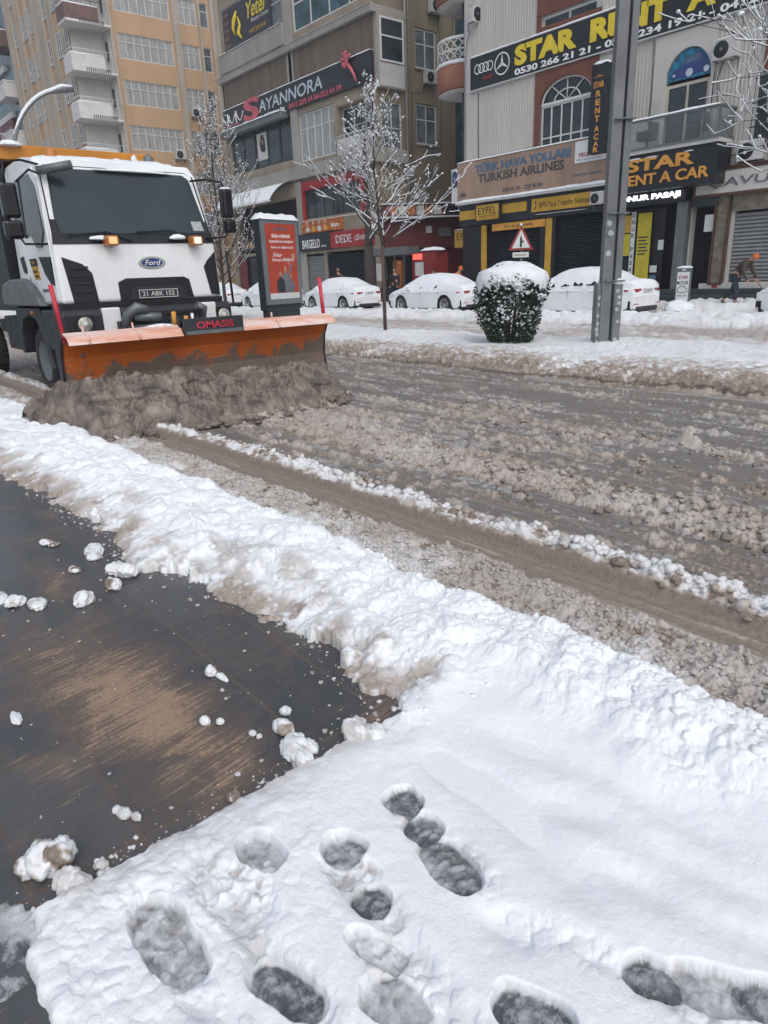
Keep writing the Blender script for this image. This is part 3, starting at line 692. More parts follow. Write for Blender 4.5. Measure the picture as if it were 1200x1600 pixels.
# crumbs beside and on the bank
it = []; dt = []
xs = rng.uniform(-6, -1.4, 420); off = np.abs(rng.normal(0, .07, 420)); ys = np.interp(xs, YLO_X, YLO_Y)-off+.05
for x, y in zip(xs, ys): 
    r = .002+.011*rng.random()**4; it.append((x, y, .02+r*.25, r)); dt.append(.25+.7*rng.random())
for _ in range(150):   # along the slab's edge
    y = rng.uniform(.0, 1.35); x = -1.66-abs(rng.normal(0, .06)); r = .002+.008*rng.random()**4; it.append((x, y, .02+r*.2, r)); dt.append(.15+.75*rng.random())
for _ in range(240):
    x = rng.uniform(-4.2, -1.7); y = rng.uniform(.1, 1.3); r = .0015+.006*rng.random()**4; it.append((x, y, .02+r*.3, r)); dt.append(.6+.4*rng.random())
o = clod_mesh('snow_crumbs', it, M['snow'], np.array(dt)); tag(o, 'small crumbs of snow and grit scattered on the dark paving', kind='stuff')
# balls of snow on the bank's surface
it = []
NB = 1100; xs = -.2-np.abs(rng.normal(0, 2.6, NB)); ys = np.where(rng.random(NB) < .35, rng.normal(2.15, .07, NB), rng.uniform(1.3, 2.25, NB)); ys = np.where((xs > -1.5) & (ys < 1.85), 2.1, ys); zz, dd_, _ = snow_h(xs, ys); dt = []
for x, y, z, d in zip(xs, ys, zz, dd_):
    if z < .05: continue
    r = .005+.017*rng.random()**2.4; it.append((x, y, z-r*.25, r)); dt.append(d*.9)
o = clod_mesh('snow_balls', it, M['snow'], np.array(dt)); tag(o, 'rolled snow lumps on top of the ploughed bank', kind='stuff')

# single lumps lying on the paving
def lump(name, x, y, parts, label, dirt=.1, wet=0):
    """parts: (dx, dy, dz, rx, ry, rz) blobs joined in one rough body"""
    V = []; Fc = []; Dt = []
    for k, (dx, dy, dz, rx, ry, rz) in enumerate(parts):
        v = IV3.copy(); s = rng.random(3)*50
        q = 1+.85*(fbm(v[:, 0]*1.3+s[0]+v[:, 2], v[:, 1]*1.3+s[1]-v[:, 2], 1.6, 4, k+int(s[2]))-.5)+.20*(fbm(v[:, 0]*6+s[1], v[:, 1]*6+v[:, 2]*5, 1, 3, 9)-.5)
        v = v*q[:, None]*(rx, ry, rz)+(dx, dy, dz); v[:, 2] = np.maximum(v[:, 2], .0)
        Fc += (IF3+len(V)).tolist(); V += v.tolist()
        dn = ss(.50, .66, fbm(v[:, 0]*20+s[2], v[:, 1]*20+v[:, 2]*12, 1, 3, 4)); Dt += (.10+(dirt+.12)*dn*1.6).tolist()
    me = D.meshes.new(name); me.from_pydata(V, [], Fc); me.polygons.foreach_set('use_smooth', [True]*len(Fc))
    at = me.attributes.new('dirt', 'FLOAT', 'POINT'); at.data.foreach_set('value', np.clip(Dt, 0, 1).astype(np.float32)); me.materials.append(M['snow'])
    o = D.objects.new(name, me); COL.objects.link(o); o.location = (x, y, .020)
    return tag(o, label, 'snow lump', 'snow lumps on the paving')
lump('snow_lump', -1.79, .20, [(0, 0, .030, .055, .05, .05), (.03, .03, .055, .04, .04, .038), (-.02, -.04, .02, .04, .035, .03)], 'big broken lump of snow with an orange stain, by the near corner of the slab', .5)
lump('snow_lump', -1.685, .225, [(0, 0, .02, .04, .035, .032), (.035, .02, .018, .035, .030, .028)], 'rounded pair of snow balls touching the big stained lump', .1)
lump('snow_lump', -1.69, .315, [(0, 0, .010, .022, .018, .014), (.03, -.01, .008, .012, .012, .010)], 'small smooth lump between the big lump and the slab edge', .1)
lump('snow_lump', -1.73, .985, [(0, 0, .018, .06, .045, .030), (.05, -.01, .016, .045, .035, .026), (-.05, .03, .01, .035, .03, .02), (.02, .04, .012, .04, .03, .022)], 'crumbly white heap of snow just off the slab edge, under the round ball', .1)
lump('snow_lump', -1.86, 1.02, [(0, 0, .018, .045, .032, .024)], 'smooth round snow ball with a tan stain above the crumbly heap', .4)
lump('snow_lump', -1.945, 1.08, [(0, 0, .014, .020, .019, .017)], 'small clean snow ball above the tan stained one', 0)
lump('snow_lump', -1.92, .925, [(0, 0, .008, .014, .012, .010), (.03, .01, .006, .010, .010, .008)], 'tiny pair of snow pellets left of the crumbly heap', 0)
lump('snow_lump', -1.66, 1.19, [(0, 0, .022, .06, .04, .035), (.05, .04, .02, .05, .045, .03), (-.03, .03, .02, .03, .03, .026)], 'snow heap at the inner corner where slab and bank meet', .15)
lump('snow_lump', -2.39, 1.0, [(0, 0, .016, .030, .024, .024), (.05, .02, .006, .05, .014, .010)], 'lone tan and white lump in the middle of the paving with a tail of snow', .6)
lump('snow_lump', -3.48, .84, [(0, 0, .022, .05, .045, .036), (.03, -.03, .015, .03, .03, .022)], 'round white lump on the paving near the long snow strip', .1)
lump('snow_lump', -3.55, 1.01, [(0, 0, .022, .05, .035, .034)], 'dirty grey lump close to the bank, behind the round white one', .7)
lump('snow_lump', -3.74, 1.10, [(0, 0, .025, .06, .05, .036), (.08, .03, .03, .06, .05, .04)], 'white lump standing out from the foot of the bank', .1)
lump('snow_lump', -3.72, .56, [(0, 0, .018, .06, .05, .026), (-.12, -.06, .012, .08, .05, .018), (.11, .08, .014, .07, .04, .020)], 'long low strip of snow at the left of the paving', .15)
lump('snow_lump', -1.67, .716, [(0, 0, .012, .020, .018, .018), (.018, .005, .008, .014, .014, .010)], 'small orange tinted lump beside the slab edge', .9)
lump('snow_lump', -1.845, .435, [(0, 0, .008, .028, .018, .010), (-.03, -.01, .006, .018, .014, .009), (.035, .025, .004, .02, .012, .006)], 'flat wet patch of slush crumbs in the middle foreground', .15)
lump('snow_lump', -2.62, .31, [(0, 0, .006, .05, .018, .009)], 'thin white smear of snow at the left edge of the view', .0)
lump('snow_lump', -2.10, .83, [(0, 0, .012, .022, .018, .016), (.04, .04, .01, .016, .014, .012)], 'pair of grey pebbles of ice below the lone tan lump', .6)
lump('snow_lump', -4.15, 1.10, [(0, 0, .018, .07, .05, .025), (.09, -.03, .012, .05, .035, .018), (-.08, .03, .014, .05, .04, .02)], 'loose white spill of snow below the stained part of the bank', .05)
lump('snow_lump', -4.55, .93, [(0, 0, .012, .06, .035, .016), (.08, .03, .01, .03, .03, .012)], 'flat tan spatter on the far left paving', .7)
lump('snow_lump', -3.95, .93, [(0, 0, .010, .05, .03, .014)], 'low brownish smear between the bank and the white lump', .9)

# ---- heap of slush rolling in front of the plough blade
def pile():
    nx, ny = 170, 420
    u = np.linspace(0, 1, nx); v = np.linspace(1.85, 5.85, ny); Uu, Vv = np.meshgrid(u, v)
    y = Vv
    toe = pw(y, [1.85, 2.05, 2.5, 3.5, 4.3, 5.0, 5.5, 5.85], [-8.3, -7.72, -7.42, -7.28, -7.20, -7.30, -7.55, -7.95])+(fbm(y, 0*y, 1.6, 3, 401)-.5)*.35
    x0 = pw(y, [1.85, 2.2, 2.35, 6.15], [-9.2, -8.9, -8.30, -8.30])
    x = x0+(toe-x0)*Uu
    H = pw(y, [1.85, 2.05, 2.4, 3.0, 4.2, 5.0, 5.6, 5.85], [.05, .32, .55, .54, .44, .42, .34, .05])*(.88+.3*fbm(y, 0*y, 2.2, 3, 403))
    prof = np.clip(1-Uu**1.5, 0, 1)*(.80+.55*np.exp(-((Uu-.42)/.2)**2)*.7)
    z = H*prof
    qx = x+(fbm(x, y, 5, 3, 421)-.5)*.16; qy = y+(fbm(x, y, 5, 3, 423)-.5)*.16
    l = domes(qx, qy, .34, 405, .4, .85)*.50+domes(qx*1.2, qy, .15, 409, .4, .85)*.55+(fbm(x, y, 9, 5, 425, .62)-.5)*.10+domes(x, y, .055, 413, .4, .85)*.6+domes(x, y, .025, 417)*.4
    z = z+l*ss(0, .06, z+.02)*(.5+.6*np.sin(Uu*math.pi))
    z = np.where(Uu > .995, -.02, z); x = x+ (fbm(z*4, y, 3, 3, 419)-.5)*.12*np.sin(Uu*math.pi)
    co = np.stack([x.ravel(), y.ravel(), z.ravel()-.005], 1); i, j = np.meshgrid(np.arange(ny-1), np.arange(nx-1), indexing='ij')
    a = (i*nx+j).ravel(); F = np.stack([a, a+1, a+nx+1, a+nx], 1)
    me = D.meshes.new('slush_heap'); me.from_pydata(co.tolist(), [], F.tolist()); me.polygons.foreach_set('use_smooth', [True]*len(F))
    at = me.attributes.new('dirt', 'FLOAT', 'POINT'); at.data.foreach_set('value', np.full(len(co), 1.0, np.float32)); me.materials.append(M['slush_dark'])
    o = D.objects.new('slush_heap', me); COL.objects.link(o)
    tag(o, 'dark brown slush rolling up in front of the orange plough blade', kind='stuff')
    it = []
    for _ in range(420):
        t = rng.random(); yy = rng.uniform(1.95, 5.7); tx = float(np.interp(yy, [1.85, 2.0, 2.5, 3.5, 4.3, 5.0, 5.5, 5.85], [-8.3, -7.72, -7.42, -7.28, -7.20, -7.30, -7.55, -7.95]))
        x_ = tx+rng.normal(0, .16); r = .012+.05*rng.random()**3; it.append((x_, yy, r*.5+.01, r))
    tag(clod_mesh('slush_spray', it, M['slush_dark'], 1.0), 'dark slush clods thrown out along the toe of the heap', kind='stuff')
M['slush_dark'] = mat('slush_dark', (.20, .165, .14), .42, var=.45, scale=5, dirt=.30, dirtc=(.105, .082, .066), bp=.6, bscale=26)
pile()
# ================================================================ snow plough truck (drives towards +x)
YN, YF = 2.88, 5.22
PROF = [(-10.10, 1.35), (-10.12, 1.80), (-10.15, 2.12), (-10.42, 3.05), (-10.60, 3.20), (-11.2, 3.28), (-11.9, 3.26), (-12.1, 3.16), (-12.1, 1.35)]
def fx(z):  # x of the cab front at height z
    for (xa, za), (xb, zb) in zip(PROF[:4], PROF[1:5]):
        if za <= z <= zb: return xa+(xb-xa)*(z-za)/(zb-za)
    return PROF[0][0]
def ins(y, z):  # cab narrows to the roof
    k = max(0, z-2.1)*.055; return y+k if y < 4 else y-k
truck = empty('snow_plough_truck', (-10.1, 4.01, 0), 'white snow plough truck with an orange blade pushing slush along the road', 'plough truck')
b = MB()
n = len(PROF); L = [Vector((x, ins(YN, z), z)) for x, z in PROF]; R_ = [Vector((x, ins(YF, z), z)) for x, z in PROF]
b.add(L+R_, [tuple(range(n)), tuple(range(n, 2*n))[::-1]]+[(i, n+i, n+(i+1) % n, (i+1) % n) for i in range(n)])
cab = b.build('cab', M['truck_white'], truck, bevel=.05, seg=3)
def fpoly(name, pts, m, off=.006, th=.012, parent=cab, bevel=0):
    """pts (y, z) on the cab front"""
    b = MB(); n = len(pts); A = [Vector((fx(z)+off, y, z)) for y, z in pts]; B = [Vector((fx(z)+off-th-.01, y, z)) for y, z in pts]
    b.add(A+B, [tuple(range(n)), tuple(range(n, 2*n))[::-1]]+[(i, n+i, n+(i+1) % n, (i+1) % n) for i in range(n)])
    return b.build(name, m, parent, bevel=bevel)
def spoly(name, pts, m, off=.006, th=.012, parent=cab, y=YN, bevel=0):
    b = MB(); n = len(pts); A = [Vector((x, ins(y, z)-off, z)) for x, z in pts]; B = [Vector((x, ins(y, z)+th, z)) for x, z in pts]
    b.add(A+B, [tuple(range(n)), tuple(range(n, 2*n))[::-1]]+[(i, n+i, n+(i+1) % n, (i+1) % n) for i in range(n)])
    return b.build(name, m, parent, bevel=bevel)
sur = fpoly('windscreen_surround', [(2.90, 2.11), (5.20, 2.12), (5.18, 2.25), (5.10, 3.04), (5.0, 3.105), (3.05, 3.105), (2.96, 3.04), (2.92, 2.25)], M['black'], .010, .012, truck)
ws = fpoly('windscreen', [(3.03, 2.24), (5.13, 2.26), (5.11, 2.45), (5.02, 3.0), (4.94, 3.06), (3.12, 3.06), (3.05, 3.0), (3.0, 2.45)], M['wind_glass'], .020, .010, truck)
fpoly('permit_sticker', [(4.92, 2.29), (5.08, 2.29), (5.06, 2.42), (4.90, 2.42)], M['sticker'], .024, .003, ws)
fpoly('corner_vent', [(2.97, 1.95), (3.22, 1.86), (3.33, 1.74), (3.36, 1.36), (3.03, 1.36)], M['black'], .014, .02, cab, .004)
fpoly('corner_vent', [(5.19, 2.0), (5.05, 1.88), (4.98, 1.79), (5.05, 1.40), (5.19, 1.38)], M['black'], .014, .02, cab, .004)
for y0, y1 in ((3.02, 3.30), (5.0, 5.09)):
    b = MB()
    for k in range(4): z = 1.50+.10*k; b.box(fx(z)+.012, fx(z)+.03, y0+.04, y1-.02, z, z+.03)
    b.build('vent_slats', M['darkplastic'], cab)
gr = fpoly('grille', [(3.66, 1.36), (4.76, 1.37), (4.72, 1.62), (4.64, 1.66), (3.78, 1.66), (3.66, 1.61)], M['black'], .012, .02, cab, .006)
fpoly('grille_recess', [(3.80, 1.37), (4.66, 1.37), (4.60, 1.54), (3.84, 1.54)], M['darkplastic'], .020, .004, gr)
pl = fpoly('number_plate', [(3.92, 1.385), (4.50, 1.385), (4.50, 1.50), (3.92, 1.50)], M['frame_dark'], .034, .012, truck)
b = MB()
for (y0, y1, z0, z1) in ((3.92, 4.50, 1.385, 1.395), (3.92, 4.50, 1.49, 1.50), (3.92, 3.93, 1.395, 1.49), (4.49, 4.50, 1.395, 1.49)): b.box(fx(1.45)+.034, fx(1.45)+.039, y0, y1, z0, z1)
b.build('plate_rim', M['plate'], pl)
text('21 ABK 152', 'lettering', M['plate'], pl, 'E', 3.97, 1.412, .48, .062, fx(1.45)+.035, .004, bold=.01)
# oval maker badge
def oval(name, cy, cz, ry, rz, x, m, parent, th=.012):
    b = MB(); b.prism([(cy+ry*math.cos(a*math.pi/16), cz+rz*math.sin(a*math.pi/16)) for a in range(32)], 'x', x, x+th); return b.build(name, m, parent, bevel=.003)
bd = oval('badge', 4.19, 1.86, .20, .085, fx(1.86)+.004, M['chrome'], cab); oval('badge_field', 4.19, 1.86, .155, .058, fx(1.86)+.012, M['signblue'], bd, .010)
text('Ford', 'lettering', M['whitelet'], bd, 'E', 4.08, 1.825, .21, .072, fx(1.86)+.022, .003, shear=.35, bold=.005)
# door side
dr = spoly('door', [(-11.85, 1.50), (-11.85, 3.08), (-10.62, 3.10), (-10.36, 2.90), (-10.24, 2.2), (-10.20, 1.40), (-10.75, 1.40), (-11.0, 1.62), (-11.4, 1.74)], M['truck_white'], .012, .01, truck, bevel=.006)
spoly('door_window', [(-11.75, 2.30), (-11.75, 3.0), (-10.75, 3.02), (-10.52, 2.85), (-10.40, 2.28), (-10.55, 2.10), (-10.80, 2.10), (-11.0, 2.28)], M['shop_glass'], .017, .004, dr)
spoly('window_frame', [(-11.28, 2.25), (-11.28, 3.02), (-11.22, 3.02), (-11.22, 2.25)], M['black'], .024, .006, dr)
spoly('side_vent', [(-10.78, 1.98), (-10.26, 1.96), (-10.27, 1.60), (-10.42, 1.62), (-10.62, 1.76)], M['black'], .017, .004, dr, bevel=.002)
spoly('door_handle', [(-11.74, 2.0), (-11.60, 2.02), (-11.50, 1.84), (-11.54, 1.78), (-11.66, 1.80)], M['black'], .022, .008, dr, bevel=.003)
st = spoly('door_sticker', [(-11.27, 1.97), (-10.98, 1.97), (-10.88, 1.69), (-11.15, 1.69)], M['eyfel'], .017, .004, dr)
spoly('sticker_stripe', [(-11.27, 1.97), (-10.98, 1.97), (-10.94, 1.87), (-11.23, 1.87)], M['ink'], .019, .003, dr)
text('MAX', 'lettering', M['eyfel'], dr, 'S', -11.19, 1.895, .2, .045, YN-.020, .002)
text('BUZ KAR', 'lettering', M['ink'], dr, 'S', -11.17, 1.78, .22, .04, YN-.018, .002)
text('TUZLAMA', 'lettering', M['ink'], dr, 'S', -11.12, 1.715, .20, .035, YN-.018, .002)
spoly('name_strip', [(-10.85, 1.52), (-10.40, 1.52), (-10.40, 1.56), (-10.85, 1.56)], M['steel'], .018, .004, dr)
b = MB()
pts = [(-12.95, 1.33), (-12.98, 1.50), (-12.8, 1.66), (-12.35, 1.72), (-11.6, 1.72), (-11.2, 1.60), (-10.95, 1.45), (-10.85, 1.33)]
b.prism(pts, 'y', YN-.10, YN+.35); b.build('mudguard', M['steel'], truck, bevel=.03)
# bumper
bp_ = MB().prism([(-10.02, .74), (-9.98, .80), (-9.98, 1.20), (-10.03, 1.28), (-10.95, 1.28), (-10.95, 1.0), (-10.80, .74)], 'y', 2.80, 5.30).build('bumper', M['darkplastic'], truck, bevel=.03)
MB().box(-10.6, -10.06, 2.86, 5.2, 1.28, 1.36).build('bumper_gap', M['black'], truck)
for y0, y1 in ((3.33, 3.58), (4.80, 5.03)): MB().box(-10.05, -9.955, y0, y1, .90, 1.285).build('bumper_panel', M['truck_white'], bp_, bevel=.02)
for y in (3.08, 5.15):
    h = MB().box(-10.0, -9.955, y-.14, y+.13, .97, 1.21).build('headlight_housing', M['black'], bp_, bevel=.01)
    h = MB().lathe([(0, .012), (.045, .010), (.052, .002), (.092, .004), (.098, -.01)], (-9.952, y, 1.09), 'x', 24).build('headlight', M['headlamp'], truck)
    MB().lathe([(0, .018), (.03, .012), (.034, .0)], (-9.945, y, 1.09), 'x', 16).build('bulb', M['plate'], h)
b = MB()
for k in range(5): b.box(-9.98, -9.965, 3.62, 4.78, .82+.08*k, .85+.08*k)
b.build('lower_grille', M['black'], bp_)
# plough lift gear and hydraulic pipes
b = MB(); b.tube([(-9.9, 3.58, .98), (-9.80, 3.62, 1.18), (-9.72, 3.72, 1.27), (-9.72, 3.86, 1.22)], .075, 12); b.tube([(-9.78, 3.70, 1.15), (-9.62, 4.02, 1.13)], .062, 12)
b.tube([(-9.85, 3.62, .98), (-9.6, 4.05, 1.0)], .055, 10); b.tube([(-9.9, 4.72, .95), (-9.75, 4.72, 1.22), (-9.75, 4.62, 1.26)], .06, 10)
b.build('hydraulic_hose', M['steel'], truck)
b = MB(); b.box(-10.0, -8.6, 3.55, 3.65, .30, .42).box(-10.0, -8.6, 4.55, 4.65, .30, .42).box(-9.95, -9.85, 3.5, 4.7, .3, 1.1)
b.tube([(-9.85, 4.1, 1.05), (-8.7, 4.1, .85)], .05, 10).tube([(-9.85, 3.8, .8), (-8.75, 3.4, .6)], .04, 8).tube([(-9.85, 4.4, .8), (-8.75, 4.9, .6)], .04, 8)
for k in range(5): b.tube([(-9.7, 4.1+.1*k, .95), (-9.55, 4.12+.1*k, 1.12), (-9.45, 4.08+.1*k, 1.0)], .02, 6)
b.build('plough_mount', M['darkplastic'], truck)
b = MB(); b.tube([(-9.3, 4.05, .95), (-9.22, 4.02, 1.20)], .032, 8); b.tube([(-9.2, 4.18, .95), (-9.15, 4.16, 1.14)], .03, 8); b.build('warning_rod', M['signorange'], truck)
b = MB(); b.tube([(-9.15, 4.25, .95), (-9.08, 4.22, 1.18)], .028, 8); b.build('lift_ram', M['chrome'], truck)
# wipers, side lights, beacons, mirrors
def wiper(pts): MB().tube(pts, .009, 6).build('wiper', M['black'], truck)
wiper([(fx(2.2)+.05, 3.95, 2.14), (fx(2.27)+.05, 3.62, 2.27), (fx(2.22)+.05, 3.10, 2.22)]); wiper([(fx(2.2)+.05, 4.85, 2.16), (fx(2.3)+.05, 4.55, 2.30), (fx(2.28)+.05, 4.05, 2.27)])
def cap(name, c, r, parent, seed=0, m='cap', flat_=True):
    """small settled snow blob of radii r at c"""
    v = IV3.copy(); q = 1+.35*(fbm(v[:, 0]*1.7+seed, v[:, 1]*1.7+v[:, 2], 1.5, 3, seed)-.5)
    v = v*q[:, None]; v[:, 2] = np.where(v[:, 2] < 0, v[:, 2]*.25, v[:, 2]); v = v*np.array(r)+np.array(c)
    b = MB(); b.add([tuple(p) for p in v], [tuple(f) for f in IF3], 0, True); return b.build(name, M[m], parent)
cap('snow_patch', (-10.10, 3.50, 2.17), (.05, .13, .045), truck, 3); cap('snow_patch', (-10.10, 4.62, 2.18), (.05, .12, .06), truck, 5); cap('snow_patch', (-10.38, 4.2, 3.06), (.05, .55, .035), truck, 6)
for y, lit in ((3.60, 'amber_lit'), (4.83, 'lamp_lit')):
    il = MB().box(-10.12, -9.95, y-.06, y+.11, 2.08, 2.21).build('indicator_light', M['amber'], truck, bevel=.025)
    MB().box(-9.96, -9.935, y-.03, y+.08, 2.10, 2.19).build('lens', M[lit], il, bevel=.01)
for x, y in ((-11.0, 3.33), (-11.0, 4.72)):
    bc_ = MB().lathe([(.09, 0), (.09, .03), (.075, .04), (.07, .10), (.03, .13), (0, .135)], (x, y, 3.27), 'z', 16).build('beacon', M['amber' if y < 4 else 'steel'], truck)
b = MB(); b.tube([(-10.5, 3.0, 3.10), (-10.35, 2.75, 3.12), (-10.3, 2.52, 3.08), (-10.3, 2.50, 2.82)], .016, 6); b.tube([(-10.4, 2.95, 2.98), (-10.25, 2.8, 3.0), (-10.25, 2.62, 2.85)], .014, 6)
b.tube([(-10.28, 2.95, 2.12), (-10.28, 2.6, 2.12), (-10.28, 2.56, 2.2)], .016, 6); b.build('mirror_arm', M['black'], truck)
mr_ = MB().box(-10.42, -10.24, 2.42, 2.62, 2.43, 2.84).build('mirror', M['blackgloss'], truck, bevel=.035); MB().box(-10.40, -10.25, 2.40, 2.62, 2.18, 2.405).build('lower_mirror', M['blackgloss'], mr_, bevel=.04)
v = MB().tube([(-10.33, 2.92, 3.0), (-10.12, 3.30, 3.07)], .055, 10).build('sun_roll', M['steel'], truck)
b = MB(); b.tube([(-10.35, 5.03, 2.98), (-10.1, 5.15, 2.98), (-10.05, 5.38, 2.95), (-10.05, 5.40, 2.85)], .016, 6); b.tube([(-10.15, 5.08, 2.18), (-10.05, 5.35, 2.20), (-10.05, 5.42, 2.28)], .016, 6); b.build('mirror_arm', M['black'], truck)
mr_ = MB().box(-10.12, -9.96, 5.34, 5.50, 2.46, 2.86).build('mirror', M['blackgloss'], truck, bevel=.035); MB().box(-10.12, -9.97, 5.36, 5.53, 2.25, 2.445).build('lower_mirror', M['blackgloss'], mr_, bevel=.04)
cap('snow_patch', (-10.04, 5.42, 2.855), (.07, .08, .03), truck, 9)
b = MB(); b.tube([(-10.0, 5.32, 2.0), (-9.98, 5.34, 1.25)], .02, 6); b.build('guard_rod', M['black'], truck)
# roof snow
b = MB(); nx, ny = 14, 16
for j in range(ny):
    for i in range(nx):
        x = -10.55-1.45*i/(nx-1); y = 3.02+1.98*j/(ny-1); e = min(1, min(i, nx-1-i)/1.5, min(j, ny-1-j)/1.5)
        zr = np.interp(-x, [10.42, 10.6, 11.2, 11.9, 12.1], [3.05, 3.20, 3.28, 3.26, 3.16]); b.v.append((x, y, zr-.02+e*(.055+.02*math.sin(i*1.3+j*.9))))
b.f = [([j*nx+i, j*nx+i+1, (j+1)*nx+i+1, (j+1)*nx+i], 0) for j in range(ny-1) for i in range(nx-1)]; b.sm = [True]*len(b.f)
b.build('roof_snow', M['cap'], truck)
# tipper body with its cab shield
MB().box(-17.2, -12.35, 2.85, 5.2, 1.25, 3.30).build('tipper_body', M['darkplastic'], truck, bevel=.03)
sh = MB().prism([(-12.30, 3.41), (-12.30, 3.62), (-12.7, 3.66), (-17.2, 3.66), (-17.2, 3.38), (-12.6, 3.38)], 'y', 2.70, 5.40).build('cab_shield', M['orange_body'], truck, bevel=.015)
cap('snow_patch', (-12.27, 3.16, 3.60), (.10, .16, .07), sh, 11); cap('snow_patch', (-12.27, 4.72, 3.47), (.06, .09, .05), sh, 12); cap('snow_patch', (-12.27, 5.02, 3.50), (.05, .05, .09), sh, 13)
b = MB(); b.box(-12.34, -12.30, 2.80, 2.95, 1.4, 3.40, 0).box(-12.34, -12.30, 5.05, 5.2, 1.4, 3.40, 0); b.build('body_post', M['black'], truck)
b = MB(); b.box(-17, -10.4, 3.5, 3.7, .75, 1.0).box(-17, -10.4, 4.4, 4.6, .75, 1.0).box(-13.9, -12.9, 2.95, 3.5, .6, 1.15); b.build('chassis', M['black'], truck)
def big_wheel(x, y, side):
    w = MB().lathe([(.30, -.14), (.44, -.15), (.50, -.11), (.515, 0), (.50, .11), (.44, .15), (.30, .14)], (x, y, .50), 'y', 36).build('wheel', M['rubber'], truck)
    b = MB().lathe([(0, -.05), (.10, -.06), (.14, -.02), (.24, -.02), (.29, -.13), (.31, -.14)] if side < 0 else [(0, .05), (.10, .06), (.14, .02), (.24, .02), (.29, .13), (.31, .14)], (x, y, .50), 'y', 30)
    b.build('rim', M['steel'], w)
    b = MB()
    for k in range(32):
        a = 2*math.pi*k/32; c, s_ = math.cos(a), math.sin(a); Mx = Matrix.Translation((x, y, .5)) @ Matrix.Rotation(-a, 4, 'Y')
        b.box(.495, .525, -.125, .125, -.016, .016, M=Mx)
    b.build('tread', M['rubber'], w)
for x in (-11.75, -15.9):
    big_wheel(x, 3.08, -1); big_wheel(x, 5.0, 1)
MB().prism([(-11.15, 1.30), (-12.45, 1.30), (-12.55, .85), (-12.50, .60), (-12.38, .60), (-12.32, .95), (-12.1, 1.14), (-11.75, 1.20), (-11.4, 1.14), (-11.2, .95), (-11.02, .45), (-10.88, .45)], 'y', YN-.06, YN+.30).build('wheel_arch', M['darkplastic'], truck, bevel=.02)
MB().box(-11.48, -11.42, YN-.09, YN-.05, 1.22, 1.26).build('side_marker', M['amber'], truck, bevel=.01)
# blade
bp = [(-8.30, 1.03), (-8.36, .98), (-8.46, .80), (-8.50, .55), (-8.45, .28), (-8.30, .05)]
bk = [(x-.035, z) for x, z in bp]
blade = MB().prism(bp+bk[::-1], 'y', 2.30, 5.94, smooth=False).build('plough_blade', M['blade'], truck, bevel=.004)
for y in (2.30, 5.94): MB().prism(bp+[(-8.62, .05), (-8.62, .95)], 'y', y-.02, y+.02).build('end_plate', M['darkplastic'], blade)
b = MB()
for y in (2.9, 3.5, 4.1, 4.7, 5.3): b.prism([(x-.036, z) for x, z in bp]+[(-8.66, .1), (-8.66, .9)], 'y', y-.012, y+.012)
b.build('blade_ribs', M['darkplastic'], blade)
def flap(ya, yb, yb2=None):
    t = .012; pts = [(-8.31, 1.07), (-8.18, 1.03), (-8.12, .955), (-8.105, .962), (-8.17, 1.045), (-8.30, 1.087)]
    b = MB(); n = 6; A = [Vector((x, ya+(.10 if (yb2 and x > -8.1) else 0), z)) for x, z in pts]; B = [Vector((x, yb, z)) for x, z in pts]
    b.add(A+B, [tuple(range(n)), tuple(range(n, 2*n))[::-1]]+[(i, n+i, n+(i+1) % n, (i+1) % n) for i in range(n)]); b.build('deflector_flap', M['flap'], blade)
for ya, yb in ((2.30, 2.52), (2.53, 3.09), (3.10, 3.63), (4.45, 4.98), (4.99, 5.90)): flap(ya, yb, ya == 2.30)
b = MB()
for y in (2.525, 3.095, 4.985): b.tube([(-8.30, y, 1.15), (-8.29, y, 1.085), (-8.16, y, 1.05), (-8.10, y, .965)], .013, 6)
b.build('flap_bracket', M['flap'], blade)
nb = MB().box(-8.13, -8.09, 3.64, 4.44, .965, 1.155).build('name_board', M['frame_dark'], blade, bevel=.004)
text('OMASIS', 'lettering', M['redrod'], nb, 'E', 3.80, 1.03,   .50, .085, -8.09, .006, bold=.02)
MB().box(-8.09, -8.082, 3.66, 4.42, .967, 1.01).build('board_strip', M['steel'], nb)
b = MB(); b.add([(-8.3+.02*math.sin(k*1.7), 3.2+.03*k, 1.06+(0 if r == 0 else .02+.035*math.sin(math.pi*k/15))) if r < 2 else (-8.42, 3.2+.03*k, 1.0) for r in range(3) for k in range(16)], [(r*16+k, r*16+k+1, (r+1)*16+k+1, (r+1)*16+k) for r in range(2) for k in range(15)], 0, True)
b.build('snow_patch', M['cap'], blade)
for y, z1 in ((2.31, 1.60), (5.85, 1.57)):
    MB().tube([(-8.33, y+.01, .98), (-8.33, y-.03, z1)], .026, 10).build('marker_rod', M['redrod'], blade)

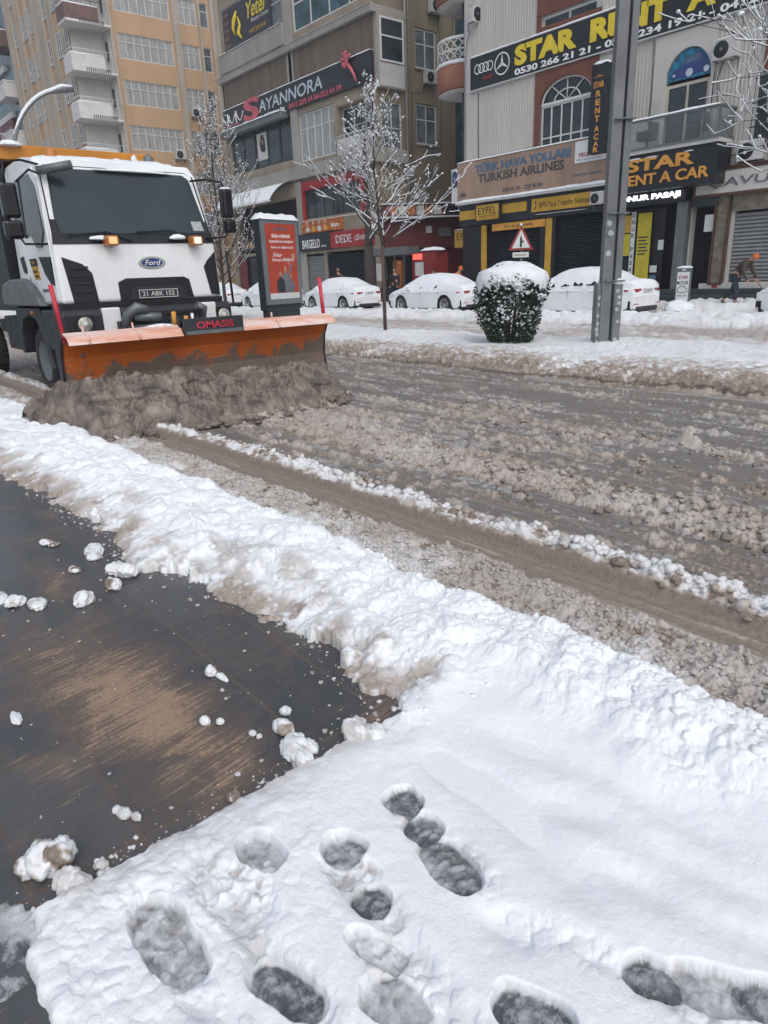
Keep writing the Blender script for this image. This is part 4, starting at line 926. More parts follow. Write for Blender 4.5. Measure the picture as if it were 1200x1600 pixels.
# ================================================================ parked cars (nose towards -x, near side at y0)
def make_car(rx, y0, label, bare, L=4.6, wheel=.335, spokes=5, z0=.03):
    root = empty('parked_car', (rx-L/2, y0+.9, z0), label, 'car', 'white snow covered cars parked along the far kerb')
    W = .90; yc = y0+W; tr, tf = .98, L-.95
    def ztop(t):
        return float(np.interp(t, [0, .04, .15, .55, .80, 1.05, 1.45, 2.1, 2.6, 2.95, 3.25, L-1.05, L-.9, L-.35, L-.10, L], [.62, .92, 1.03, 1.06, 1.12, 1.27, 1.42, 1.46, 1.43, 1.33, 1.16, .99, .96, .84, .72, .55]))
    def belt(t): return min(float(np.interp(t, [0, .3, 2.0, 3.4, L], [.90, .96, .93, .90, .66])), ztop(t)-.03)
    def hw(t): e = abs(t-L/2)/(L/2); return W*(1-.16*e**7-.05*e**2)
    def zb(t):
        z = .21+.06*max(0, abs(t-L/2)/(L/2)-.85)/.15
        for c in (tr, tf):
            d = abs(t-c)
            if d < wheel+.065: z = max(z, wheel+math.sqrt((wheel+.065)**2-d*d))
        return z
    ts = sorted(set([round(x, 4) for x in list(np.linspace(0, L, 70))+[tr+s*(wheel+.0649) for s in (-1, 1)]+[tf+s*(wheel+.0649) for s in (-1, 1)]]))
    def ring(t):
        w = hw(t); zt = ztop(t); bl = belt(t); b_ = zb(t); k = max(0, zt-bl-.05)
        cab_ = min(1, k/.30); wr = w*(.93-.27*cab_*min(1, (zt-bl)/.5))
        zs = [b_, max(b_, .30), max(b_, .52), max(b_+.01, .72)]
        P = [(w*.955, zs[0]), (w*.995, zs[1]), (w, zs[2]), (w*.99, zs[3]), (w*.965, max(bl, zs[3]+.005)), (wr, max(zt-.06*(.5+.5*cab_), bl+.01)), (wr*.72, zt-.01), (0, zt+.012)]
        return P
    def emit(b, fn, m=0, smooth=True, rows=None):
        rings = []
        for t in (rows or ts):
            P = fn(t); full = [(-y, z) for y, z in P]+[(y, z) for y, z in P[::-1][1:]]
            rings.append([(rx-t, yc+y, z+z0) for y, z in full])
        n = len(rings[0]); vs = [v for r in rings for v in r]
        b.add(vs, [(i*n+j, i*n+j+1, (i+1)*n+j+1, (i+1)*n+j) for i in range(len(rings)-1) for j in range(n-1)], m, smooth)
        return rings, n
    b = MB(); rings, n = emit(b, ring)
    b.add(rings[0], [tuple(range(n))]); b.add(rings[-1], [tuple(range(n))[::-1]])
    body = b.build('body', M['car_white'], root)
    MB().box(rx-L+.12, rx-.12, y0+.12, y0+1.68, z0+.17, z0+.50).build('underbody', M['black'], root)
    # side glass
    for sd in (-1, 1):
        b = MB(); lo = []; hi = []
        for t in np.linspace(1.10, 3.15, 30):
            P = ring(t); (ya, za), (yb, zb_) = P[4], P[5]; h = zb_-za
            if h < .06: continue
            lo.append((rx-t, yc+sd*(ya+(yb-ya)*.12+.006), z0+za+h*.12)); hi.append((rx-t, yc+sd*(ya+(yb-ya)*.9+.006), z0+za+h*.9))
        m_ = len(lo); b.add(lo+hi, [(i, i+1, m_+i+1, m_+i) for i in range(m_-1)], 0, True); b.build('side_window', M['glass'], root)
    # settled snow, thick on top and thin on the flanks
    rs_ = random.random()*50
    def sring(t):
        P = ring(t); out = []
        q = [P[4], ((P[4][0]+P[5][0])/2, (P[4][1]+P[5][1])/2), P[5], P[6], (P[6][0]*.5, (P[6][1]+P[7][1])/2), P[7]]
        q = [(P[3][0]*.999, (P[3][1]+P[4][1])/2)]+q
        th = [(.004, 0), (.014-bare*.016, .004), (.026-bare*.010, .012), (.045, .05), (.03, .085), (.01, .095), (0, .10)]
        for k, ((y, z), (a, c)) in enumerate(zip(q, th)):
            nz = float(fbm(np.array([t*2.2+rs_]), np.array([k*.5+rs_]), 1.3, 4, 7)[0])-.5
            f = float(fbm(np.array([t*9+rs_]), np.array([k*1.1]), 1, 3, 17)[0])-.5
            e = min(1, min(t, L-t)/.10+.25)
            out.append((y+(a+(nz*.05+f*.035)*(.9 if k in (0, 1, 2) else .4))*e, z+(c+nz*.02+f*.018)*e))
        return out
    b = MB(); r2, n2 = emit(b, sring, rows=list(np.linspace(.0, L-.06, 110))); b.build('snow_cover', M['cap'], root)
    # lights, plate, trim
    for sd in (-1, 1):
        y_ = yc+sd*.60; w_ = hw(.05)
        b = MB(); b.add([(rx+.012, yc+sd*.40, z0+.86), (rx+.012, yc+sd*.40, z0+.81), (rx-.03, yc+sd*(w_-.035), z0+.74), (rx-.03, yc+sd*(w_-.035), z0+.86),
                         (rx-.34, yc+sd*(hw(.34)*.98+.006), z0+.84), (rx-.34, yc+sd*(hw(.34)*.98+.006), z0+.79)], [(0, 1, 2, 3), (3, 2, 5, 4)] if sd > 0 else [(3, 2, 1, 0), (4, 5, 2, 3)])
        o = b.build('tail_light', M['redlight'], root); md = o.modifiers.new('s', 'SOLIDIFY'); md.thickness = .02; md.offset = 0
        b = MB(); b.add([(rx-L-.004, yc+sd*.45, z0+.66), (rx-L-.004, yc+sd*.45, z0+.60), (rx-L+.08, yc+sd*(hw(L-.06)-.02), z0+.62), (rx-L+.08, yc+sd*(hw(L-.06)-.02), z0+.72)], [(0, 1, 2, 3)])
        o = b.build('headlight', M['headlamp'], root); md = o.modifiers.new('s', 'SOLIDIFY'); md.thickness = .04; md.offset = 0
        MB().box(rx-.015, rx+.012, yc+sd*.62-.12, yc+sd*.62+.12, z0+.40, z0+.425).build('reflector', M['redlight'], root)
        mi = MB().box(rx-L+1.45, rx-L+1.60, yc+sd*.93-.07, yc+sd*.93+.09, z0+.93, z0+1.06).build('mirror', M['car_white'], root, bevel=.03)
        cap('snow_patch', (rx-L+1.52, yc+sd*.94, z0+1.05), (.10, .10, .05), mi, 21)
        b = MB()
        for t in (1.42, 2.50): b.box(rx-t-.11, rx-t+.09, yc+sd*(hw(t)+.004)-.012, yc+sd*(hw(t)+.004)+.012, z0+.80, z0+.83)
        b.build('door_handle', M['car_white'], root, bevel=.006)
        b = MB()
        for t in (1.30, 2.35, 3.42): b.box(rx-t-.004, rx-t+.004, yc+sd*hw(t)*.992-.006, yc+sd*hw(t)*.992+.004, z0+.34, z0+.86)
        b.build('door_seam', M['frame_dark'], root)
    MB().box(rx-.01, rx+.02, yc-.26, yc+.26, z0+.74, z0+.86).build('rear_plate', M['plate'], root, bevel=.004)
    text('21 ABC 47', 'plate_lettering', M['ink'], root, 'E', yc-.20, z0+.765, .40, .075, rx+.02, .002)
    MB().box(rx-.10, rx+.005, yc-.62, yc+.62, z0+.22, z0+.34).build('rear_diffuser', M['darkplastic'], root, bevel=.01)
    MB().box(rx-L-.006, rx-L+.1, yc-.42, yc+.42, z0+.34, z0+.54).build('grille', M['black'], root, bevel=.01)
    for sd in (-1, 1): MB().box(rx-L+.03, rx-L+.16, yc+sd*.66-.12, yc+sd*.66+.12, z0+.33, z0+.50).build('fog_light', M['black'], root, bevel=.02)
    for t in (tr, tf):
        for sd in (-1, 1):
            y_ = yc+sd*(W-.135); c = (rx-t, y_, z0+wheel)
            w = MB().lathe([(.215, -.10), (.30, -.11), (wheel-.012, -.085), (wheel, 0), (wheel-.012, .085), (.30, .11), (.215, .10)], c, 'y', 30).build('wheel', M['rubber'], root)
            b = MB(); b.lathe([(.225, sd*.10), (.235, sd*.108), (.222, sd*.112), (.205, sd*.10), (.20, sd*.02)], c, 'y', 30)
            for k in range(spokes):
                for da in (-.16, .16):
                    a = 2*math.pi*k/spokes; Mx = Matrix.Translation(c) @ Matrix.Rotation(a, 4, 'Y')
                    b.add([Mx @ Vector(p) for p in [(.03, sd*.075, da*.15), (.21, sd*.095, .21*math.tan(da)), (.205, sd*.085, .21*math.tan(da)+.028), (.03, sd*.07, .03+da*.15)]], [(0, 1, 2, 3)])
            b.lathe([(.0, sd*.085), (.045, sd*.08), (.05, sd*.06)], c, 'y', 14)
            b.build('rim', M['rim'], w)
            MB().lathe([(0, sd*.03), (.20, sd*.03)], c, 'y', 24).build('brake_disc', M['frame_dark'], w)
    return root
make_car(-11.95, 19.85, 'white saloon behind the grey steel lamp post, red tail light and plate towards us', 1.0, L=4.95)
make_car(-19.6, 20.35, 'white saloon between the thin tree and the snow topped bush', .35, L=4.55)
make_car(-26.6, 20.5, 'white saloon right of the advertising board, partly behind the thin tree trunk', .2, L=4.5)
make_car(-33.4, 20.6, 'white car mostly hidden behind the advertising board', .3, L=4.4)
make_car(-40.1, 20.9, 'white car left of the advertising board, just behind the truck cab', .2, L=4.5)
make_car(-4.05, 20.25, 'white car nose cut off by the right edge of the view', .3, L=4.5)

# ================================================================ street furniture
# lamp post: two steel box sections with a stickered cover
lp = empty('lamp_post', (-7.66, 11.9, .1), 'tall grey steel lamp post covered in round stickers, standing on the snowy median', 'lamp post')
def obox(b, cx, cy, w, d, z0, z1, rot, m=0, tx=0, ty=0):
    c, s_ = math.cos(rot), math.sin(rot); vs = []
    for z, ox, oy in ((z0, 0, 0), (z1, tx, ty)):
        for sx, sy in ((-1, -1), (1, -1), (1, 1), (-1, 1)):
            vs.append((cx+ox+c*sx*w/2-s_*sy*d/2, cy+oy+s_*sx*w/2+c*sy*d/2, z))
    b.add(vs, [(3, 2, 1, 0), (4, 5, 6, 7)]+[(i, (i+1) % 4, 4+(i+1) % 4, 4+i) for i in range(4)], m)
LR = rad(50)
b = MB(); obox(b, -7.70, 11.86, .19, .20, .1, 9.5, LR); b.build('post', M['lampsteel'], lp, bevel=.012)
b = MB(); obox(b, -7.56, 12.0, .12, .17, .1, 9.5, LR); b.build('rear_section', M['lampsteel'], lp, bevel=.01)
b = MB(); obox(b, -7.77, 11.87, .26, .26, .1, 1.27, LR); b.build('service_cover', M['lampsteel'], lp, bevel=.02)
b = MB(); obox(b, -7.57, 12.03, .17, .22, .1, 1.25, LR); b.build('rear_cover', M['lampsteel'], lp, bevel=.01)
b = MB()
ux, uy = math.cos(LR), math.sin(LR)   # width direction; the visible faces look along (uy,-ux) and (ux, uy)
nx_, ny_ = uy, -ux
def sticker_disc(b, cx, cy, z, nx, ny, r=.045):
    t = Vector((-ny, nx, 0)); c = Vector((cx+nx*.004, cy+ny*.004, z)); b.add([c+(t*math.cos(a*math.pi/9)+Vector((0, 0, 1))*math.sin(a*math.pi/9))*r for a in range(18)], [tuple(range(18))], 0)
pts = []
for k in range(9):
    for q in (-.08, .0, .08):
        if random.random() < .62: pts.append((q+random.uniform(-.02, .02), .22+k*.115+random.uniform(-.02, .02)))
for q, z in pts: sticker_disc(b, -7.77+nx_*.131+ux*q, 11.87+ny_*.131+uy*q, z, nx_, ny_, random.uniform(.032, .045))
for k in range(7):
    sticker_disc(b, -7.70+nx_*.101+ux*random.uniform(-.04, .04), 11.86+ny_*.101+uy*random.uniform(-.05, .05), 1.45+k*.17, nx_, ny_, .05)
for k in range(9):
    sticker_disc(b, -7.57+nx_*.111+ux*random.uniform(-.04, .04), 12.03+ny_*.111+uy*random.uniform(-.04, .04), .25+k*.11, nx_, ny_, .035)
b.build('stickers', M['sticker'], lp)
b = MB()
for k in range(26): b.box(-.012, .012, -.003, .003, 0, .022, M=Matrix.Translation((-7.57+nx_*.113-ux*.070, 12.03+ny_*.113-uy*.070, .22+k*.04)) @ Matrix.Rotation(LR, 4, 'Z'))
b.build('slots', M['ink'], lp)
b = MB(); b.tube([(-7.60, 11.97, 9.3), (-7.60, 11.6, 9.8), (-7.6, 10.2, 10.1), (-7.6, 9.4, 10.1)], .06, 8); b.box(-7.75, -7.45, 8.6, 9.5, 10.05, 10.16); b.build('lamp_arm', M['lampsteel'], lp)
cap('snow_patch', (-7.52, 12.02, 1.26), (.13, .12, .10), lp, 31)
b = MB(); 
for z in (1.30, 2.45, 3.95): obox(b, -7.60, 11.94, .36, .30, z, z+.02, LR)
b.build('strap', M['steel'], lp)

# curved lamp far down the street, left
sl = empty('street_lamp', (-41, 10.5, .1), 'curved pale grey street lamp with a snowy arm, above the orange truck body', 'street lamp')
path = [(-41, 10.5, .1), (-41, 10.5, 6.8)]+[(-41, 10.5+3.3*(1-math.cos(a))*.98, 6.8+4.3*math.sin(a)) for a in np.linspace(.1, 1.35, 12)]
MB().tube(path, [.16]+[.12]*1+[.11-.004*i for i in range(12)], 10).build('pole', M['lampsteel'], sl)
e = path[-1]; MB().tube([e, (-41, e[1]+.5, e[2]+.16), (-41, e[1]+1.05, e[2]+.22)], [.10, .16, .12], 10).build('lamp_head', M['lampsteel'], sl)
MB().tube([(p[0], p[1], p[2]+.09) for p in path[4:]]+[(-41, e[1]+.5, e[2]+.30), (-41, e[1]+1.0, e[2]+.34)], [.05, .06, .07, .08, .09, .09, .09, .09, .09, .10, .12, .09], 8).build('snow_cover', M['cap'], sl)
s2 = copy_tree(sl); s2.location = (-58, 8.9, 1.6); s2['label'] = 'tip of a second curved street lamp arm in the top left corner'
for o in (sl, s2): o['group'] = 'curved street lamps'

# advertising board
ba = rad(105)  # face normal direction is rotated a little from +x
bb = empty('advertising_board', (-15.4, 9.55, .1), 'grey advertising board with a red poster and a snow cap, standing on the median', 'advertising board')
fd = Vector((math.cos(rad(105)), math.sin(rad(105)), 0))      # along the face
fn = Vector((math.sin(rad(105)), -math.cos(rad(105)), 0))     # towards the viewer
c0 = Vector((-15.6, 9.78, 0))
MX = Matrix(((fd.x, fn.x, 0, c0.x), (fd.y, fn.y, 0, c0.y), (0, 0, 1, 0), (0, 0, 0, 1)))
def bbx(name, x0, x1, y0, y1, z0, z1, m, parent, bev=0): return MB().box(x0, x1, y0, y1, z0, z1, M=MX).build(name, M[m], parent, bevel=bev)
bbx('casing', -.66, .66, -.22, .0, .85, 2.98, 'bbdark', bb, .03); fr = bbx('frame', -.66, .66, -.001, .05, .98, 2.97, 'bbgrey', bb, .012)
bbx('base', -.60, .60, -.20, -.01, .05, .98, 'bbdark', bb, .02)
ps = bbx('poster', -.53, .53, .048, .056, 1.11, 2.86, 'poster', bb)
def bbtext(s, x, z, w, h, m, shear=0, bold=.012):
    o = text(s, 'lettering', M[m], None, 'E', x, z, w, h, .0, .003, shear, bold)
    n = len(o.data.vertices); c = np.empty(n*3); o.data.vertices.foreach_get('co', c); c = c.reshape(-1, 3)
    inv = np.array(wloc(ps).inverted() @ MX); q = np.stack([c[:, 1], c[:, 0]+.0565, c[:, 2], np.ones(n)], 1)@inv.T; o.data.vertices.foreach_set('co', q[:, :3].ravel()); o.parent = ps
bbtext('Alkolsüz ve Arabuluculuk', -.33, 2.54, .66, .09, 'whitelet'); bbtext('Uyuşmazlıkta Sorumluluğumuz', -.42, 2.41, .86, .085, 'whitelet'); bbtext('Sizlere ve Sağlamıza İyi', -.38, 2.28, .80, .085, 'whitelet')
bbtext('Fırkası', -.33, 2.10, .28, .10, 'whitelet', .4, .0); bbtext('Sonuçu Bekleriz', -.38, 1.98, .78, .10, 'whitelet', .3, .0); bbtext('çağrı Merkezi', -.26, 2.68, .50, .12, 'ta_blue', .1, .01)
b = MB(); b.box(-.53, .53, .056, .060, 1.11, 1.25, M=MX); b.build('footer_strip', M['plate'], ps)
def disc(b, cx, cz, rx_, rz_, y=.0585, n=16): b.add([MX @ Vector((cx+rx_*math.cos(2*math.pi*i/n), y, cz+rz_*math.sin(2*math.pi*i/n))) for i in range(n)], [tuple(range(n))])
for nm_, cx_, w_, zt_, o_, mm in (('pictured_person', .07, .15, 1.72, .0570, 'bbgrey'), ('pictured_person', -.12, .15, 1.60, .0574, 'frame_dark'), ('pictured_person', .27, .12, 1.55, .0578, 'steel')):
    b = MB(); b.add([MX @ Vector((cx_+u*w_, o_, z)) for u, z in ((-.9, 1.26), (.9, 1.26), (1, zt_-.12), (.75, zt_-.03), (.25, zt_), (.2, zt_+.05), (-.2, zt_+.05), (-.25, zt_), (-.75, zt_-.03), (-1, zt_-.12))], [tuple(range(10))]); b.build(nm_, M[mm], ps)
b = MB(); b.add([MX @ Vector((u, .0576, z)) for u, z in ((.17, 1.70), (.22, 1.66), (.36, 1.92), (.31, 1.97))], [(0, 1, 2, 3)]); b.build('raised_arm', M['bbgrey'], ps)
b = MB(); disc(b, -.12, 1.70, .045, .06, .0586); disc(b, .07, 1.82, .045, .065, .0586); disc(b, .27, 1.65, .035, .045, .0588); disc(b, .20, 1.95, .03, .05, .0588); disc(b, .39, 2.12, .07, .07, .0588); b.build('pictured_faces', M['skin'], ps)
b = MB(); 
for i in range(13):
    for j in range(5):
        x = -.69+1.38*i/12; y = -.26+.34*j/4; e_ = min(1, min(i, 12-i)/.9, min(j, 4-j)/.9); b.v.append(MX @ Vector((x, y, 2.95+(.13+.012*math.sin(i*1.9)+.01*math.sin(j*2.2+i))*(e_**.4 if e_ > 0 else 0))))
b.f = [([i*5+j, (i+1)*5+j, (i+1)*5+j+1, i*5+j+1], 0) for i in range(12) for j in range(4)]; b.sm = [True]*len(b.f)
b.build('snow_cap', M['cap'], bb)

# warning sign behind the bush
sgn = Matrix.Translation((-10.17, 12.4, 0)) @ Matrix.Rotation(rad(38), 4, 'Z')
sg = empty('warning_sign', (-10.17, 12.4, .1), 'triangular red and white road sign with a small plate, rising behind the bush', 'road sign')
MB().tube([(-10.17, 12.42, .1), (-10.17, 12.42, 2.3)], .03, 8).build('pole', M['lampsteel'], sg)
def tri(w, z0, z1, y0, y1): return [(-w, z0), (w, z0), (0, z1)]
MB().prism(tri(.262, 1.965, 2.47, 0, 0), 'y', -.03, -.015, M=sgn).build('sign_plate', M['redlight'], sg, bevel=.004)
MB().prism(tri(.188, 2.01, 2.375, 0, 0), 'y', -.036, -.031, M=sgn).build('sign_field', M['white'], sg)
b = MB(); b.prism([(-.022, 2.03), (.022, 2.03), (.022, 2.20), (-.0, 2.27), (-.022, 2.20)], 'y', -.040, -.037, M=sgn); b.prism([(.024, 2.12), (.06, 2.12), (.06, 2.155), (.024, 2.155)], 'y', -.040, -.037, M=sgn); b.build('pictogram', M['ink'], sg)
MB().box(-.17, .17, -.036, -.02, 1.82, 1.925, M=sgn).build('text_plate', M['white'], sg, bevel=.003)
o = text('DİKKAT', 'lettering', M['signred'], None, 'S', -.13, 1.855, .26, .045, -.037, .002, bold=.01)
o.data.transform(wloc(sg).inverted() @ sgn); o.parent = sg
cap('snow_patch', (-10.17, 12.39, 2.46), (.03, .03, .04), sg, 33)

# pavement board
ab = empty('pavement_board', (-11.47, 22.0, .25), 'upright white pavement board with red and black lettering, half sunk in snow', 'pavement board')
MB().box(-11.72, -11.23, 21.97, 22.03, .22, 1.46).build('panel_frame', M['steel'], ab, bevel=.02)
pn = MB().box(-11.675, -11.275, 21.955, 21.968, .32, 1.32).build('panel', M['white'], ab, bevel=.004)
MB().box(-11.54, -11.41, 21.955, 21.968, 1.36, 1.40).build('grip', M['white'], ab, bevel=.01)
text('STAR', 'lettering', M['signred'], pn, 'S', -11.63, 1.11, .31, .10, 21.954, .003, bold=.02)
text('MOTOR', 'lettering', M['ink'], pn, 'S', -11.66, .94, .37, .11, 21.954, .003, bold=.01)
b = MB(); b.tube([(-11.64, 21.95, .76), (-11.60, 21.95, .85), (-11.52, 21.95, .90), (-11.42, 21.95, .89), (-11.38, 21.95, .84), (-11.31, 21.95, .80), (-11.30, 21.95, .73), (-11.46, 21.95, .70), (-11.62, 21.95, .72), (-11.64, 21.95, .76)], .010, 5); b.build('car_outline', M['ink'], pn)
text('RENT A CAR', 'lettering', M['ink'], pn, 'S', -11.62, .58, .30, .05, 21.954, .003)
cap('snow_cap', (-11.475, 22.0, 1.44), (.26, .07, .06), ab, 35); cap('snow_foot', (-11.45, 21.80, .2), (.45, .35, .28), ab, 36)
# ================================================================ buildings
def W3(face, at, a, out, z): return (a, at-out, z) if face == 'S' else (at+out, a, z)
def fbox(b, face, at, a0, a1, o0, o1, z0, z1, m=0):
    p, q = W3(face, at, a0, o0, z0), W3(face, at, a1, o1, z1)
    return b.box(min(p[0], q[0]), max(p[0], q[0]), min(p[1], q[1]), max(p[1], q[1]), z0, z1, m)
def fb(name, face, at, a0, a1, o0, o1, z0, z1, m, parent, bevel=0):
    return fbox(MB(), face, at, a0, a1, o0, o1, z0, z1).build(name, M[m], parent, bevel=bevel)
def wall(name, face, at, a0, a1, z0, z1, ops, m, parent, dep=.22):
    A = sorted(set([a0, a1]+[v for o in ops for v in o[:2] if a0 < v < a1])); Z = sorted(set([z0, z1]+[v for o in ops for v in o[2:4] if z0 < v < z1]))
    b = MB()
    for i in range(len(A)-1):
        for j in range(len(Z)-1):
            ca, cz = (A[i]+A[i+1])/2, (Z[j]+Z[j+1])/2
            if any(o[0] < ca < o[1] and o[2] < cz < o[3] for o in ops): continue
            b.quad(*[W3(face, at, a, 0, z) for a, z in ((A[i], Z[j]), (A[i+1], Z[j]), (A[i+1], Z[j+1]), (A[i], Z[j+1]))])
    for o in ops:
        l, r, d, u = o[:4]
        for (p, q) in (((l, d), (l, u)), ((l, u), (r, u)), ((r, u), (r, d)), ((r, d), (l, d))):
            b.quad(W3(face, at, p[0], 0, p[1]), W3(face, at, q[0], 0, q[1]), W3(face, at, q[0], -dep, q[1]), W3(face, at, p[0], -dep, p[1]))
    me = D.meshes.new(name); me.from_pydata([tuple(wloc(parent).inverted() @ Vector(v)) for v in b.v], [], [f for f, _ in b.f]); me.materials.append(M[m])
    o = D.objects.new(name, me); COL.objects.link(o); o.parent = parent; return o
def slat(b, at, a0, a1, z, p):
    pr = [(-.12, z), (-.055, z+p*.22), (-.065, z+p*.50), (-.12, z+p*.96)]
    b.add([W3('S', at, a, o, zz) for a in (a0, a1) for o, zz in pr], [(0, 1, 5, 4), (1, 2, 6, 5), (2, 3, 7, 6)])
_wc = {}
def window(face, at, a0, a1, z0, z1, cols, hb, fm, pm, parent, inset=.10, t=.05, sill=None, name='window', mul=None):
    w, h = round(a1-a0, 3), round(z1-z0, 3); key = (face, w, h, cols, tuple(hb), fm, pm, t, mul)
    P = Vector(W3(face, at, (a0+a1)/2, -inset, z0))
    if key in _wc:
        s = _wc[key]; o = s.copy(); COL.objects.link(o); o.parent = parent; o.location = P-Vector(wloc(parent).translation)
        for c in s.children: d = c.copy(); COL.objects.link(d); d.parent = o
    else:
        b = MB(); 
        def bx(u0, u1, v0, v1, o0=0, o1=.05): fbox(b, face, at, a0+u0, a0+u1, -inset+o0, -inset+o1, z0+v0, z0+v1)
        bx(0, w, 0, t); bx(0, w, h-t, h); bx(0, t, t, h-t); bx(w-t, w, t, h-t)
        mt = mul or t*.8
        for k in range(1, cols): u = w*k/cols; bx(u-mt/2, u+mt/2, t, h-t, .004, .046)
        for f in hb: bx(t, w-t, h*f-mt/2, h*f+mt/2, .008, .042)
        me_o = b.build(name, M[fm], None, origin=P); me_o.parent = parent; me_o.location = P-Vector(wloc(parent).translation)
        b = MB(); fbox(b, face, at, a0+t*.5, a1-t*.5, -inset-.02, -inset+.012, z0+t*.5, z1-t*.5)
        pn = b.build('pane', M[pm], None, origin=P); pn.parent = me_o; pn.location = (0, 0, 0)
        _wc[key] = me_o; o = me_o
    return o
def ribs(name, a0, a1, z0, z1, at, m, parent, pitch=.14, d=.035):
    b = MB(); n = int((a1-a0)/pitch); pr = []
    for k in range(n+1):
        u = a0+k*pitch; pr += [(u, at-.004), (u+pitch*.18, at-d), (u+pitch*.62, at-d), (u+pitch*.80, at-.004)]
    pr = [(min(p[0], a1), p[1]) for p in pr]; k = len(pr)
    b.add([(x, y, z0) for x, y in pr]+[(x, y, z1) for x, y in pr], [(i, i+1, k+i+1, k+i) for i in range(k-1)])
    return b.build(name, M[m], parent)
def thing_at(name, loc, label, cat, group=None): return empty(name, loc, label, cat, group)
def sign(name, face, at, a0, a1, z0, z1, m, label, out=.12, cat='shop sign', border=None, snow=True, group=None, off=.0, bt=.03):
    r = thing_at(name, W3(face, at, (a0+a1)/2, out, z0), label, cat, group)
    p = fb('panel', face, at, a0, a1, off, out, z0, z1, m, r, .008)
    if border:
        b = MB()
        fbox(b, face, at, a0-bt, a1+bt, off, out+.02, z0-bt, z0); fbox(b, face, at, a0-bt, a1+bt, off, out+.02, z1, z1+bt)
        fbox(b, face, at, a0-bt, a0, off, out+.02, z0, z1); fbox(b, face, at, a1, a1+bt, off, out+.02, z0, z1); b.build('border', M[border], r)
    if snow: ledge_snow(face, at, a0-bt, a1+bt, out+.03, z1+(bt if border else 0)-.01, r)
    return r, p
def ledge_snow(face, at, a0, a1, out, z, parent, h=.07, o0=-.02):
    n = max(6, int((a1-a0)/.12)); b = MB(); rows = 5; s = random.random()*40
    for i in range(n+1):
        a = a0+(a1-a0)*i/n; hh = h*(.55+.7*float(fbm(np.array([a*1.7+s]), np.array([s]), 1, 3, 3)[0])); e = min(1, min(i, n-i)/1.5); hh *= .3+.7*e
        for k, (o, q) in enumerate(((o0, 0), (o0, .8), (o0+(out-o0)*.5, 1), (out-.01, .75), (out+.012, 0))): b.v.append(W3(face, at, a, o, z+hh*q))
    b.f = [([i*rows+k, i*rows+k+1, (i+1)*rows+k+1, (i+1)*rows+k], 0) for i in range(n) for k in range(rows-1)]; b.sm = [True]*len(b.f)
    b.add(b.v[:rows], [tuple(range(rows))]); b.add(b.v[-rows-rows:-rows], [tuple(range(rows))])
    return b.build('snow_ledge', M['cap'], parent)
AC = None
def ac(face, at, a, z, label, s=1.0, rzx=None):
    """outdoor unit; first call builds, later ones are copies"""
    global AC
    if AC is None:
        r = empty('air_conditioner', (0, 0, 0), label, 'air conditioner', 'air conditioning units on the facades')
        MB().box(-.42, .42, -.36, -.06, 0, .58).build('casing', M['acwhite'], r, bevel=.02)
        g = MB().lathe([(0, -.012), (.235, -.012), (.25, 0)], (-.12, -.36, .29), 'y', 24).build('fan_grille', M['black'], r)
        MB().lathe([(0, -.02), (.05, -.018), (.055, -.012)], (-.12, -.36, .29), 'y', 12).build('hub', M['steel'], g)
        b = MB()
        for x in (-.34, .34): b.box(x-.02, x+.02, -.36, 0, -.03, -.003).box(x-.02, x+.02, -.03, 0, -.30, -.03)
        b.build('bracket', M['steel'], r)
        b = MB(); nn = 8
        for i in range(nn+1):
            for j in range(5):
                e_ = min(1, min(i, nn-i)/1.2, min(j, 4-j)/1.2); b.v.append((-.43+.86*i/nn, -.37+.32*j/4, .575+.06*e_))
        b.f = [([i*5+j, (i+1)*5+j, (i+1)*5+j+1, i*5+j+1], 0) for i in range(nn) for j in range(4)]; b.sm = [True]*len(b.f); b.build('snow_cap', M['cap'], r)
        AC = r; o = r
    else: o = copy_tree(AC)
    o['label'] = label; o.location = W3(face, at, a, 0, z); o.rotation_euler = (0, 0, 0 if face == 'S' else rad(90)); o.scale = (s, s, s); return o

# ---------------------------------------------------------------- right hand building (ribbed cream facade), plane y = 26
Y3 = 26.0
b3 = thing_at('ribbed_building', (-14, 30, 0), 'cream building with ribbed cladding and brick red arched window bays, at the right', 'building')
ops3 = [(-20.52, -17.86, 6.30, 8.80), (-20.55, -17.92, 9.75, 11.10), (-14.92, -13.30, 5.60, 8.62), (-8.9, -6.6, 5.9, 8.3), (-14.9, -13.2, 10.9, 12.6), (-24.6, -20.0, .2, 3.9), (-19.7, -16.75, .2, 4.0), (-16.6, -14.0, .2, 3.7), (-13.5, -12.45, .2, 3.5), (-11.95, -6.0, .88, 3.22)]
wall('wall', 'S', Y3, -24.82, -3.0, .1, 15.0, ops3, 'cream_plain', b3, .35)
fb('side_wall', 'S', Y3, -24.82, -24.80, -14, -.0, .1, 15.0, 'cream_plain', b3); MB().box(-3.02, -3.0, 26, 40, .1, 15).build('side_wall', M['cream_plain'], b3)
MB().box(-24.8, -3.0, 26.36, 39.9, .1, 14.9).build('interior', M['dark_interior'], b3); MB().box(-24.9, -2.9, 25.9, 40, 15.0, 15.25).build('roof', M['b2concrete'], b3)
for a0, a1, z0, z1 in ((-24.25, -20.75, 6.5, 9.1), (-24.25, -20.75, 10.55, 15), (-17.75, -15.45, 6.3, 9.1), (-17.75, -15.2, 10.55, 15), (-13.12, -11.95, 4.4, 9.1), (-13.0, -11.6, 10.55, 15)): ribs('ribbed_cladding', a0, a1, z0, z1, Y3, 'cream_siding', b3)
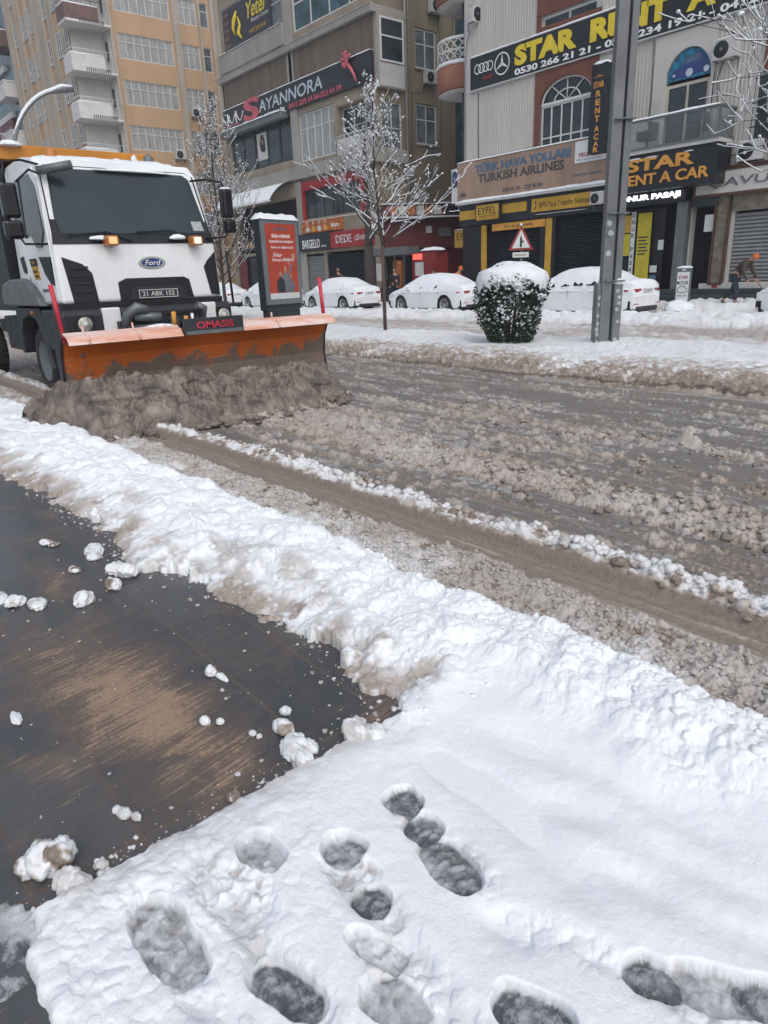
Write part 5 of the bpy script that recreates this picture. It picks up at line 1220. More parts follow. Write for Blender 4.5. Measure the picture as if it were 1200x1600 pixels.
def arch_surround(cx, hw_, z0, zs, top, a0, a1, z1, m, out=.09, name='arch_surround', squash=1.0, zb=None):
    """flat plate from a0..a1, z0..z1 with an arched hole (half width hw_, springing zs, crown top)"""
    n = 20; arc = [(cx+hw_*math.cos(math.pi*(1-k/n)), zs+(top-zs)*math.sin(math.pi*(1-k/n))) for k in range(n+1)]
    b = MB(); outer = []
    for (x, z) in arc:
        t = (x-cx)/hw_; outer.append((a0 if abs(t) > .999 and t < 0 else a1 if abs(t) > .999 else cx+(x-cx)*((a1-cx) if x > cx else (cx-a0))/hw_, z1))
    outer[0] = (a0, z1); outer[-1] = (a1, z1)
    I = arc; O = outer; k = len(I)
    for o_ in (out, ):
        b.add([W3('S', Y3, x, o_, z) for x, z in I]+[W3('S', Y3, x, o_, z) for x, z in O], [(i, i+1, k+i+1, k+i) for i in range(k-1)])
    b.add([W3('S', Y3, x, out, z) for x, z in I]+[W3('S', Y3, x, -.08, z) for x, z in I], [(i, i+1, k+i+1, k+i) for i in range(k-1)])
    for (l, r) in ((a0, arc[0][0]), (arc[-1][0], a1)):
        if r-l > .02: fbox(b, 'S', Y3, l, r, 0, out, z0, zs); b.quad(W3('S', Y3, l, out, zs), W3('S', Y3, r, out, zs), W3('S', Y3, r, out, z1), W3('S', Y3, l, out, z1)) if False else None
    # left and right outer strips between springing and top
    b.add([W3('S', Y3, x, out, z) for x, z in ((a0, zs), (arc[0][0], zs), (a0, z1))], [(0, 1, 2)]); b.add([W3('S', Y3, x, out, z) for x, z in ((arc[-1][0], zs), (a1, zs), (a1, z1))], [(0, 1, 2)])
    for a in (a0, a1): b.quad(W3('S', Y3, a, 0, z0), W3('S', Y3, a, out, z0), W3('S', Y3, a, out, z1), W3('S', Y3, a, 0, z1))
    return b.build(name, M[m], parent=b3)
arch_surround(-19.2, 1.27, 6.35, 7.98, 8.80, -20.72, -17.75, 9.16, 'brickred')
fb('brick_band', 'S', Y3, -20.72, -17.75, 0, .09, 10.52, 10.72, 'brickred', b3); fb('brick_band', 'S', Y3, -20.72, -20.56, 0, .09, 10.72, 11.1, 'brickred', b3); fb('brick_band', 'S', Y3, -20.72, -17.75, 0, .09, 11.12, 15, 'brickred', b3)
def arch_window(cx, hw_, z0, zs, top, cols, fm, pm, rays=True):
    b = MB(); n = 16
    def arcpts(r, s=1): return [W3('S', Y3, cx+r*math.cos(math.pi*(1-k/n)), -.05, zs+(top-zs)*s*math.sin(math.pi*(1-k/n))) for k in range(n+1)]
    b.tube(arcpts(hw_-.03), .045, 5)
    if rays:
        b.tube(arcpts(hw_*.5, .5), .028, 5)
        for q in (.28, .5, .72): b.tube([W3('S', Y3, cx, -.05, zs), W3('S', Y3, cx+hw_*math.cos(math.pi*q), -.05, zs+(top-zs)*math.sin(math.pi*q))], .026, 5)
    fbox(b, 'S', Y3, cx-hw_, cx+hw_, -.10, 0, zs-.06, zs+.03)
    f = b.build('arched_window', M[fm], b3)
    b = MB(); pts = [(cx-hw_, zs)]+[(cx+hw_*math.cos(math.pi*(1-k/n)), zs+(top-zs)*math.sin(math.pi*(1-k/n))) for k in range(1, n)]+[(cx+hw_, zs)]
    b.add([W3('S', Y3, x, -.10, z) for x, z in pts], [tuple(range(len(pts)))]); b.build('pane', M[pm], f)
    window('S', Y3, cx-hw_, cx+hw_, z0, zs-.06, cols, [.22], fm, 'shop_glass', b3, .10, .07)
    return f
arch_window(-19.2, 1.24, 6.40, 7.98, 8.78, 5, 'frame_white', 'shop_glass')
window('S', Y3, -20.52, -17.95, 9.78, 11.08, 2, [], 'frame_white', 'shop_glass', b3, .10, .09)
window('S', Y3, -14.88, -13.22, 10.92, 12.58, 2, [], 'frame_white', 'shop_glass', b3, .10, .09)
# smooth bay with the arched car picture
arch_surround(-14.12, .84, 5.60, 7.62, 8.60, -15.40, -13.18, 9.14, 'cream_plain', .07, 'smooth_bay')
window('S', Y3, -14.92, -13.32, 5.6, 7.56, 2, [], 'frame_cream', 'shop_glass', b3, .09, .10)
f = MB(); n = 16; pts = [(-14.12+.80*math.cos(math.pi*(1-k/n)), 7.66+.92*math.sin(math.pi*(1-k/n))) for k in range(n+1)]
f.add([W3('S', Y3, x, -.02, z) for x, z in pts], [tuple(range(n+1))]); cp = f.build('arched_picture', M['carblue'], b3)
def pic(name, pts, m, o=.0): b = MB(); b.add([W3('S', Y3, x, -.012+o, z) for x, z in pts], [tuple(range(len(pts)))]); return b.build(name, M[m], cp)
pic('pictured_car', [(-14.80, 7.74), (-14.72, 7.98), (-14.40, 8.10), (-14.18, 8.34), (-13.75, 8.42), (-13.55, 8.25), (-13.42, 7.95), (-13.40, 7.78), (-14.2, 7.72)], 'signblue')
pic('pictured_window', [(-14.36, 8.10), (-14.14, 8.32), (-13.78, 8.38), (-13.68, 8.2)], 'ta_blue', .004)
for cx, r in ((-14.10, .13), (-13.50, .10), (-14.66, .05)): pic('pictured_wheel', [(cx+r*math.cos(a*math.pi/8), 7.84+r*math.sin(a*math.pi/8)) for a in range(16)], 'chrome', .006)
fb('terracotta_bay', 'S', Y3, -11.55, -9.2, 0, .09, 7.3, 9.1, 'brickred', b3); window('S', Y3, -8.88, -6.62, 5.95, 8.28, 3, [.7], 'frame_white', 'shop_glass', b3)
b = MB()
for k in range(15): b.tube([W3('S', Y3, -11.6+k*.13, .35, 5.1), W3('S', Y3, -11.6+k*.13, .35, 7.1)], .012, 4)
for z in (5.1, 5.7, 6.4, 7.1): b.tube([W3('S', Y3, -11.65, .35, z), W3('S', Y3, -9.6, .35, z)], .018, 4)
b.build('iron_railing', M['black'], b3)
fb('dark_bay', 'S', Y3, -11.6, -9.5, 0, .04, 5.05, 7.2, 'shop_glass', b3)
# upper board
r, p = sign('roof_height_board', 'S', Y3, -24.3, -8.6, 9.22, 10.46, 'signblack', 'long black and yellow car hire board across the ribbed facade', .16, border='frame_white')
text('STAR', 'lettering', M['signyellow'], p, 'S', -21.75, 9.62, 3.05, .74, Y3-.165, .03, bold=.06); text('RENT', 'lettering', M['signyellow'], p, 'S', -18.1, 9.62, 3.2, .74, Y3-.165, .03, bold=.06)
text('A', 'lettering', M['signyellow'], p, 'S', -14.3, 9.62, 1.0, .74, Y3-.165, .03, bold=.06); text('CAR', 'lettering', M['signyellow'], p, 'S', -12.7, 9.62, 2.4, .70, Y3-.165, .03, bold=.035)
text('0530 266 21 21 - 0532 234 19 21 - 0412 228 84 84', 'phone_numbers', M['whitelet'], p, 'S', -21.75, 9.30, 12.4, .24, Y3-.165, .015, bold=.03)
def ring3(b, cx, cz, r, t, o=.17, n=28):
    for k in range(n):
        a0, a1 = 2*math.pi*k/n, 2*math.pi*(k+1)/n; b.quad(*[W3('S', Y3, cx+q*math.cos(a), o, cz+q*math.sin(a)) for q, a in ((r, a0), (r, a1), (r-t, a1), (r-t, a0))])
b = MB()
for k in range(4): ring3(b, -23.85+.24*k, 9.98, .19, .04, .172+.002*k)
b.build('four_rings', M['whitelet'], p)
text('Audi', 'lettering', M['signred'], p, 'S', -23.55, 9.50, .55, .16, Y3-.165, .01, bold=.02)
b = MB(); ring3(b, -22.45, 9.90, .42, .05, .172)
for a in (90, 210, 330):
    c, s_ = math.cos(rad(a)), math.sin(rad(a)); b.add([W3('S', Y3, -22.45+c*.39, .173, 9.90+s_*.39), W3('S', Y3, -22.45-s_*.07, .173, 9.90+c*.07), W3('S', Y3, -22.45+s_*.07, .173, 9.90-c*.07)], [(0, 1, 2)])
b.build('three_pointed_star', M['whitelet'], p)
# airline board
r, p = sign('airline_board', 'S', Y3, -24.98, -16.75, 4.72, 6.38, 'ta_panel', 'weathered brown airline board with faded blue letters under the ribbed wall', .30, snow=True)
ledge_snow('S', Y3, -24.98, -16.75, .45, 4.66, r, .12, .26); fb('gutter', 'S', Y3, -25.0, -16.75, .0, .42, 4.58, 4.68, 'frame_white', r)
for s_, a, z, w, h, m, bo in (('TÜRK HAVA YOLLARI', -23.85, 5.82, 5.2, .42, 'ta_blue', .055), ('TURKISH AIRLINES', -23.65, 5.40, 4.7, .36, 'ta_grey', .03), ('228 56 20 - 228 90 00', -22.2, 4.88, 2.2, .16, 'ta_grey', .01), ('biletleri isteyin', -18.45, 5.02, 1.3, .14, 'ta_blue', 0)):
    text(s_, 'lettering', M[m], p, 'S', a, z, w, h, Y3-.30, .012, bold=bo)
text('✲', 'emblem', M['ta_grey'], p, 'S', -24.85, 4.86, .4, .30, Y3-.30, .01) if False else None
b = MB()
for k in range(5): a = rad(90+(k-2)*34); b.add([W3('S', Y3, -24.62+q*math.cos(a)-e*math.sin(a), .305, 4.90+q*math.sin(a)+e*math.cos(a)) for q, e in ((.03, 0), (.14, -.04), (.30, 0), (.14, .04))], [(0, 1, 2, 3)])
b.build('leaf_emblem', M['ta_grey'], p)
r2, p2 = sign('small_airline_plate', 'S', Y3-.30, -18.42, -17.0, 5.52, 6.30, 'white', 'small white airline plate with red italic letters at the end of the brown board', .05, snow=False)
text('PEGASUS', 'lettering', M['signred'], p2, 'S', -18.25, 5.72, 1.05, .15, Y3-.35, .006, shear=.3, bold=.02); text('Bilet satış noktası', 'lettering', M['ta_blue'], p2, 'S', -18.3, 5.58, 1.1, .08, Y3-.35, .004)
# vertical black sign
vs_ = thing_at('projecting_sign', (-16.93, 25.0, 5.6), 'tall narrow black sign with orange stacked letters beside the steel lamp post', 'shop sign')
p = MB().box(-17.28, -16.60, 24.85, 25.20, 5.62, 8.58).build('panel', M['signblack'], vs_, bevel=.02)
for k, (ch, z) in enumerate(zip(['STAR', 'R', 'E', 'N', 'T', 'A', 'C', 'A', 'R'], [7.80, 7.51, 7.23, 6.96, 6.69, 6.36, 6.09, 5.87, 5.67])):
    w = .44 if k == 0 else .20; text(ch, 'lettering', M['signorange'], p, 'S', -16.93-w/2, z, w, .20 if k < 7 else .17, 24.85, .01, bold=.03)
b = MB()
for k in range(6): b.box(-17.13+.07*k, -17.10+.07*k, 24.84, 24.85, 8.14, 8.17+.05*(k in (2, 3)))
b.build('small_emblem', M['signorange'], p)
b = MB().tube([(-16.62, 25.9, 5.8), (-16.62, 25.9, 8.35)], .04, 6).tube([(-16.60, 25.05, 8.25), (-16.62, 25.9, 8.25)], .03, 6).tube([(-16.60, 25.05, 5.9), (-16.62, 25.9, 5.9)], .03, 6); b.build('bracket', M['steel'], vs_)
cap('snow_cap', (-16.94, 25.02, 8.56), (.36, .19, .13), vs_, 41)
# balcony with glass front
bal = thing_at('glass_balcony', (-14.7, 25.4, 5.5), 'shallow balcony with grey framed glass front above the black car hire sign', 'balcony')
YB = 24.95
MB().box(-16.1, -12.28, YB, 26.0, 5.36, 5.48).build('slab', M['acwhite'], bal)
b = MB()
for a in (-16.06, -14.22, -12.9, -12.33): fbox(b, 'S', YB+.02, a-.04, a+.04, -.02, .05, 5.48, 6.40)
b.box(-16.1, -12.28, YB-.04, YB+.04, 6.38, 6.46).box(-16.1, -12.28, YB-.035, YB+.035, 5.48, 5.55).box(-12.36, -12.28, YB+.05, 26, 6.38, 6.46).box(-12.36, -12.28, YB+.05, 26, 5.48, 5.55); b.build('rail_frame', M['steel'], bal)
gm = mat('balcony_glass', (.62, .68, .70), .05, var=.05, trans=.95)
b = MB(); b.box(-16.05, -12.38, YB-.004, YB+.004, 5.55, 6.38).box(-12.324, -12.316, YB+.05, 26, 5.55, 6.38); b.build('glass_front', gm, bal)
ledge_snow('S', YB, -16.1, -12.28, .05, 6.45, bal, .07, -.05)
def armchair(x, y, z, label):
    c = thing_at('armchair', (x, y, z), label, 'armchair', 'armchairs on the glass balcony')
    MB().box(x-.28, x+.28, y-.28, y+.24, z+.34, z+.46).build('seat', M['greyfab'], c, bevel=.03); MB().box(x+.16, x+.28, y-.26, y+.26, z+.46, z+.92).build('backrest', M['greyfab'], c, bevel=.04)
    for s_ in (-1, 1): MB().box(x-.26, x+.2, y+s_*.27-.04, y+s_*.27+.04, z+.46, z+.62).build('armrest', M['greyfab'], c, bevel=.02)
    MB().tube([(x, y, z+.05), (x, y, z+.36)], .035, 6).build('leg', M['black'], c); MB().lathe([(0, .03), (.22, .02), (.24, 0)], (x, y, z+.02), 'z', 16).build('foot', M['black'], c)
armchair(-15.15, 25.4, 5.48, 'dark armchair at the left behind the balcony glass'); armchair(-13.3, 25.45, 5.48, 'dark armchair at the right behind the balcony glass, by the corner')
# lower car hire sign, passage sign
r, p = sign('car_hire_sign', 'S', Y3, -16.1, -12.3, 4.12, 5.33, 'signblack', 'deep black sign with large orange letters below the glass balcony', .95, snow=False)
text('STAR', 'lettering', M['signorange'], p, 'S', -15.65, 4.79, 2.55, .42, Y3-.95, .05, bold=.035); text('RENT A CAR', 'lettering', M['signorange'], p, 'S', -15.9, 4.33, 3.35, .36, Y3-.95, .05, bold=.02)
for a, w in ((-15.6, .5), (-15.0, .55), (-13.5, .35)): ledge_snow('S', Y3-.95, a, a+w, .05, 5.20, r, .05, .0)
fb('panel', 'S', Y3, -16.5, -13.5, .02, .54, 3.68, 4.115, 'signblack', r)
ons = thing_at('passage_sign', (-15.2, 25.4, 3.75), 'white illuminated letters over the dark passage entrance', 'illuminated sign')
m = mat('lit_white', (.95, .97, 1.0), .5, var=.02, emit=1.6)
text('ONUR PASAJI', 'lettering', m, ons, 'S', -16.1, 3.80, 2.4, .24, Y3-.56, .05, bold=.03)
b = MB().box(-16.2, -13.6, Y3-.56, Y3-.54, 3.755, 3.775); b.build('mounting_rail', M['signblack'], ons)
# stone letters sign
r, p = sign('jeweller_sign', 'S', Y3, -13.30, -6.2, 3.82, 4.52, 'cream_plain', 'cream sign with brown border and raised grey letters at the right edge', .28, border='brown_metal', snow=False, bt=.09)
text('ÇAVUŞOĞLU', 'lettering', M['steel'], p, 'S', -12.85, 3.95, 4.6, .44, Y3-.29, .03, shear=.15)
fb('trim', 'S', Y3, -13.39, -6.1, .0, .34, 4.62, 4.66, 'brown_metal', r)
# shopfronts of the ribbed building
for a0, a1, nm in ((-24.55, -20.0, 3.30), (-19.66, -16.8, 3.9)):
    b = MB(); z = .2
    while z < nm: slat(b, Y3, a0, a1, z, .10); z += .10
    b.build('roller_shutter', M['shutter_dark'], b3)
for a0, a1 in ((-23.62, -23.35), (-19.92, -19.60)): fb('yellow_pilaster', 'S', Y3, a0, a1, .0, .10, .2, 3.62, 'eyfel', b3)
for a0, a1 in ((-24.82, -23.64), (-20.2, -19.94), (-19.58, -19.4), (-16.9, -16.62)): fb('pilaster', 'S', Y3, a0, a1, .0, .09, .2, 3.62, 'black', b3)
r, p = sign('fascia_sign', 'S', Y3, -24.98, -16.8, 3.66, 4.55, 'signblack', 'black fascia band with yellow panels below the airline board', .16, snow=False)
fb('yellow_panel', 'S', Y3, -24.95, -23.75, .16, .19, 3.93, 4.32, 'eyfel', r); fb('yellow_panel', 'S', Y3, -22.30, -20.92, .16, .19, 4.02, 4.40, 'eyfel', r)
r, p = sign('money_transfer_sign', 'S', Y3-.16, -20.62, -17.62, 3.92, 4.44, 'eyfel', 'long yellow money transfer sign to the left of the lamp post', .06, snow=False)
text('BPN Para Transfer Noktası', 'lettering', M['ink'], p, 'S', -20.2, 4.06, 2.5, .22, Y3-.22, .006); b = MB(); b.tube([W3('S', Y3-.16, -20.42, .065, 4.34), W3('S', Y3-.16, -20.36, .065, 4.2), W3('S', Y3-.16, -20.42, .065, 4.05), W3('S', Y3-.16, -20.48, .065, 4.02)], .02, 5); b.build('swirl_mark', M['ink'], p)
ledge_snow('S', Y3, -20.4, -17.8, .22, 3.80, r, .03)
r, p = sign('exchange_office_sign', 'S', Y3-.16, -23.70, -22.32, 3.82, 4.46, 'eyfel', 'square yellow sign with black frame standing proud of the fascia over the shutters', .22, border='ink', snow=False)
text('EYFEL', 'lettering', M['ink'], p, 'S', -23.58, 4.06, 1.12, .30, Y3-.38, .01); text('DÖVİZ ve ALTIN', 'lettering', M['signred'], p, 'S', -23.5, 3.88, 1.0, .06, Y3-.38, .005); b = MB(); fbox(b, 'S', Y3-.16, -23.55, -22.5, .22, .23, 3.98, 4.0); b.build('rule', M['ink'], p)
r, p = sign('door_banner', 'S', Y3, -22.95, -19.95, 3.32, 3.62, 'signorange', 'orange strip sign over the left black roller shutter', .12, snow=False)
text('her an yanınızda', 'lettering', M['ink'], p, 'S', -22.2, 3.37, 1.6, .18, Y3-.12, .006)
ac('S', Y3-.16, -17.25, 3.92, 'small dark fronted air conditioner under the brown board, beside the lamp post', .75)
ac('S', Y3, -12.75, 7.90, 'air conditioner on the ribbed strip right of the arched car picture', 1.0); ac('S', Y3, -11.55, 4.72, 'air conditioner just above the cream sign with raised letters', 1.0)
ac('E', -24.80+.0, 26.3, 10.9, 'air conditioner at the top left corner of the ribbed building', 1.05).location = (-24.25, 25.99, 11.75)
D.objects[-1] if False else None
# passage: posters and columns
MB().box(-16.6, -14.0, 26.0, 26.3, .2, .25).build('threshold', M['step'], b3)
def poster(name, a0, a1, z0, z1, m, label, o=.02, lines=0, y=None):
    r = thing_at(name, (a0, (y or Y3)-o, z0), label, 'poster'); p = fb('panel', 'S', y or Y3, a0, a1, o-.02, o, z0, z1, m, r)
    if lines:
        b = MB()
        for k in range(lines): z = z1-(z1-z0)*(.36+.30*k/lines); fbox(b, 'S', y or Y3, a0+.06, a1-.08-.08*(k % 2), o, o+.004, z, z+.05)
        b.build('text_lines', M['frame_dark'], p)
    return r, p
YP = 26.0
fb('yellow_mount', 'S', YP, -16.58, -14.55, -.16, -.12, .3, 3.6, 'black', b3)
poster('tall_yellow_poster', -15.62, -15.05, 1.0, 3.45, 'yellowposter', 'tall yellow poster with dark lines of text inside the passage entrance', .0, 6)
poster('small_yellow_poster', -16.28, -15.92, 1.95, 2.75, 'yellowposter', 'small plain yellow poster left of the vertical lettered strip', .0)
poster('top_yellow_poster', -16.50, -15.90, 2.80, 3.42, 'eyfel', 'ochre poster at the top of the passage wall, above the small yellow one', .0)
r, p = poster('vertical_name_strip', -15.88, -15.70, .8, 3.52, 'plate', 'narrow white strip with vertical black letters between the yellow posters', .03)
for k, ch in enumerate('ONUR PASAJI'):
    if ch != ' ': text(ch, 'lettering', M['ink'], p, 'S', -15.85, 3.32-k*.245, .11, .16, YP-.03, .004, bold=.02)
poster('white_notice', -14.72, -14.50, 2.10, 2.45, 'plate', 'small white notice on the dark passage door', .0)
poster('red_notice', -14.98, -14.70, 1.30, 1.55, 'plate', 'small notice with a red block low on the passage wall', .0); poster('blue_notice', -14.98, -14.70, .98, 1.2, 'ta_blue', 'small blue notice below the red one', .0)
fb('column', 'S', Y3, -13.92, -13.52, .0, .30, .2, 3.72, 'steel', b3)
fb('stone_pilaster', 'S', Y3, -12.52, -12.12, .0, .12, .88, 3.75, 'stone', b3); b = MB()
for a in (-12.60, -12.14): fbox(b, 'S', Y3, a, a+.07, .0, .16, .86, 3.75)
fbox(b, 'S', Y3, -12.60, -12.07, .0, .155, .80, .86); b.build('pilaster_trim', M['brown_metal'], b3)
b = MB(); z = .90
while z < 3.12: slat(b, Y3, -11.93, -6.0, z, .125); z += .125
b.build('grey_roller_shutter', M['shutter_grey'], b3); fb('lintel', 'S', Y3, -12.0, -6, .0, .1, 3.24, 3.75, 'stone', b3)
fb('white_plinth', 'S', Y3, -12.9, -6, .0, .14, .68, .86, 'cream_plain', b3); fb('red_mark', 'S', Y3, -12.42, -12.22, .14, .145, .70, .84, 'signred', b3)
for k in range(3): fb('entrance_step', 'S', Y3, -14.6 if k else -16.6, -6, .0, 1.3-.4*k, .14+.18*k, .14+.18*(k+1)-.003, 'step', b3, .01)
poster('door_picture', -12.98, -12.56, 2.62, 3.18, 'plate', 'framed pale notice beside the stone pilaster', .03)
poster('dark_sign_plate', -13.45, -12.5, 3.45, 3.78, 'frame_dark', 'small dark plate between the black sign and the cream sign', .2)

def cable(at, pts, parent, r=.012, face='S'):
    P_ = [W3(face, at, a, .05, z) for a, z in pts]; MB().tube(P_, r, 5).build('cable', M['black'], parent)
cable(Y3, [(-24.4, 11.6), (-24.6, 11.2), (-24.72, 10.2), (-24.7, 8.4), (-24.68, 6.5)], b3); cable(Y3, [(-23.9, 9.1), (-23.9, 7.6), (-23.88, 6.45)], b3, .02)
cable(Y3, [(-12.9, 7.9), (-13.05, 7.4), (-12.95, 6.6), (-12.6, 5.9), (-12.2, 5.2)], b3); cable(Y3, [(-15.5, 9.1), (-15.45, 7.2), (-15.5, 6.5)], b3, .010)
cable(Y3, [(-13.1, 5.0), (-12.4, 4.98), (-11.9, 5.0)], b3, .014)
# ---------------------------------------------------------------- middle building, facade y = 26, side x = -31.1
b2 = thing_at('beauty_salon_building', (-39, 32, 0), 'grimy beige middle building with brown cladding and a drainpipe on its side wall', 'building')
XS = -31.1
ops2 = [(-46.3, -39.3, 15.55, 18.0), (-38.2, -31.3, 14.85, 18.4), (-46.6, -39.05, 8.50, 10.9), (-38.3, -34.6, 8.22, 10.72), (-34.4, -31.3, 7.95, 10.4), (-46.9, -39.0, 3.4, 6.4), (-38.25, -32.5, 5.05, 6.72), (-38.7, -36.5, .15, 3.02), (-36.3, -32.4, .15, 3.05), (-46.9, -39.1, .15, 3.2)]
wall('wall', 'S', 26, -47.0, XS, .1, 22, ops2, 'b2beige', b2, .5)
fb('dark_recess', 'E', XS, 31.7, 36, .0, .06, .2, 22, 'teal', b2)
ops2e = [(28.83, 30.42, 12.0, 13.86), (28.83, 30.42, 8.36, 10.35), (26.4, 27.75, 7.95, 10.2), (28.9, 30.3, 15.6, 17.4), (26.5, 31.5, .1, 5.0)]
wall('side_wall', 'E', XS, 26, 36, .1, 22, ops2e, 'b2stucco', b2, .3)
MB().box(-46.9, XS-.6, 26.52, 38, .1, 21.9).build('interior', M['dark_interior'], b2); MB().box(-47.2, XS+.2, 25.8, 38, 22, 22.3).build('roof', M['b2concrete'], b2)
fb('end_wall', 'E', -47.0, 26, 38, -.02, .0, .1, 22, 'b2concrete', b2)
fb('pilaster', 'S', 26, -38.95, -38.3, 0, .12, 7.9, 22, 'b2concrete', b2); fb('pilaster', 'S', 26, -39.0, -38.35, .0, .10, .1, 7.2, 'b2concrete', b2); fb('pilaster', 'S', 26, -34.60, -34.42, 0, .1, 7.9, 10.75, 'b2beige', b2); fb('pilaster', 'S', 26, -47.0, -46.65, 0, .12, 11.2, 22, 'pilaster', b2)
fb('parapet', 'S', 26, -46.65, -38.97, .0, .30, 14.45, 15.5, 'b2concrete', b2); ledge_snow('S', 26, -46.65, -38.97, .33, 15.5, b2, .05)
fb('ledge', 'S', 26, -47.0, XS+.25, .0, .34, 13.98, 14.32, 'b2concrete', b2, .02); ledge_snow('S', 26, -47, XS+.25, .36, 14.31, b2, .03)
fb('ledge', 'E', XS, 26, 28.0, .0, .25, 13.98, 14.32, 'b2concrete', b2, .02)
cl = ribs('brown_cladding', -46.9, XS-.02, 12.3, 13.98, 25.9, 'brown_siding', b2, .62, .02); fb('cladding_back', 'S', 26, -46.9, XS, .0, .098, 12.3, 13.98, 'brown_siding', b2)
window('S', 26, -46.3, -39.3, 15.55, 18.0, 4, [.5], 'frame_white', 'pane', b2)
window('S', 26, -38.2, -31.3, 14.85, 18.4, 4, [.38], 'frame_white', 'teal', b2, .12, .10)
# glazed bay on the corner
MB().box(XS, XS+.28, 26.02, 27.85, 10.75, 13.97).build('corner_bay', M['b2concrete'], b2)
window('E', XS+.30, 26.15, 27.75, 11.9, 13.85, 1, [.58], 'frame_white', 'shop_glass', b2, .0, .09); fb('bay_panel', 'E', XS+.28, 26.12, 27.78, .0, .03, 10.82, 11.85, 'acwhite', b2)
window('E', XS, 26.4, 27.75, 7.98, 10.18, 2, [.45], 'frame_white', 'pane', b2)
MB().box(XS-.02, XS+.12, 31.6, 31.75, .2, 22).build('wall_edge', M['b2stucco'], b2)
window('E', XS, 28.85, 30.40, 12.02, 13.84, 2, [.62], 'frame_white', 'pane', b2, .12, .07); window('E', XS, 28.85, 30.40, 8.38, 10.33, 2, [.62], 'frame_white', 'pane', b2, .12, .07); window('E', XS, 28.92, 30.28, 15.62, 17.38, 2, [.62], 'frame_white', 'pane', b2, .12, .07)
for z in (11.93, 8.29): fb('sill', 'E', XS, 28.75, 30.5, .0, .10, z, z+.06, 'b2concrete', b2)
MB().tube([(XS+.12, 28.05, 5.4), (XS+.12, 28.05, 22)], .07, 8).build('drainpipe', M['b2concrete'], b2); MB().tube([(XS+.08, 28.3, 5.4), (XS+.08, 28.3, 22)], .035, 6).build('cable_duct', M['b2beige'], b2)
ac('E', XS, 29.75, 11.30, 'air conditioner between the two side wall windows of the middle building', 1.0); ac('E', XS, 30.2, 14.6, 'air conditioner high on the side wall near the drainpipe', 1.1)
# salon floor windows with awning box
for k in range(5): a0 = -46.55+k*1.5; window('S', 26, a0, a0+1.46, 8.52, 10.88, 1, [.82], 'frame_dark', 'shop_glass', b2, .12, .10)
p = poster('window_portrait', -43.3, -42.1, 8.95, 10.5, 'cream_plain', 'pale portrait poster of a long haired woman in the salon window', -.06, 0, 26)[1]
b = MB(); b.add([W3('S', 26, x, -.055, z) for x, z in ((-42.9, 9.5), (-42.98, 9.9), (-42.8, 10.35), (-42.55, 10.40), (-42.35, 10.1), (-42.3, 9.5), (-42.5, 9.35))], [tuple(range(7))]); b.build('pictured_hair', M['ink'], p)
b = MB(); b.add([W3('S', 26, -42.62+.11*math.cos(a*.5236), -.05, 9.98+.17*math.sin(a*.5236)) for a in range(12)], [tuple(range(12))]); b.build('pictured_face', M['skin'], p)
window('S', 26, -38.28, -34.62, 8.24, 10.70, 5, [.68], 'frame_white', 'curtain', b2, .12, .06)
fb('floor_band', 'S', 26, -47, XS+.25, .0, .28, 7.30, 7.95, 'b2concrete', b2, .01); fb('floor_band', 'E', XS, 26, 28, .0, .25, 7.30, 7.95, 'b2concrete', b2, .01)
b = MB(); b.tube([(-34.4, 25.78, 8.95), (-31.0, 25.78, 8.95), (-31.0, 27.8, 8.95)], .03, 5); 
for k in range(14): b.tube([(-34.3+k*.25, 25.78, 7.95), (-34.3+k*.25, 25.78, 8.95)], .015, 4)
b.build('balcony_rail', M['frame_white'], b2); fb('balcony_sheet', 'S', 25.80, -34.3, -31.05, -.02, .0, 7.95, 8.80, 'acwhite', b2)
fb('soffit', 'S', 26, -34.4, XS, -.02, .06, 10.45, 10.80, 'b2beige', b2)
window('S', 26, -34.35, -31.35, 8.0, 10.35, 3, [.6], 'frame_white', 'shop_glass', b2, .35, .05)
# roller awning box
aw = thing_at('awning_box', (-43, 25.6, 10.7), 'folded grey awning box with a line of snow below the salon sign', 'awning'); fb('box', 'S', 26, -46.9, -39.2, .12, .62, 10.72, 11.10, 'steel', aw, .04); ledge_snow('S', 26, -46.9, -39.2, .66, 11.08, aw, .09, .1)
# salon sign
r, p = sign('salon_sign', 'S', 26, -46.95, XS-.02, 11.05, 12.42, 'signblack', 'long dark salon sign with silver and pink letters and a red flower, mid building', .18, snow=True)
text('S', 'initial', M['pinkred'], p, 'S', -44.25, 11.30, 1.9, 1.25, 25.82, .06, shear=.15, bold=.03); text('AYANNORA', 'lettering', M['chrome'], p, 'S', -42.25, 11.52, 6.9, .66, 25.82, .06, shear=.12, bold=.015)
text('ESTETİK & GÜZELLİK', 'lettering', M['whitelet'], p, 'S', -44.4, 11.13, 5.1, .30, 25.82, .03, bold=.02)
text('0412 223 64 56-223 64 59', 'phone_numbers', M['pinkred'], p, 'S', -38.9, 11.13, 5.2, .27, 25.82, .03, bold=.015)
b = MB()
for a in (-46.3, -45.2): b.tube([(a, 25.79, 11.45), (a, 25.79, 12.15)], .05, 6)
for s0 in (-47.0, -46.3, -45.2): b.tube([(s0+.0+t*1.0, 25.79, 12.1-.55*math.sin(t*math.pi)) for t in np.linspace(.05, .95, 8)], .035, 5)
b.build('bridge_emblem', M['whitelet'], p); b = MB(); fbox(b, 'S', 26, -46.8, -44.9, .18, .21, 11.40, 11.47); b.build('bridge_deck', M['pinkred'], p)
b = MB(); rng2 = random.Random(3)
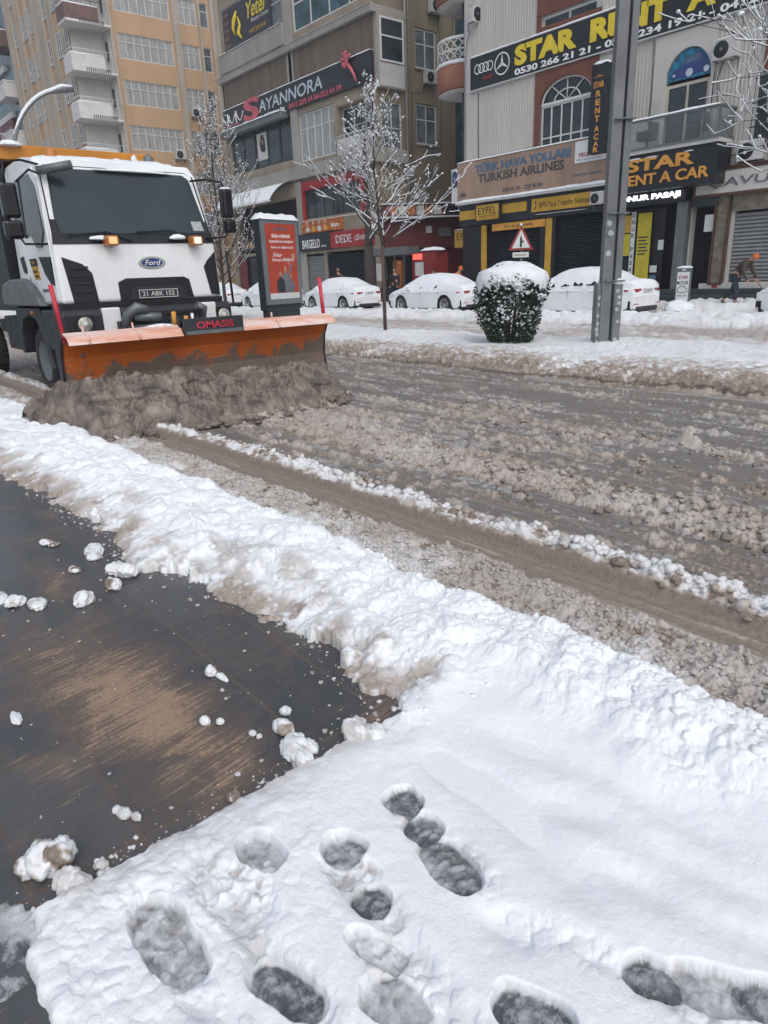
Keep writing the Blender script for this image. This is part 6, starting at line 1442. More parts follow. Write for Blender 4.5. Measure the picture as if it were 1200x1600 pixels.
for k in range(16): a = rng2.uniform(0, 6.28); q = rng2.uniform(0, .40); b.lathe([(0, -.06), (.09, -.04), (.12, 0), (.09, .04), (0, .06)], (-33.05+q*math.cos(a), 25.66, 12.45+q*math.sin(a)), 'y', 8)
b.build('flower_emblem', M['pinkred'], p); b = MB(); b.tube([(-33.0, 25.70, 12.2), (-32.7, 25.70, 11.9), (-32.45, 25.70, 11.6), (-32.25, 25.7, 11.2)], [.10, .09, .07, .04], 6); b.build('flower_stem', M['pinkred'], p)
# upper beauty banner
r, p = sign('beauty_centre_banner', 'S', 26, -46.15, -40.4, 15.62, 17.9, 'frame_dark', 'dark window banner with yellow script letters and a golden figure, top of the middle building', .02, cat='banner', snow=False, off=-.02)
text('Yeter', 'lettering', M['signyellow'], p, 'S', -43.3, 16.75, 2.5, .85, 25.98, .01, shear=.25, bold=.01); text('Beauty Center', 'lettering', M['acwhite'], p, 'S', -42.6, 16.42, 2.0, .30, 25.98, .01); text('0 412 228 28 38', 'lettering', M['eyfel'], p, 'S', -42.9, 15.95, 1.9, .22, 25.98, .01)
b = MB(); b.tube([(-44.3, 25.96, 17.5), (-44.6, 25.96, 17.1), (-44.8, 25.96, 16.7), (-44.65, 25.96, 16.3)], [.05, .16, .12, .03], 6); b.tube([(-44.2, 25.96, 17.2), (-43.95, 25.96, 16.7), (-44.2, 25.96, 16.3), (-43.85, 25.96, 15.95)], [.03, .09, .14, .04], 6); b.build('golden_figure', M['signyellow'], p)
for k in range(5): fb('price_block', 'S', 26, -46.05, -45.35, .02, .03, 15.8+.42*k, 16.02+.42*k, 'balc_maroon', p)
# street level
awn = thing_at('snow_laden_awning', (-43, 25, 6.3), 'sagging awning covered in thick snow above the dark shop, left of the red framed window', 'awning')
b = MB(); na = 24
for i in range(na+1):
    a = -46.9+7.6*i/na
    for k in range(9): t = k/8; b.v.append((a+(.0 if k < 5 else 0), 25.95-1.75*t**.85, 7.18-1.0*t**1.7))
b.f = [([i*9+k, i*9+k+1, (i+1)*9+k+1, (i+1)*9+k], 0) for i in range(na) for k in range(8)]; b.sm = [True]*len(b.f); fab = b.build('fabric', M['steel'], awn)
b2_ = MB()
for i in range(na+1):
    a = -46.9+7.6*i/na
    for k in range(9): t = k/8; b2_.v.append((a, 25.95-1.78*t**.85, 7.20-1.0*t**1.7+.13*min(1, (1-t)*6+.15)*(.8+.3*math.sin(i*.7+k)*.3)))
b2_.f = b.f; b2_.sm = b.sm; b2_.build('snow_cover', M['cap'], awn)
MB().tube([(-46.9, 24.2, 6.16), (-39.3, 24.2, 6.16)], .05, 6).build('front_bar', M['frame_white'], awn)
rf = MB()
for a0, a1, z0, z1 in ((-38.35, -32.3, 6.62, 7.10), (-38.35, -38.1, 4.95, 6.62), (-32.6, -32.3, 4.95, 6.62)): fbox(rf, 'S', 26, a0, a1, .0, .12, z0, z1)
rf.build('red_frame', M['signred'], b2); window('S', 26, -38.1, -32.6, 5.0, 6.62, 6, [], 'frame_dark', 'shop_glass', b2, .08, .06); fb('snow_line', 'S', 26, -38.4, -32.0, .1, .14, 4.90, 4.94, 'frame_white', b2)
r, p = sign('food_picture_strip', 'S', 26, -38.45, -34.4, 4.22, 4.88, 'goods', 'strip of food pictures and white lettering between the dark sign and the red frame', .2, snow=False)
for k in range(4):
    b = MB(); cx = -37.8+k*.62; b.add([W3('S', 26, cx+.22*math.cos(a*.5236), .205, 4.42+.15*math.sin(a*.5236)) for a in range(12)], [tuple(range(12))]); b.build('pictured_dish', M['cream_plain' if k % 2 == 0 else 'signorange'], p)
    b = MB(); b.add([W3('S', 26, x, .206, z) for x, z in ((cx-.1, 4.85), (cx+.08, 4.85), (cx, 4.60))], [(0, 1, 2)]); b.build('pictured_glass', M['cream_plain'], p)
text('Bistro', 'lettering', M['whitelet'], p, 'S', -35.35, 4.40, .8, .24, 25.8, .01)
r, p = sign('perfume_shop_sign', 'S', 26, -38.9, -35.5, 3.18, 4.18, 'signblack', 'dark blue black sign with tall thin white letters over the grey shutter', .22, snow=False)
text('BARGELLO', 'lettering', M['whitelet'], p, 'S', -38.45, 3.34, 1.85, .50, 25.78, .015, bold=.0); text('PARFÜM', 'lettering', M['whitelet'], p, 'S', -36.45, 3.36, .5, .12, 25.78, .01)
r, p = sign('red_shop_sign', 'S', 26, -35.45, -31.6, 3.22, 4.12, 'signred', 'bright red sign with pale outlined letters behind the tree branches', .24, snow=False)
text('DEDE', 'lettering', M['plate'], p, 'S', -34.9, 3.48, 1.5, .42, 25.76, .02); text('ÇİĞ KÖFTE', 'lettering', M['plate'], p, 'S', -33.1, 3.50, 1.3, .36, 25.76, .02)
for a0, a1, m_, z1 in ((-38.68, -36.55, 'shutter_grey', 3.0), (-36.25, -32.45, 'shutter_dark', 3.0)):
    b = MB(); z = .15
    while z < z1-.1: slat(b, 26, a0, a1, z, .125); z += .125
    b.build('roller_shutter', M[m_], b2)
r, p = sign('orange_neon_sign', 'S', 26, -46.5, -42.5, 3.6, 4.3, 'frame_dark', 'dark sign with orange letters glimpsed through the twigs left of the advertising board', .2, snow=False); text('CAFE', 'lettering', M['signorange'], p, 'S', -45.9, 3.72, 2.6, .42, 25.8, .02)
fb('red_panel', 'S', 26, -47, -45.9, .02, .1, .2, 3.3, 'shopred', b2)
window('S', 26, -45.8, -39.2, .2, 3.1, 5, [.8], 'frame_dark', 'shop_glass', b2, .1, .08)

cable(XS, [(29.6, 11.3), (29.3, 10.9), (28.5, 10.8), (28.45, 8.0), (28.5, 5.4)], b2, .014, 'E'); cable(XS, [(30.3, 14.6), (30.6, 13.9), (30.7, 12.0), (30.65, 8.0)], b2, .012, 'E')
cable(26, [(-38.6, 7.3), (-38.0, 7.1), (-36.0, 7.05), (-33.0, 7.12), (-31.2, 7.2)], b2, .014)
# ---------------------------------------------------------------- red shop closing the gap, kiosk, rear building
rs = thing_at('red_shop', (-29, 28, 0), 'low dark red shop building in the gap between the middle and the ribbed building', 'building')
pA, pB = Vector((-30.75, 26.0, 0)), Vector((-27.6, 31.6, 0)); dv = (pB-pA).normalized(); nv = Vector((dv.y, -dv.x, 0)); RM = Matrix(((dv.x, nv.x, 0, pA.x), (dv.y, nv.y, 0, pA.y), (0, 0, 1, 0), (0, 0, 0, 1)))
Lr = (pB-pA).length+.6
def rb(name, u0, u1, o0, o1, z0, z1, m, parent, bev=0): return MB().box(u0, u1, o0, o1, z0, z1, M=RM).build(name, M[m], parent, bevel=bev)
rb('wall', 0, Lr, -2.5, 0, .1, 5.1, 'shopred', rs); rb('canopy', -.3, Lr, 0, .7, 4.55, 5.12, 'shopred', rs, .02); rb('lintel', 1.6, Lr, 0, .25, 2.95, 3.02, 'shopred', rs); rb('rain_edge', -.3, Lr, .7, .78, 4.44, 4.52, 'frame_white', rs)
b = MB(); 
for i in range(30):
    for k in range(4): b.v.append(RM @ Vector((-.3+(Lr+.3)*i/29, -.1+.95*k/3, 5.11+(.10 if k in (1, 2) else .0)*(.7+.3*math.sin(i)))))
b.f = [([i*4+k, i*4+k+1, (i+1)*4+k+1, (i+1)*4+k], 0) for i in range(29) for k in range(3)]; b.sm = [True]*len(b.f); b.build('snow_ledge', M['cap'], rs)
def rtext(s, u, z, w, h, m, parent, o=.71):
    ob = text(s, 'lettering', M[m], None, 'S', u, z, w, h, 0, .01, bold=.01); ob.data.transform(wloc(parent).inverted() @ RM @ Matrix.Scale(-1, 4, (0, 1, 0)) @ Matrix.Translation((0, -o, 0))); ob.parent = parent
dk = thing_at('cola_panel', tuple(pA+dv*4.2), 'black panel with pale script letters on the red shop canopy', 'shop sign'); rb('panel', 3.2, 5.9, .71, .76, 4.56, 5.02, 'signblack', dk); rtext('Coca-Cola', 3.9, 4.66, 1.3, .28, 'plate', dk, .765)
rb('grey_outlet', 3.0, 3.7, .02, .12, 3.5, 3.95, 'steel', rs); rb('pale_box', 2.3, 2.6, .02, .12, 3.7, 4.05, 'acwhite', rs)
for k in range(6): rb('product_picture', .2+k*.48, .6+k*.48, .71, .73, 4.58, 5.02, 'cream_plain' if k % 2 else 'goods', rs)
kk = thing_at('kiosk', (-29.0, 25.6, 0), 'kiosk with a grey awning and orange goods hanging below the red shop', 'kiosk'); 
MB().box(-30.6, -28.0, 24.9, 26.0, 2.55, 2.95).build('awning', M['steel'], kk, bevel=.03); b = MB()
for x in (-30.5, -29.6, -28.8, -28.1): b.box(x-.05, x+.05, 24.95, 25.05, .15, 2.55)
b.build('posts', M['step'], kk); MB().box(-30.5, -28.1, 25.5, 26.0, .15, 2.5).build('back', M['dark_interior'], kk); MB().box(-29.0, -28.35, 25.0, 25.3, .9, 2.3).build('goods', M['goods'], kk, bevel=.03); MB().box(-30.4, -29.8, 25.0, 25.3, 1.3, 2.2).build('goods', M['cream_plain'], kk, bevel=.03); MB().box(-30.5, -28.1, 24.9, 25.5, .15, .95).build('counter', M['black'], kk)
vd = thing_at('red_booth', (-26.7, 25.6, 0), 'small red booth with a glowing red sign and snowy roof, beside the kiosk', 'booth')
MB().box(-27.6, -26.1, 25.1, 26.2, .15, 2.6).build('body', M['booth_red'], vd, bevel=.03); MB().box(-27.5, -26.85, 25.06, 25.1, 2.28, 2.55).build('lit_sign', M['signredlit'], vd); MB().box(-27.35, -26.75, 25.07, 25.1, 1.5, 2.15).build('hatch', M['acwhite'], vd); cap('snow_cap', (-26.6, 25.6, 2.68), (.75, .5, .16), vd, 51)
r, p = sign('second_exchange_sign', 'S', 26.6, -25.9, -24.5, 2.75, 3.55, 'eyfel', 'dim yellow sign hanging beside the red wall, lower than the fascia', .15, border='ink', snow=True); text('EYFEL', 'lettering', M['ink'], p, 'S', -25.75, 3.10, 1.1, .32, 26.45, .01)
r, p = sign('blue_white_sign', 'S', 26.2, -25.75, -24.98, 4.75, 6.2, 'white', 'small blue and white projecting sign at the left end of the airline board', .1, border=None, snow=True); fb('blue_field', 'S', 26.2, -25.68, -25.02, .1, .11, 5.45, 6.12, 'signblue', p); text('Tur izmir', 'lettering', M['whitelet'], p, 'S', -25.6, 5.75, .5, .12, 26.09, .005)
b4 = thing_at('rear_building', (-24, 40, 0), 'dark plain building deep in the gap between the middle and the ribbed building', 'building')
MB().box(-32, -16, 36, 46, .1, 24).build('wall', M['b2stucco'], b4); MB().box(-30.0, -24.5, 35.9, 36, 5.5, 24).build('dark_glazing', M['teal'], b4)
b = MB()
for k in range(22): b.tube([(-29.9+k*.16, 33.5, 5.1), (-29.9+k*.16, 33.5, 7.2)], .03, 4)
b.box(-31.1, -26.0, 33.4, 33.5, 7.2, 7.3).box(-31.1, -26, 33.6, 33.7, 5.0, 7.2); b.build('bar_grille', M['steel'], b4)
rbal = b3
for z in (9.9, 13.5, 17.1):
    ce = (-26.45, 28.0, z)
    q = MB().lathe([(0, -.12), (1.45, -.12), (1.5, -.08), (1.5, .92), (1.42, .92)], (ce[0], ce[1], ce[2]), 'z', 28).build('round_balcony', M['terracotta'], b3); MB().lathe([(0, -.13), (1.35, -.13), (1.46, -.20), (1.0, -.24), (0, -.24)], ce, 'z', 28).build('balcony_soffit', M['balc_white'], q)
    b = MB()
    for zz_ in (1.0, 1.45, 1.9): b.tube([(ce[0]+1.46*math.cos(a), ce[1]+1.46*math.sin(a), z+zz_) for a in np.linspace(0, 2*math.pi, 29)], .045, 5, cap=False)
    for k in range(22):
        a, a2 = 2*math.pi*k/22, 2*math.pi*(k+1)/22
        for zz_ in (1.0, 1.45): b.tube([(ce[0]+1.46*math.cos(a), ce[1]+1.46*math.sin(a), z+zz_), (ce[0]+1.46*math.cos(a2), ce[1]+1.46*math.sin(a2), z+zz_+.45)], .035, 4); b.tube([(ce[0]+1.46*math.cos(a2), ce[1]+1.46*math.sin(a2), z+zz_), (ce[0]+1.46*math.cos(a), ce[1]+1.46*math.sin(a), z+zz_+.45)], .035, 4)
    b.build('lattice_rail', M['balc_white'], q); b = MB(); b.tube([(ce[0]+1.48*math.cos(a), ce[1]+1.48*math.sin(a), z+.95) for a in np.linspace(0, 2*math.pi, 29)], .085, 6, cap=False); b.build('snow_ring', M['cap'], q)
    b = MB(); b.tube([(ce[0]+1.46*math.cos(a), ce[1]+1.46*math.sin(a), z+1.94) for a in np.linspace(0, 2*math.pi, 29)], .05, 6, cap=False); b.build('snow_ring', M['cap'], q)
MB().box(-26.1, -24.85, 27.2, 28.9, 5.4, 20).build('glazed_stair', M['shop_glass'], b3)

# ---------------------------------------------------------------- orange apartment block: street face y = 20.4, gable face x = -57
b1 = thing_at('orange_apartment_block', (-64, 28, 0), 'tall ochre orange apartment block with pale pilasters and white corner balconies, at the left', 'building')
X1, Y1 = -57.0, 20.4
rows = [4.1+3.0*k for k in range(7)]     # window heads at 19.1, 16.1 ...
heads = [7.1, 10.1, 13.1, 16.1, 19.1, 22.1, 25.1]
colsE = [(23.35, 27.62, 7, [.66]), (28.35, 29.85, 3, [.66]), (30.15, 30.85, 1, [.66]), (31.4, 32.2, 1, [.66])]
opsE = [(a0, a1, h-1.65, h) for h in heads for a0, a1, _, _ in colsE]
wall('gable_wall', 'E', X1, 22.8, 34, .1, 27.5, opsE, 'ochre', b1, .25)
for h in heads:
    for i, (a0, a1, c, hb) in enumerate(colsE): window('E', X1, a0, a1, h-1.65, h, c, hb, 'frame_white', 'curtain' if i < 2 else 'pane', b1, .10, .06)
for a0, a1 in ((27.78, 28.22), (29.93, 30.1), (31.0, 31.25), (22.8, 23.0), (32.4, 32.8)): fb('pilaster', 'E', X1, a0, a1, .0, .18, .1, 27.5, 'pilaster', b1)
colsS = [(-71.4, -70.4, 2), (-69.0, -67.6, 3), (-66.9, -66.0, 2), (-63.3, -62.3, 2), (-61.2, -59.9, 3), (-59.35, -58.55, 2)]
sh_ = [h+.35 for h in heads]
opsS = [(a0, a1, h-1.6, h) for h in sh_ for a0, a1, _ in colsS]
wall('street_wall', 'S', Y1, -73.2, -58.3, .1, 27.5, opsS, 'ochre', b1, .25)
for h in sh_:
    for a0, a1, c in colsS: window('S', Y1, a0, a1, h-1.6, h, c, [.35], 'frame_white', 'pane', b1, -.02, .07)
for a0, a1 in ((-73.2, -72.4), (-71.7, -71.45), (-70.35, -69.9), (-69.5, -69.05), (-67.55, -67.0), (-65.9, -65.2), (-64.7, -64.0), (-63.8, -63.35), (-62.25, -61.9), (-61.6, -61.25), (-59.85, -59.4)): fb('pilaster', 'S', Y1, a0, a1, .0, .16, .1, 27.5, 'pilaster', b1)
fb('recess_wall', 'S', 22.8, -58.3, X1, -.02, .0, .1, 27.5, 'balc_white', b1); fb('recess_wall', 'E', -58.3, Y1, 22.8, -.02, .0, .1, 27.5, 'balc_white', b1)
MB().box(-73.1, -58.4, 20.7, 33.9, .1, 27.4).build('interior', M['dark_interior'], b1); MB().box(-73.4, -56.8, 20.2, 34, 27.5, 27.8).build('roof', M['b2concrete'], b1)
fb('end_wall', 'E', -73.2, Y1, 34, -.02, .0, .1, 27.5, 'ochre', b1)
for k, z in enumerate([7.2, 10.3, 13.3, 16.3, 19.3, 22.3]):
    m_ = 'balc_maroon' if k == 4 else 'balc_white'
    q = MB().box(-58.28, X1+.45, Y1-.75, 22.78, z-.15, z).build('balcony', M['balc_white'], b1)
    b = MB(); b.box(-58.28, X1+.45, Y1-.75, Y1-.67, z, z+.92).box(X1+.37, X1+.45, Y1-.67, 22.0, z, z+.92); b.build('parapet', M[m_], q)
    b = MB()
    for j in range(12): b.box(X1+.36, X1+.47, Y1+.2+j*.15, Y1+.26+j*.15, z-.12, z+.14)
    b.build('parapet_slots', M['frame_dark'], q)
    b = MB(); b.tube([(-58.28, Y1-.71, z+1.25), (X1+.41, Y1-.71, z+1.25), (X1+.41, 22.6, z+1.25)], .025, 5)
    for j in range(10): b.tube([(X1+.41, Y1-.5+j*.33, z+.9), (X1+.41, Y1-.5+j*.33, z+1.25)], .015, 4)
    b.build('rail', M['balc_maroon' if k == 4 else 'frame_white'], q)
    b = MB(); b.tube([(-58.28, Y1-.71, z+.94), (X1+.41, Y1-.71, z+.94), (X1+.41, 22.0, z+.94)], .06, 6); b.build('snow_edge', M['cap'], q)
    window('S', 22.8, -58.1, -57.3, z+.9, z+2.3, 1, [], 'frame_white', 'shop_glass', q, -.03, .06)
for h in (13.1, 16.1): window('E', X1, 29.0, 29.0+.01, h, h+.01, 1, [], 'frame_white', 'pane', b1) if False else None
ac('E', X1, 28.9, 14.1, 'air conditioner under a gable window of the orange block, upper one', 1.0); ac('E', X1, 27.1, 10.95, 'air conditioner beside a wide gable window of the orange block, lower one', 1.1)

# far left commercial building
b0 = thing_at('dark_glass_building', (-92, 25, 0), 'dark glass building with white bands, red advertising and small white balconies, far left edge', 'building')
MB().box(-110, -74.2, 20.9, 34, .1, 27).build('wall', M['teal'], b0)
for z in (12.6, 16.9, 20.6, 24.2): fb('white_band', 'S', 20.9, -110, -77.3, .0, .25, z, z+.5, 'balc_white', b0)
for z in (8.0, 10.2, 14.8, 18.7, 22.4): fb('mullion', 'S', 20.9, -110, -77.3, .0, .06, z, z+.12, 'steel', b0)
for k, z in enumerate((10.4, 14.0, 17.9, 21.8)):
    q = MB().box(-77.2, -74.4, 19.6, 20.9, z, z+1.2).build('corner_balcony', M['balc_white' if k < 3 else 'balc_maroon'], b0); MB().box(-77.25, -74.35, 19.55, 20.9, z+1.2, z+1.28).build('snow_rail', M['cap'], q)
    b = MB(); b.tube([(-77.2, 19.6, z+1.3), (-78.3, 18.6, z+1.8)], .04, 5).tube([(-77.2, 19.6, z+.4), (-78.6, 18.9, z+.5)], .04, 5); b.build('line_brackets', M['frame_white'], q)
r, p = sign('red_advertising_panel', 'S', 20.9, -86, -77.6, 13.2, 16.8, 'shopred', 'dull red advertising panel with pale text on the far left building', .3, snow=False, cat='advertisement'); text('DERSHANE', 'lettering', M['plate'], p, 'S', -82.5, 15.6, 4.2, .6, 20.6, .02); text('0412 224', 'lettering', M['plate'], p, 'S', -82.5, 14.6, 4.2, .5, 20.6, .02)
r, p = sign('blue_advertising_panel', 'S', 20.9, -84, -77.6, 8.2, 12.4, 'carblue', 'pale blue advertising panel under the red one at the far left', .3, snow=False, cat='advertisement')
# buildings that close the street on this side of the view and behind the viewer (soft light only)
nb_ = thing_at('grey_building', (4, 30, 0), 'grey building beyond the ribbed one, out of the view on the right', 'building'); MB().box(-2.8, 30, 26.2, 40, .1, 17).build('wall', M['b2concrete'], nb_)
# ================================================================ trees
def tree(name, x, y, label, H, trunk_h, r0, n1, spread, seed, up=.5, z0=.15, twig=1.0, trunk_m='trunk_red', lenf=None, dens=3):
    rr = random.Random(seed); root = empty(name, (x, y, z0), label, 'tree', None)
    T = MB(); Bm = MB(); Sn = MB(); nodes_ = []
    T.tube([(x, y, z0-.1), (x+rr.uniform(-.02, .02), y, z0+trunk_h*.5), (x, y, z0+trunk_h)], [r0*1.15, r0, r0*.9], 10)
    def seg(p, d, L, r, lvl):
        n = 4 if lvl < 2 else 3; pts = [p]; q = p.copy(); dd = d.copy()
        for k in range(n):
            dd = (dd+Vector((rr.gauss(0, .10), rr.gauss(0, .10), rr.gauss(0, .06)+up*.10))).normalized(); q = q+dd*(L/n); pts.append(q.copy())
        rs = [max(.004, r*(1-.65*k/n)) for k in range(n+1)]
        Bm.tube(pts, rs, 5 if lvl < 2 else 4, cap=False)
        # snow lying on the upper side of the lower-angled pieces
        hz = math.sqrt(max(0, 1-dd.z**2))
        if hz > .45 and rr.random() < .75:
            sr = [max(.005, rs[k]*.70+.006*hz) for k in range(n+1)]; off = [rs[k]*.9+.006*hz for k in range(n+1)]
            a = 0 if lvl > 0 else 1
            Sn.tube([pts[k]+Vector((0, 0, off[k])) for k in range(a, n+1)], [s*rr.uniform(.75, 1.25) for s in sr[a:]], 5)
        return pts, dd, rs
    def grow(p, d, L, r, lvl):
        pts, dd, rs = seg(p, d, L, r, lvl)
        if rr.random() < .22*twig or lvl == 0: nodes_.append((pts[-1], .010+.016*rr.random()))
        if rr.random() < .2*twig: nodes_.append((pts[len(pts)//2], .012+.014*rr.random()))
        if lvl < 3:
            m = dens if lvl < 2 else 2
            for k in range(m):
                i = rr.randint(1, len(pts)-1); a = rr.uniform(0, 2*math.pi); base = (pts[i]-pts[i-1]).normalized(); o = base.orthogonal().normalized(); o2 = base.cross(o)
                nd = (base*rr.uniform(.7, 1.1)+(o*math.cos(a)+o2*math.sin(a))*rr.uniform(.45, .8)+Vector((0, 0, up*.5))).normalized()
                grow(pts[i], nd, L*rr.uniform(.45, .68), max(.0045, rs[i]*.60), lvl+1)
    # leader
    top = Vector((x, y, z0+trunk_h)); L = H-trunk_h; pts = [top]
    for k in range(8): pts.append(pts[-1]+Vector((rr.gauss(0, .03), rr.gauss(0, .03), L/8)))
    Bm.tube(pts, [r0*.8*(1-.88*k/8) for k in range(9)], 7)
    for k in range(n1):
        f = (k/(n1-1))**1.15; i = f*7.4; p = pts[int(i)].lerp(pts[int(i)+1], i-int(i)); a = k*2.4+rr.uniform(-.4, .4)
        ln = (lenf(f) if lenf else spread*(1-.72*f)); el = .18+.75*f+up*.25
        d = Vector((math.cos(a)*math.cos(el), math.sin(a)*math.cos(el), math.sin(el))); grow(p, d, ln*rr.uniform(.8, 1.1), r0*(.42-.26*f), 0)
    for p, r in nodes_:
        v = IV*np.array([r*1.25, r*1.25, r])*1.0+np.array(p)+np.array([0, 0, r*.3]); Sn.add([tuple(q) for q in v], [tuple(f) for f in IF], 0, True)
    def raw(mb, nm, m):
        me = D.meshes.new(nm); inv = Vector((x, y, z0)); me.from_pydata([tuple(Vector(v)-inv) for v in mb.v], [], [f for f, _ in mb.f]); me.polygons.foreach_set('use_smooth', [True]*len(mb.f)); me.materials.append(M[m])
        if nm == 'trunk':
            bm_ = bmesh.new(); bm_.from_mesh(me); bmesh.ops.remove_doubles(bm_, verts=bm_.verts, dist=1e-5); bm_.to_mesh(me); bm_.free()
        o = D.objects.new(nm, me); COL.objects.link(o); o.parent = root; return o
    raw(T, 'trunk', trunk_m); raw(Bm, 'crown', 'bark'); raw(Sn, 'branch_snow', 'cap'); return root
tree('bare_tree', -14.6, 12.25, 'slim young bare tree with a reddish trunk and snowy branches, alone on the median', 5.6, 2.15, .044, 21, 1.55, 11, .55, dens=4)
tree('bare_tree', -28.0, 14.6, 'bare tree with dense upright snowy twigs between the truck cab and the advertising board', 6.9, 1.3, .08, 34, 1.5, 23, 1.2, lenf=lambda f: 2.3*(1-.55*f), dens=4, trunk_m='bark', twig=1.6)
tree('bare_tree', -28.6, 23.1, 'old bare tree with a thick grey trunk behind the parked cars, beside the slim one', 7.6, 2.9, .25, 9, 1.7, 31, .9, trunk_m='bark')
tree('bare_tree', -4.0, 12.2, 'bare tree whose snowy branches reach in from the right edge at upper right', 6.6, 2.3, .07, 26, 1.95, 47, .35, dens=4, twig=1.3)

# ================================================================ clipped bush
def bush():
    cx, cy, z0 = -9.45, 11.25, .16; rr = np.random.default_rng(8); root = empty('clipped_bush', (cx, cy, z0), 'dark green clipped bush with a thick snow cap on the median', 'bush')
    H = 1.50
    def rad_(h): return np.interp(h, [0, .12, .35, .75, 1.0, 1.25, 1.4, 1.5], [.30, .42, .50, .60, .66, .64, .52, .25])
    n = 9500; h = rr.uniform(0, H, n); a = rr.uniform(0, 2*np.pi, n); R = rad_(h)*(.45+.62*rr.random(n)**.35)*(1+.09*np.sin(a*3+h*4)+.07*np.sin(a*7+h*9))
    px, py, pz = cx+R*np.cos(a), cy+R*np.sin(a), z0+h
    V = []; F1 = []; F2 = []; Vs = []; Fs = []
    for i in range(n):
        d = Vector((math.cos(a[i])+rr.normal(0, .5), math.sin(a[i])+rr.normal(0, .5), rr.normal(-.1, .6))).normalized(); s = d.orthogonal(); s.rotate(Matrix.Rotation(rr.uniform(0, 6.28), 3, d)); l = rr.uniform(.035, .075); w = l*.24
        p = Vector((px[i], py[i], pz[i])); k = len(V); V += [tuple(p), tuple(p+d*l*.5+s*w), tuple(p+d*l), tuple(p+d*l*.5-s*w)]; (F1 if rr.random() < .72 else F2).append((k, k+1, k+2, k+3))
    me = D.meshes.new('foliage'); me.from_pydata([tuple(Vector(v)-Vector((cx, cy, z0))) for v in V], [], F1+F2); me.materials.append(M['leaf']); me.materials.append(M['leaf2']); me.polygons.foreach_set('material_index', [0]*len(F1)+[1]*len(F2))
    o = D.objects.new('foliage', me); COL.objects.link(o); o.parent = root
    b = MB()
    for k in range(14): q = k*2.4; b.tube([(cx+.05*math.cos(q), cy+.05*math.sin(q), z0), (cx+.25*math.cos(q), cy+.25*math.sin(q), z0+.6), (cx+.42*math.cos(q), cy+.42*math.sin(q), z0+1.2)], [.02, .014, .006], 5)
    b.build('stems', M['bark'], root)
    b = MB(); n1, n2 = 120, 40
    for i in range(n1):
        A = 2*math.pi*i/n1
        drip = .26*float(fbm(np.array([math.cos(A)*3+5]), np.array([math.sin(A)*3+5]), 2.2, 4, 3)[0])+.14*max(0, math.sin(A*19+3*math.sin(A*5)))*float(vn(np.array([A*9]), np.array([1.]), 5)[0])
        for k in range(n2):
            t = k/(n2-1)
            if t < .7: r_ = .66*(t/.7); z = 1.52-.16*(t/.7)**2.6+.03*math.sin(A*2+t*6)+.05*float(fbm(np.array([r_*math.cos(A)*3+9]), np.array([r_*math.sin(A)*3+9]), 1.6, 3, 13)[0])+.05*math.exp(-((r_*math.cos(A)-.05)**2+(r_*math.sin(A)+.2)**2)/.01)
            else: q = (t-.7)/.3; r_ = .66+.035*math.sin(q*2.6); z = 1.36-q*(.10+drip)
            w = 1+.06*math.sin(A*3+.5)
            nz = .02*(float(fbm(np.array([A*6]), np.array([t*9]), 1, 3, 23)[0])-.5)
            b.v.append((cx+(r_+nz)*w*math.cos(A), cy+(r_+nz)*w*math.sin(A), z0+z))
    b.f = [([i*n2+k, i*n2+k+1, ((i+1) % n1)*n2+k+1, ((i+1) % n1)*n2+k], 0) for i in range(n1) for k in range(n2-1)]; b.sm = [True]*len(b.f); b.build('snow_cap', M['cap'], root)
    b = MB()
    for _ in range(430):
        A = rr.uniform(0, 6.28); hh = rr.uniform(.25, 1.35)**.9; R_ = float(rad_(hh))*rr.uniform(.93, 1.06); c = np.array([cx+R_*math.cos(A), cy+R_*math.sin(A), z0+hh]); s = rr.uniform(.010, .036)*(.6+.5*hh)
        v = IV*(np.array([s*1.3, s*1.3, s*.8])*(1+.4*(rr.random(3)-.5)))*(1+.3*(rr.random((len(IV), 1))-.5))+c; b.add([tuple(q) for q in v], [tuple(f) for f in IF], 0, True)
    tag(b.build('clinging_snow', M['cap'], root), kind='stuff')
bush()

# ================================================================ people
def skinned(name, verts, edges, radii, m, parent, sub=2, root_i=0):
    me = D.meshes.new(name); inv = wloc(parent).inverted() if parent else Matrix.Identity(4); me.from_pydata([tuple(inv @ Vector(v)) for v in verts], edges, [])
    o = D.objects.new(name, me); COL.objects.link(o); 
    if parent: o.parent = parent
    md = o.modifiers.new('skin', 'SKIN'); md.use_smooth_shade = True
    for i, r in enumerate(radii): me.skin_vertices[0].data[i].radius = (r if isinstance(r, tuple) else (r, r))
    me.skin_vertices[0].data[root_i].use_root = True
    s = o.modifiers.new('sub', 'SUBSURF'); s.levels = sub; s.render_levels = sub
    bpy.context.view_layer.update(); dg = bpy.context.evaluated_depsgraph_get(); nm = D.meshes.new_from_object(o.evaluated_get(dg)); o.modifiers.clear(); o.data = nm; nm.name = name
    nm.materials.clear(); nm.materials.append(M[m]); nm.polygons.foreach_set('use_smooth', [True]*len(nm.polygons)); return o
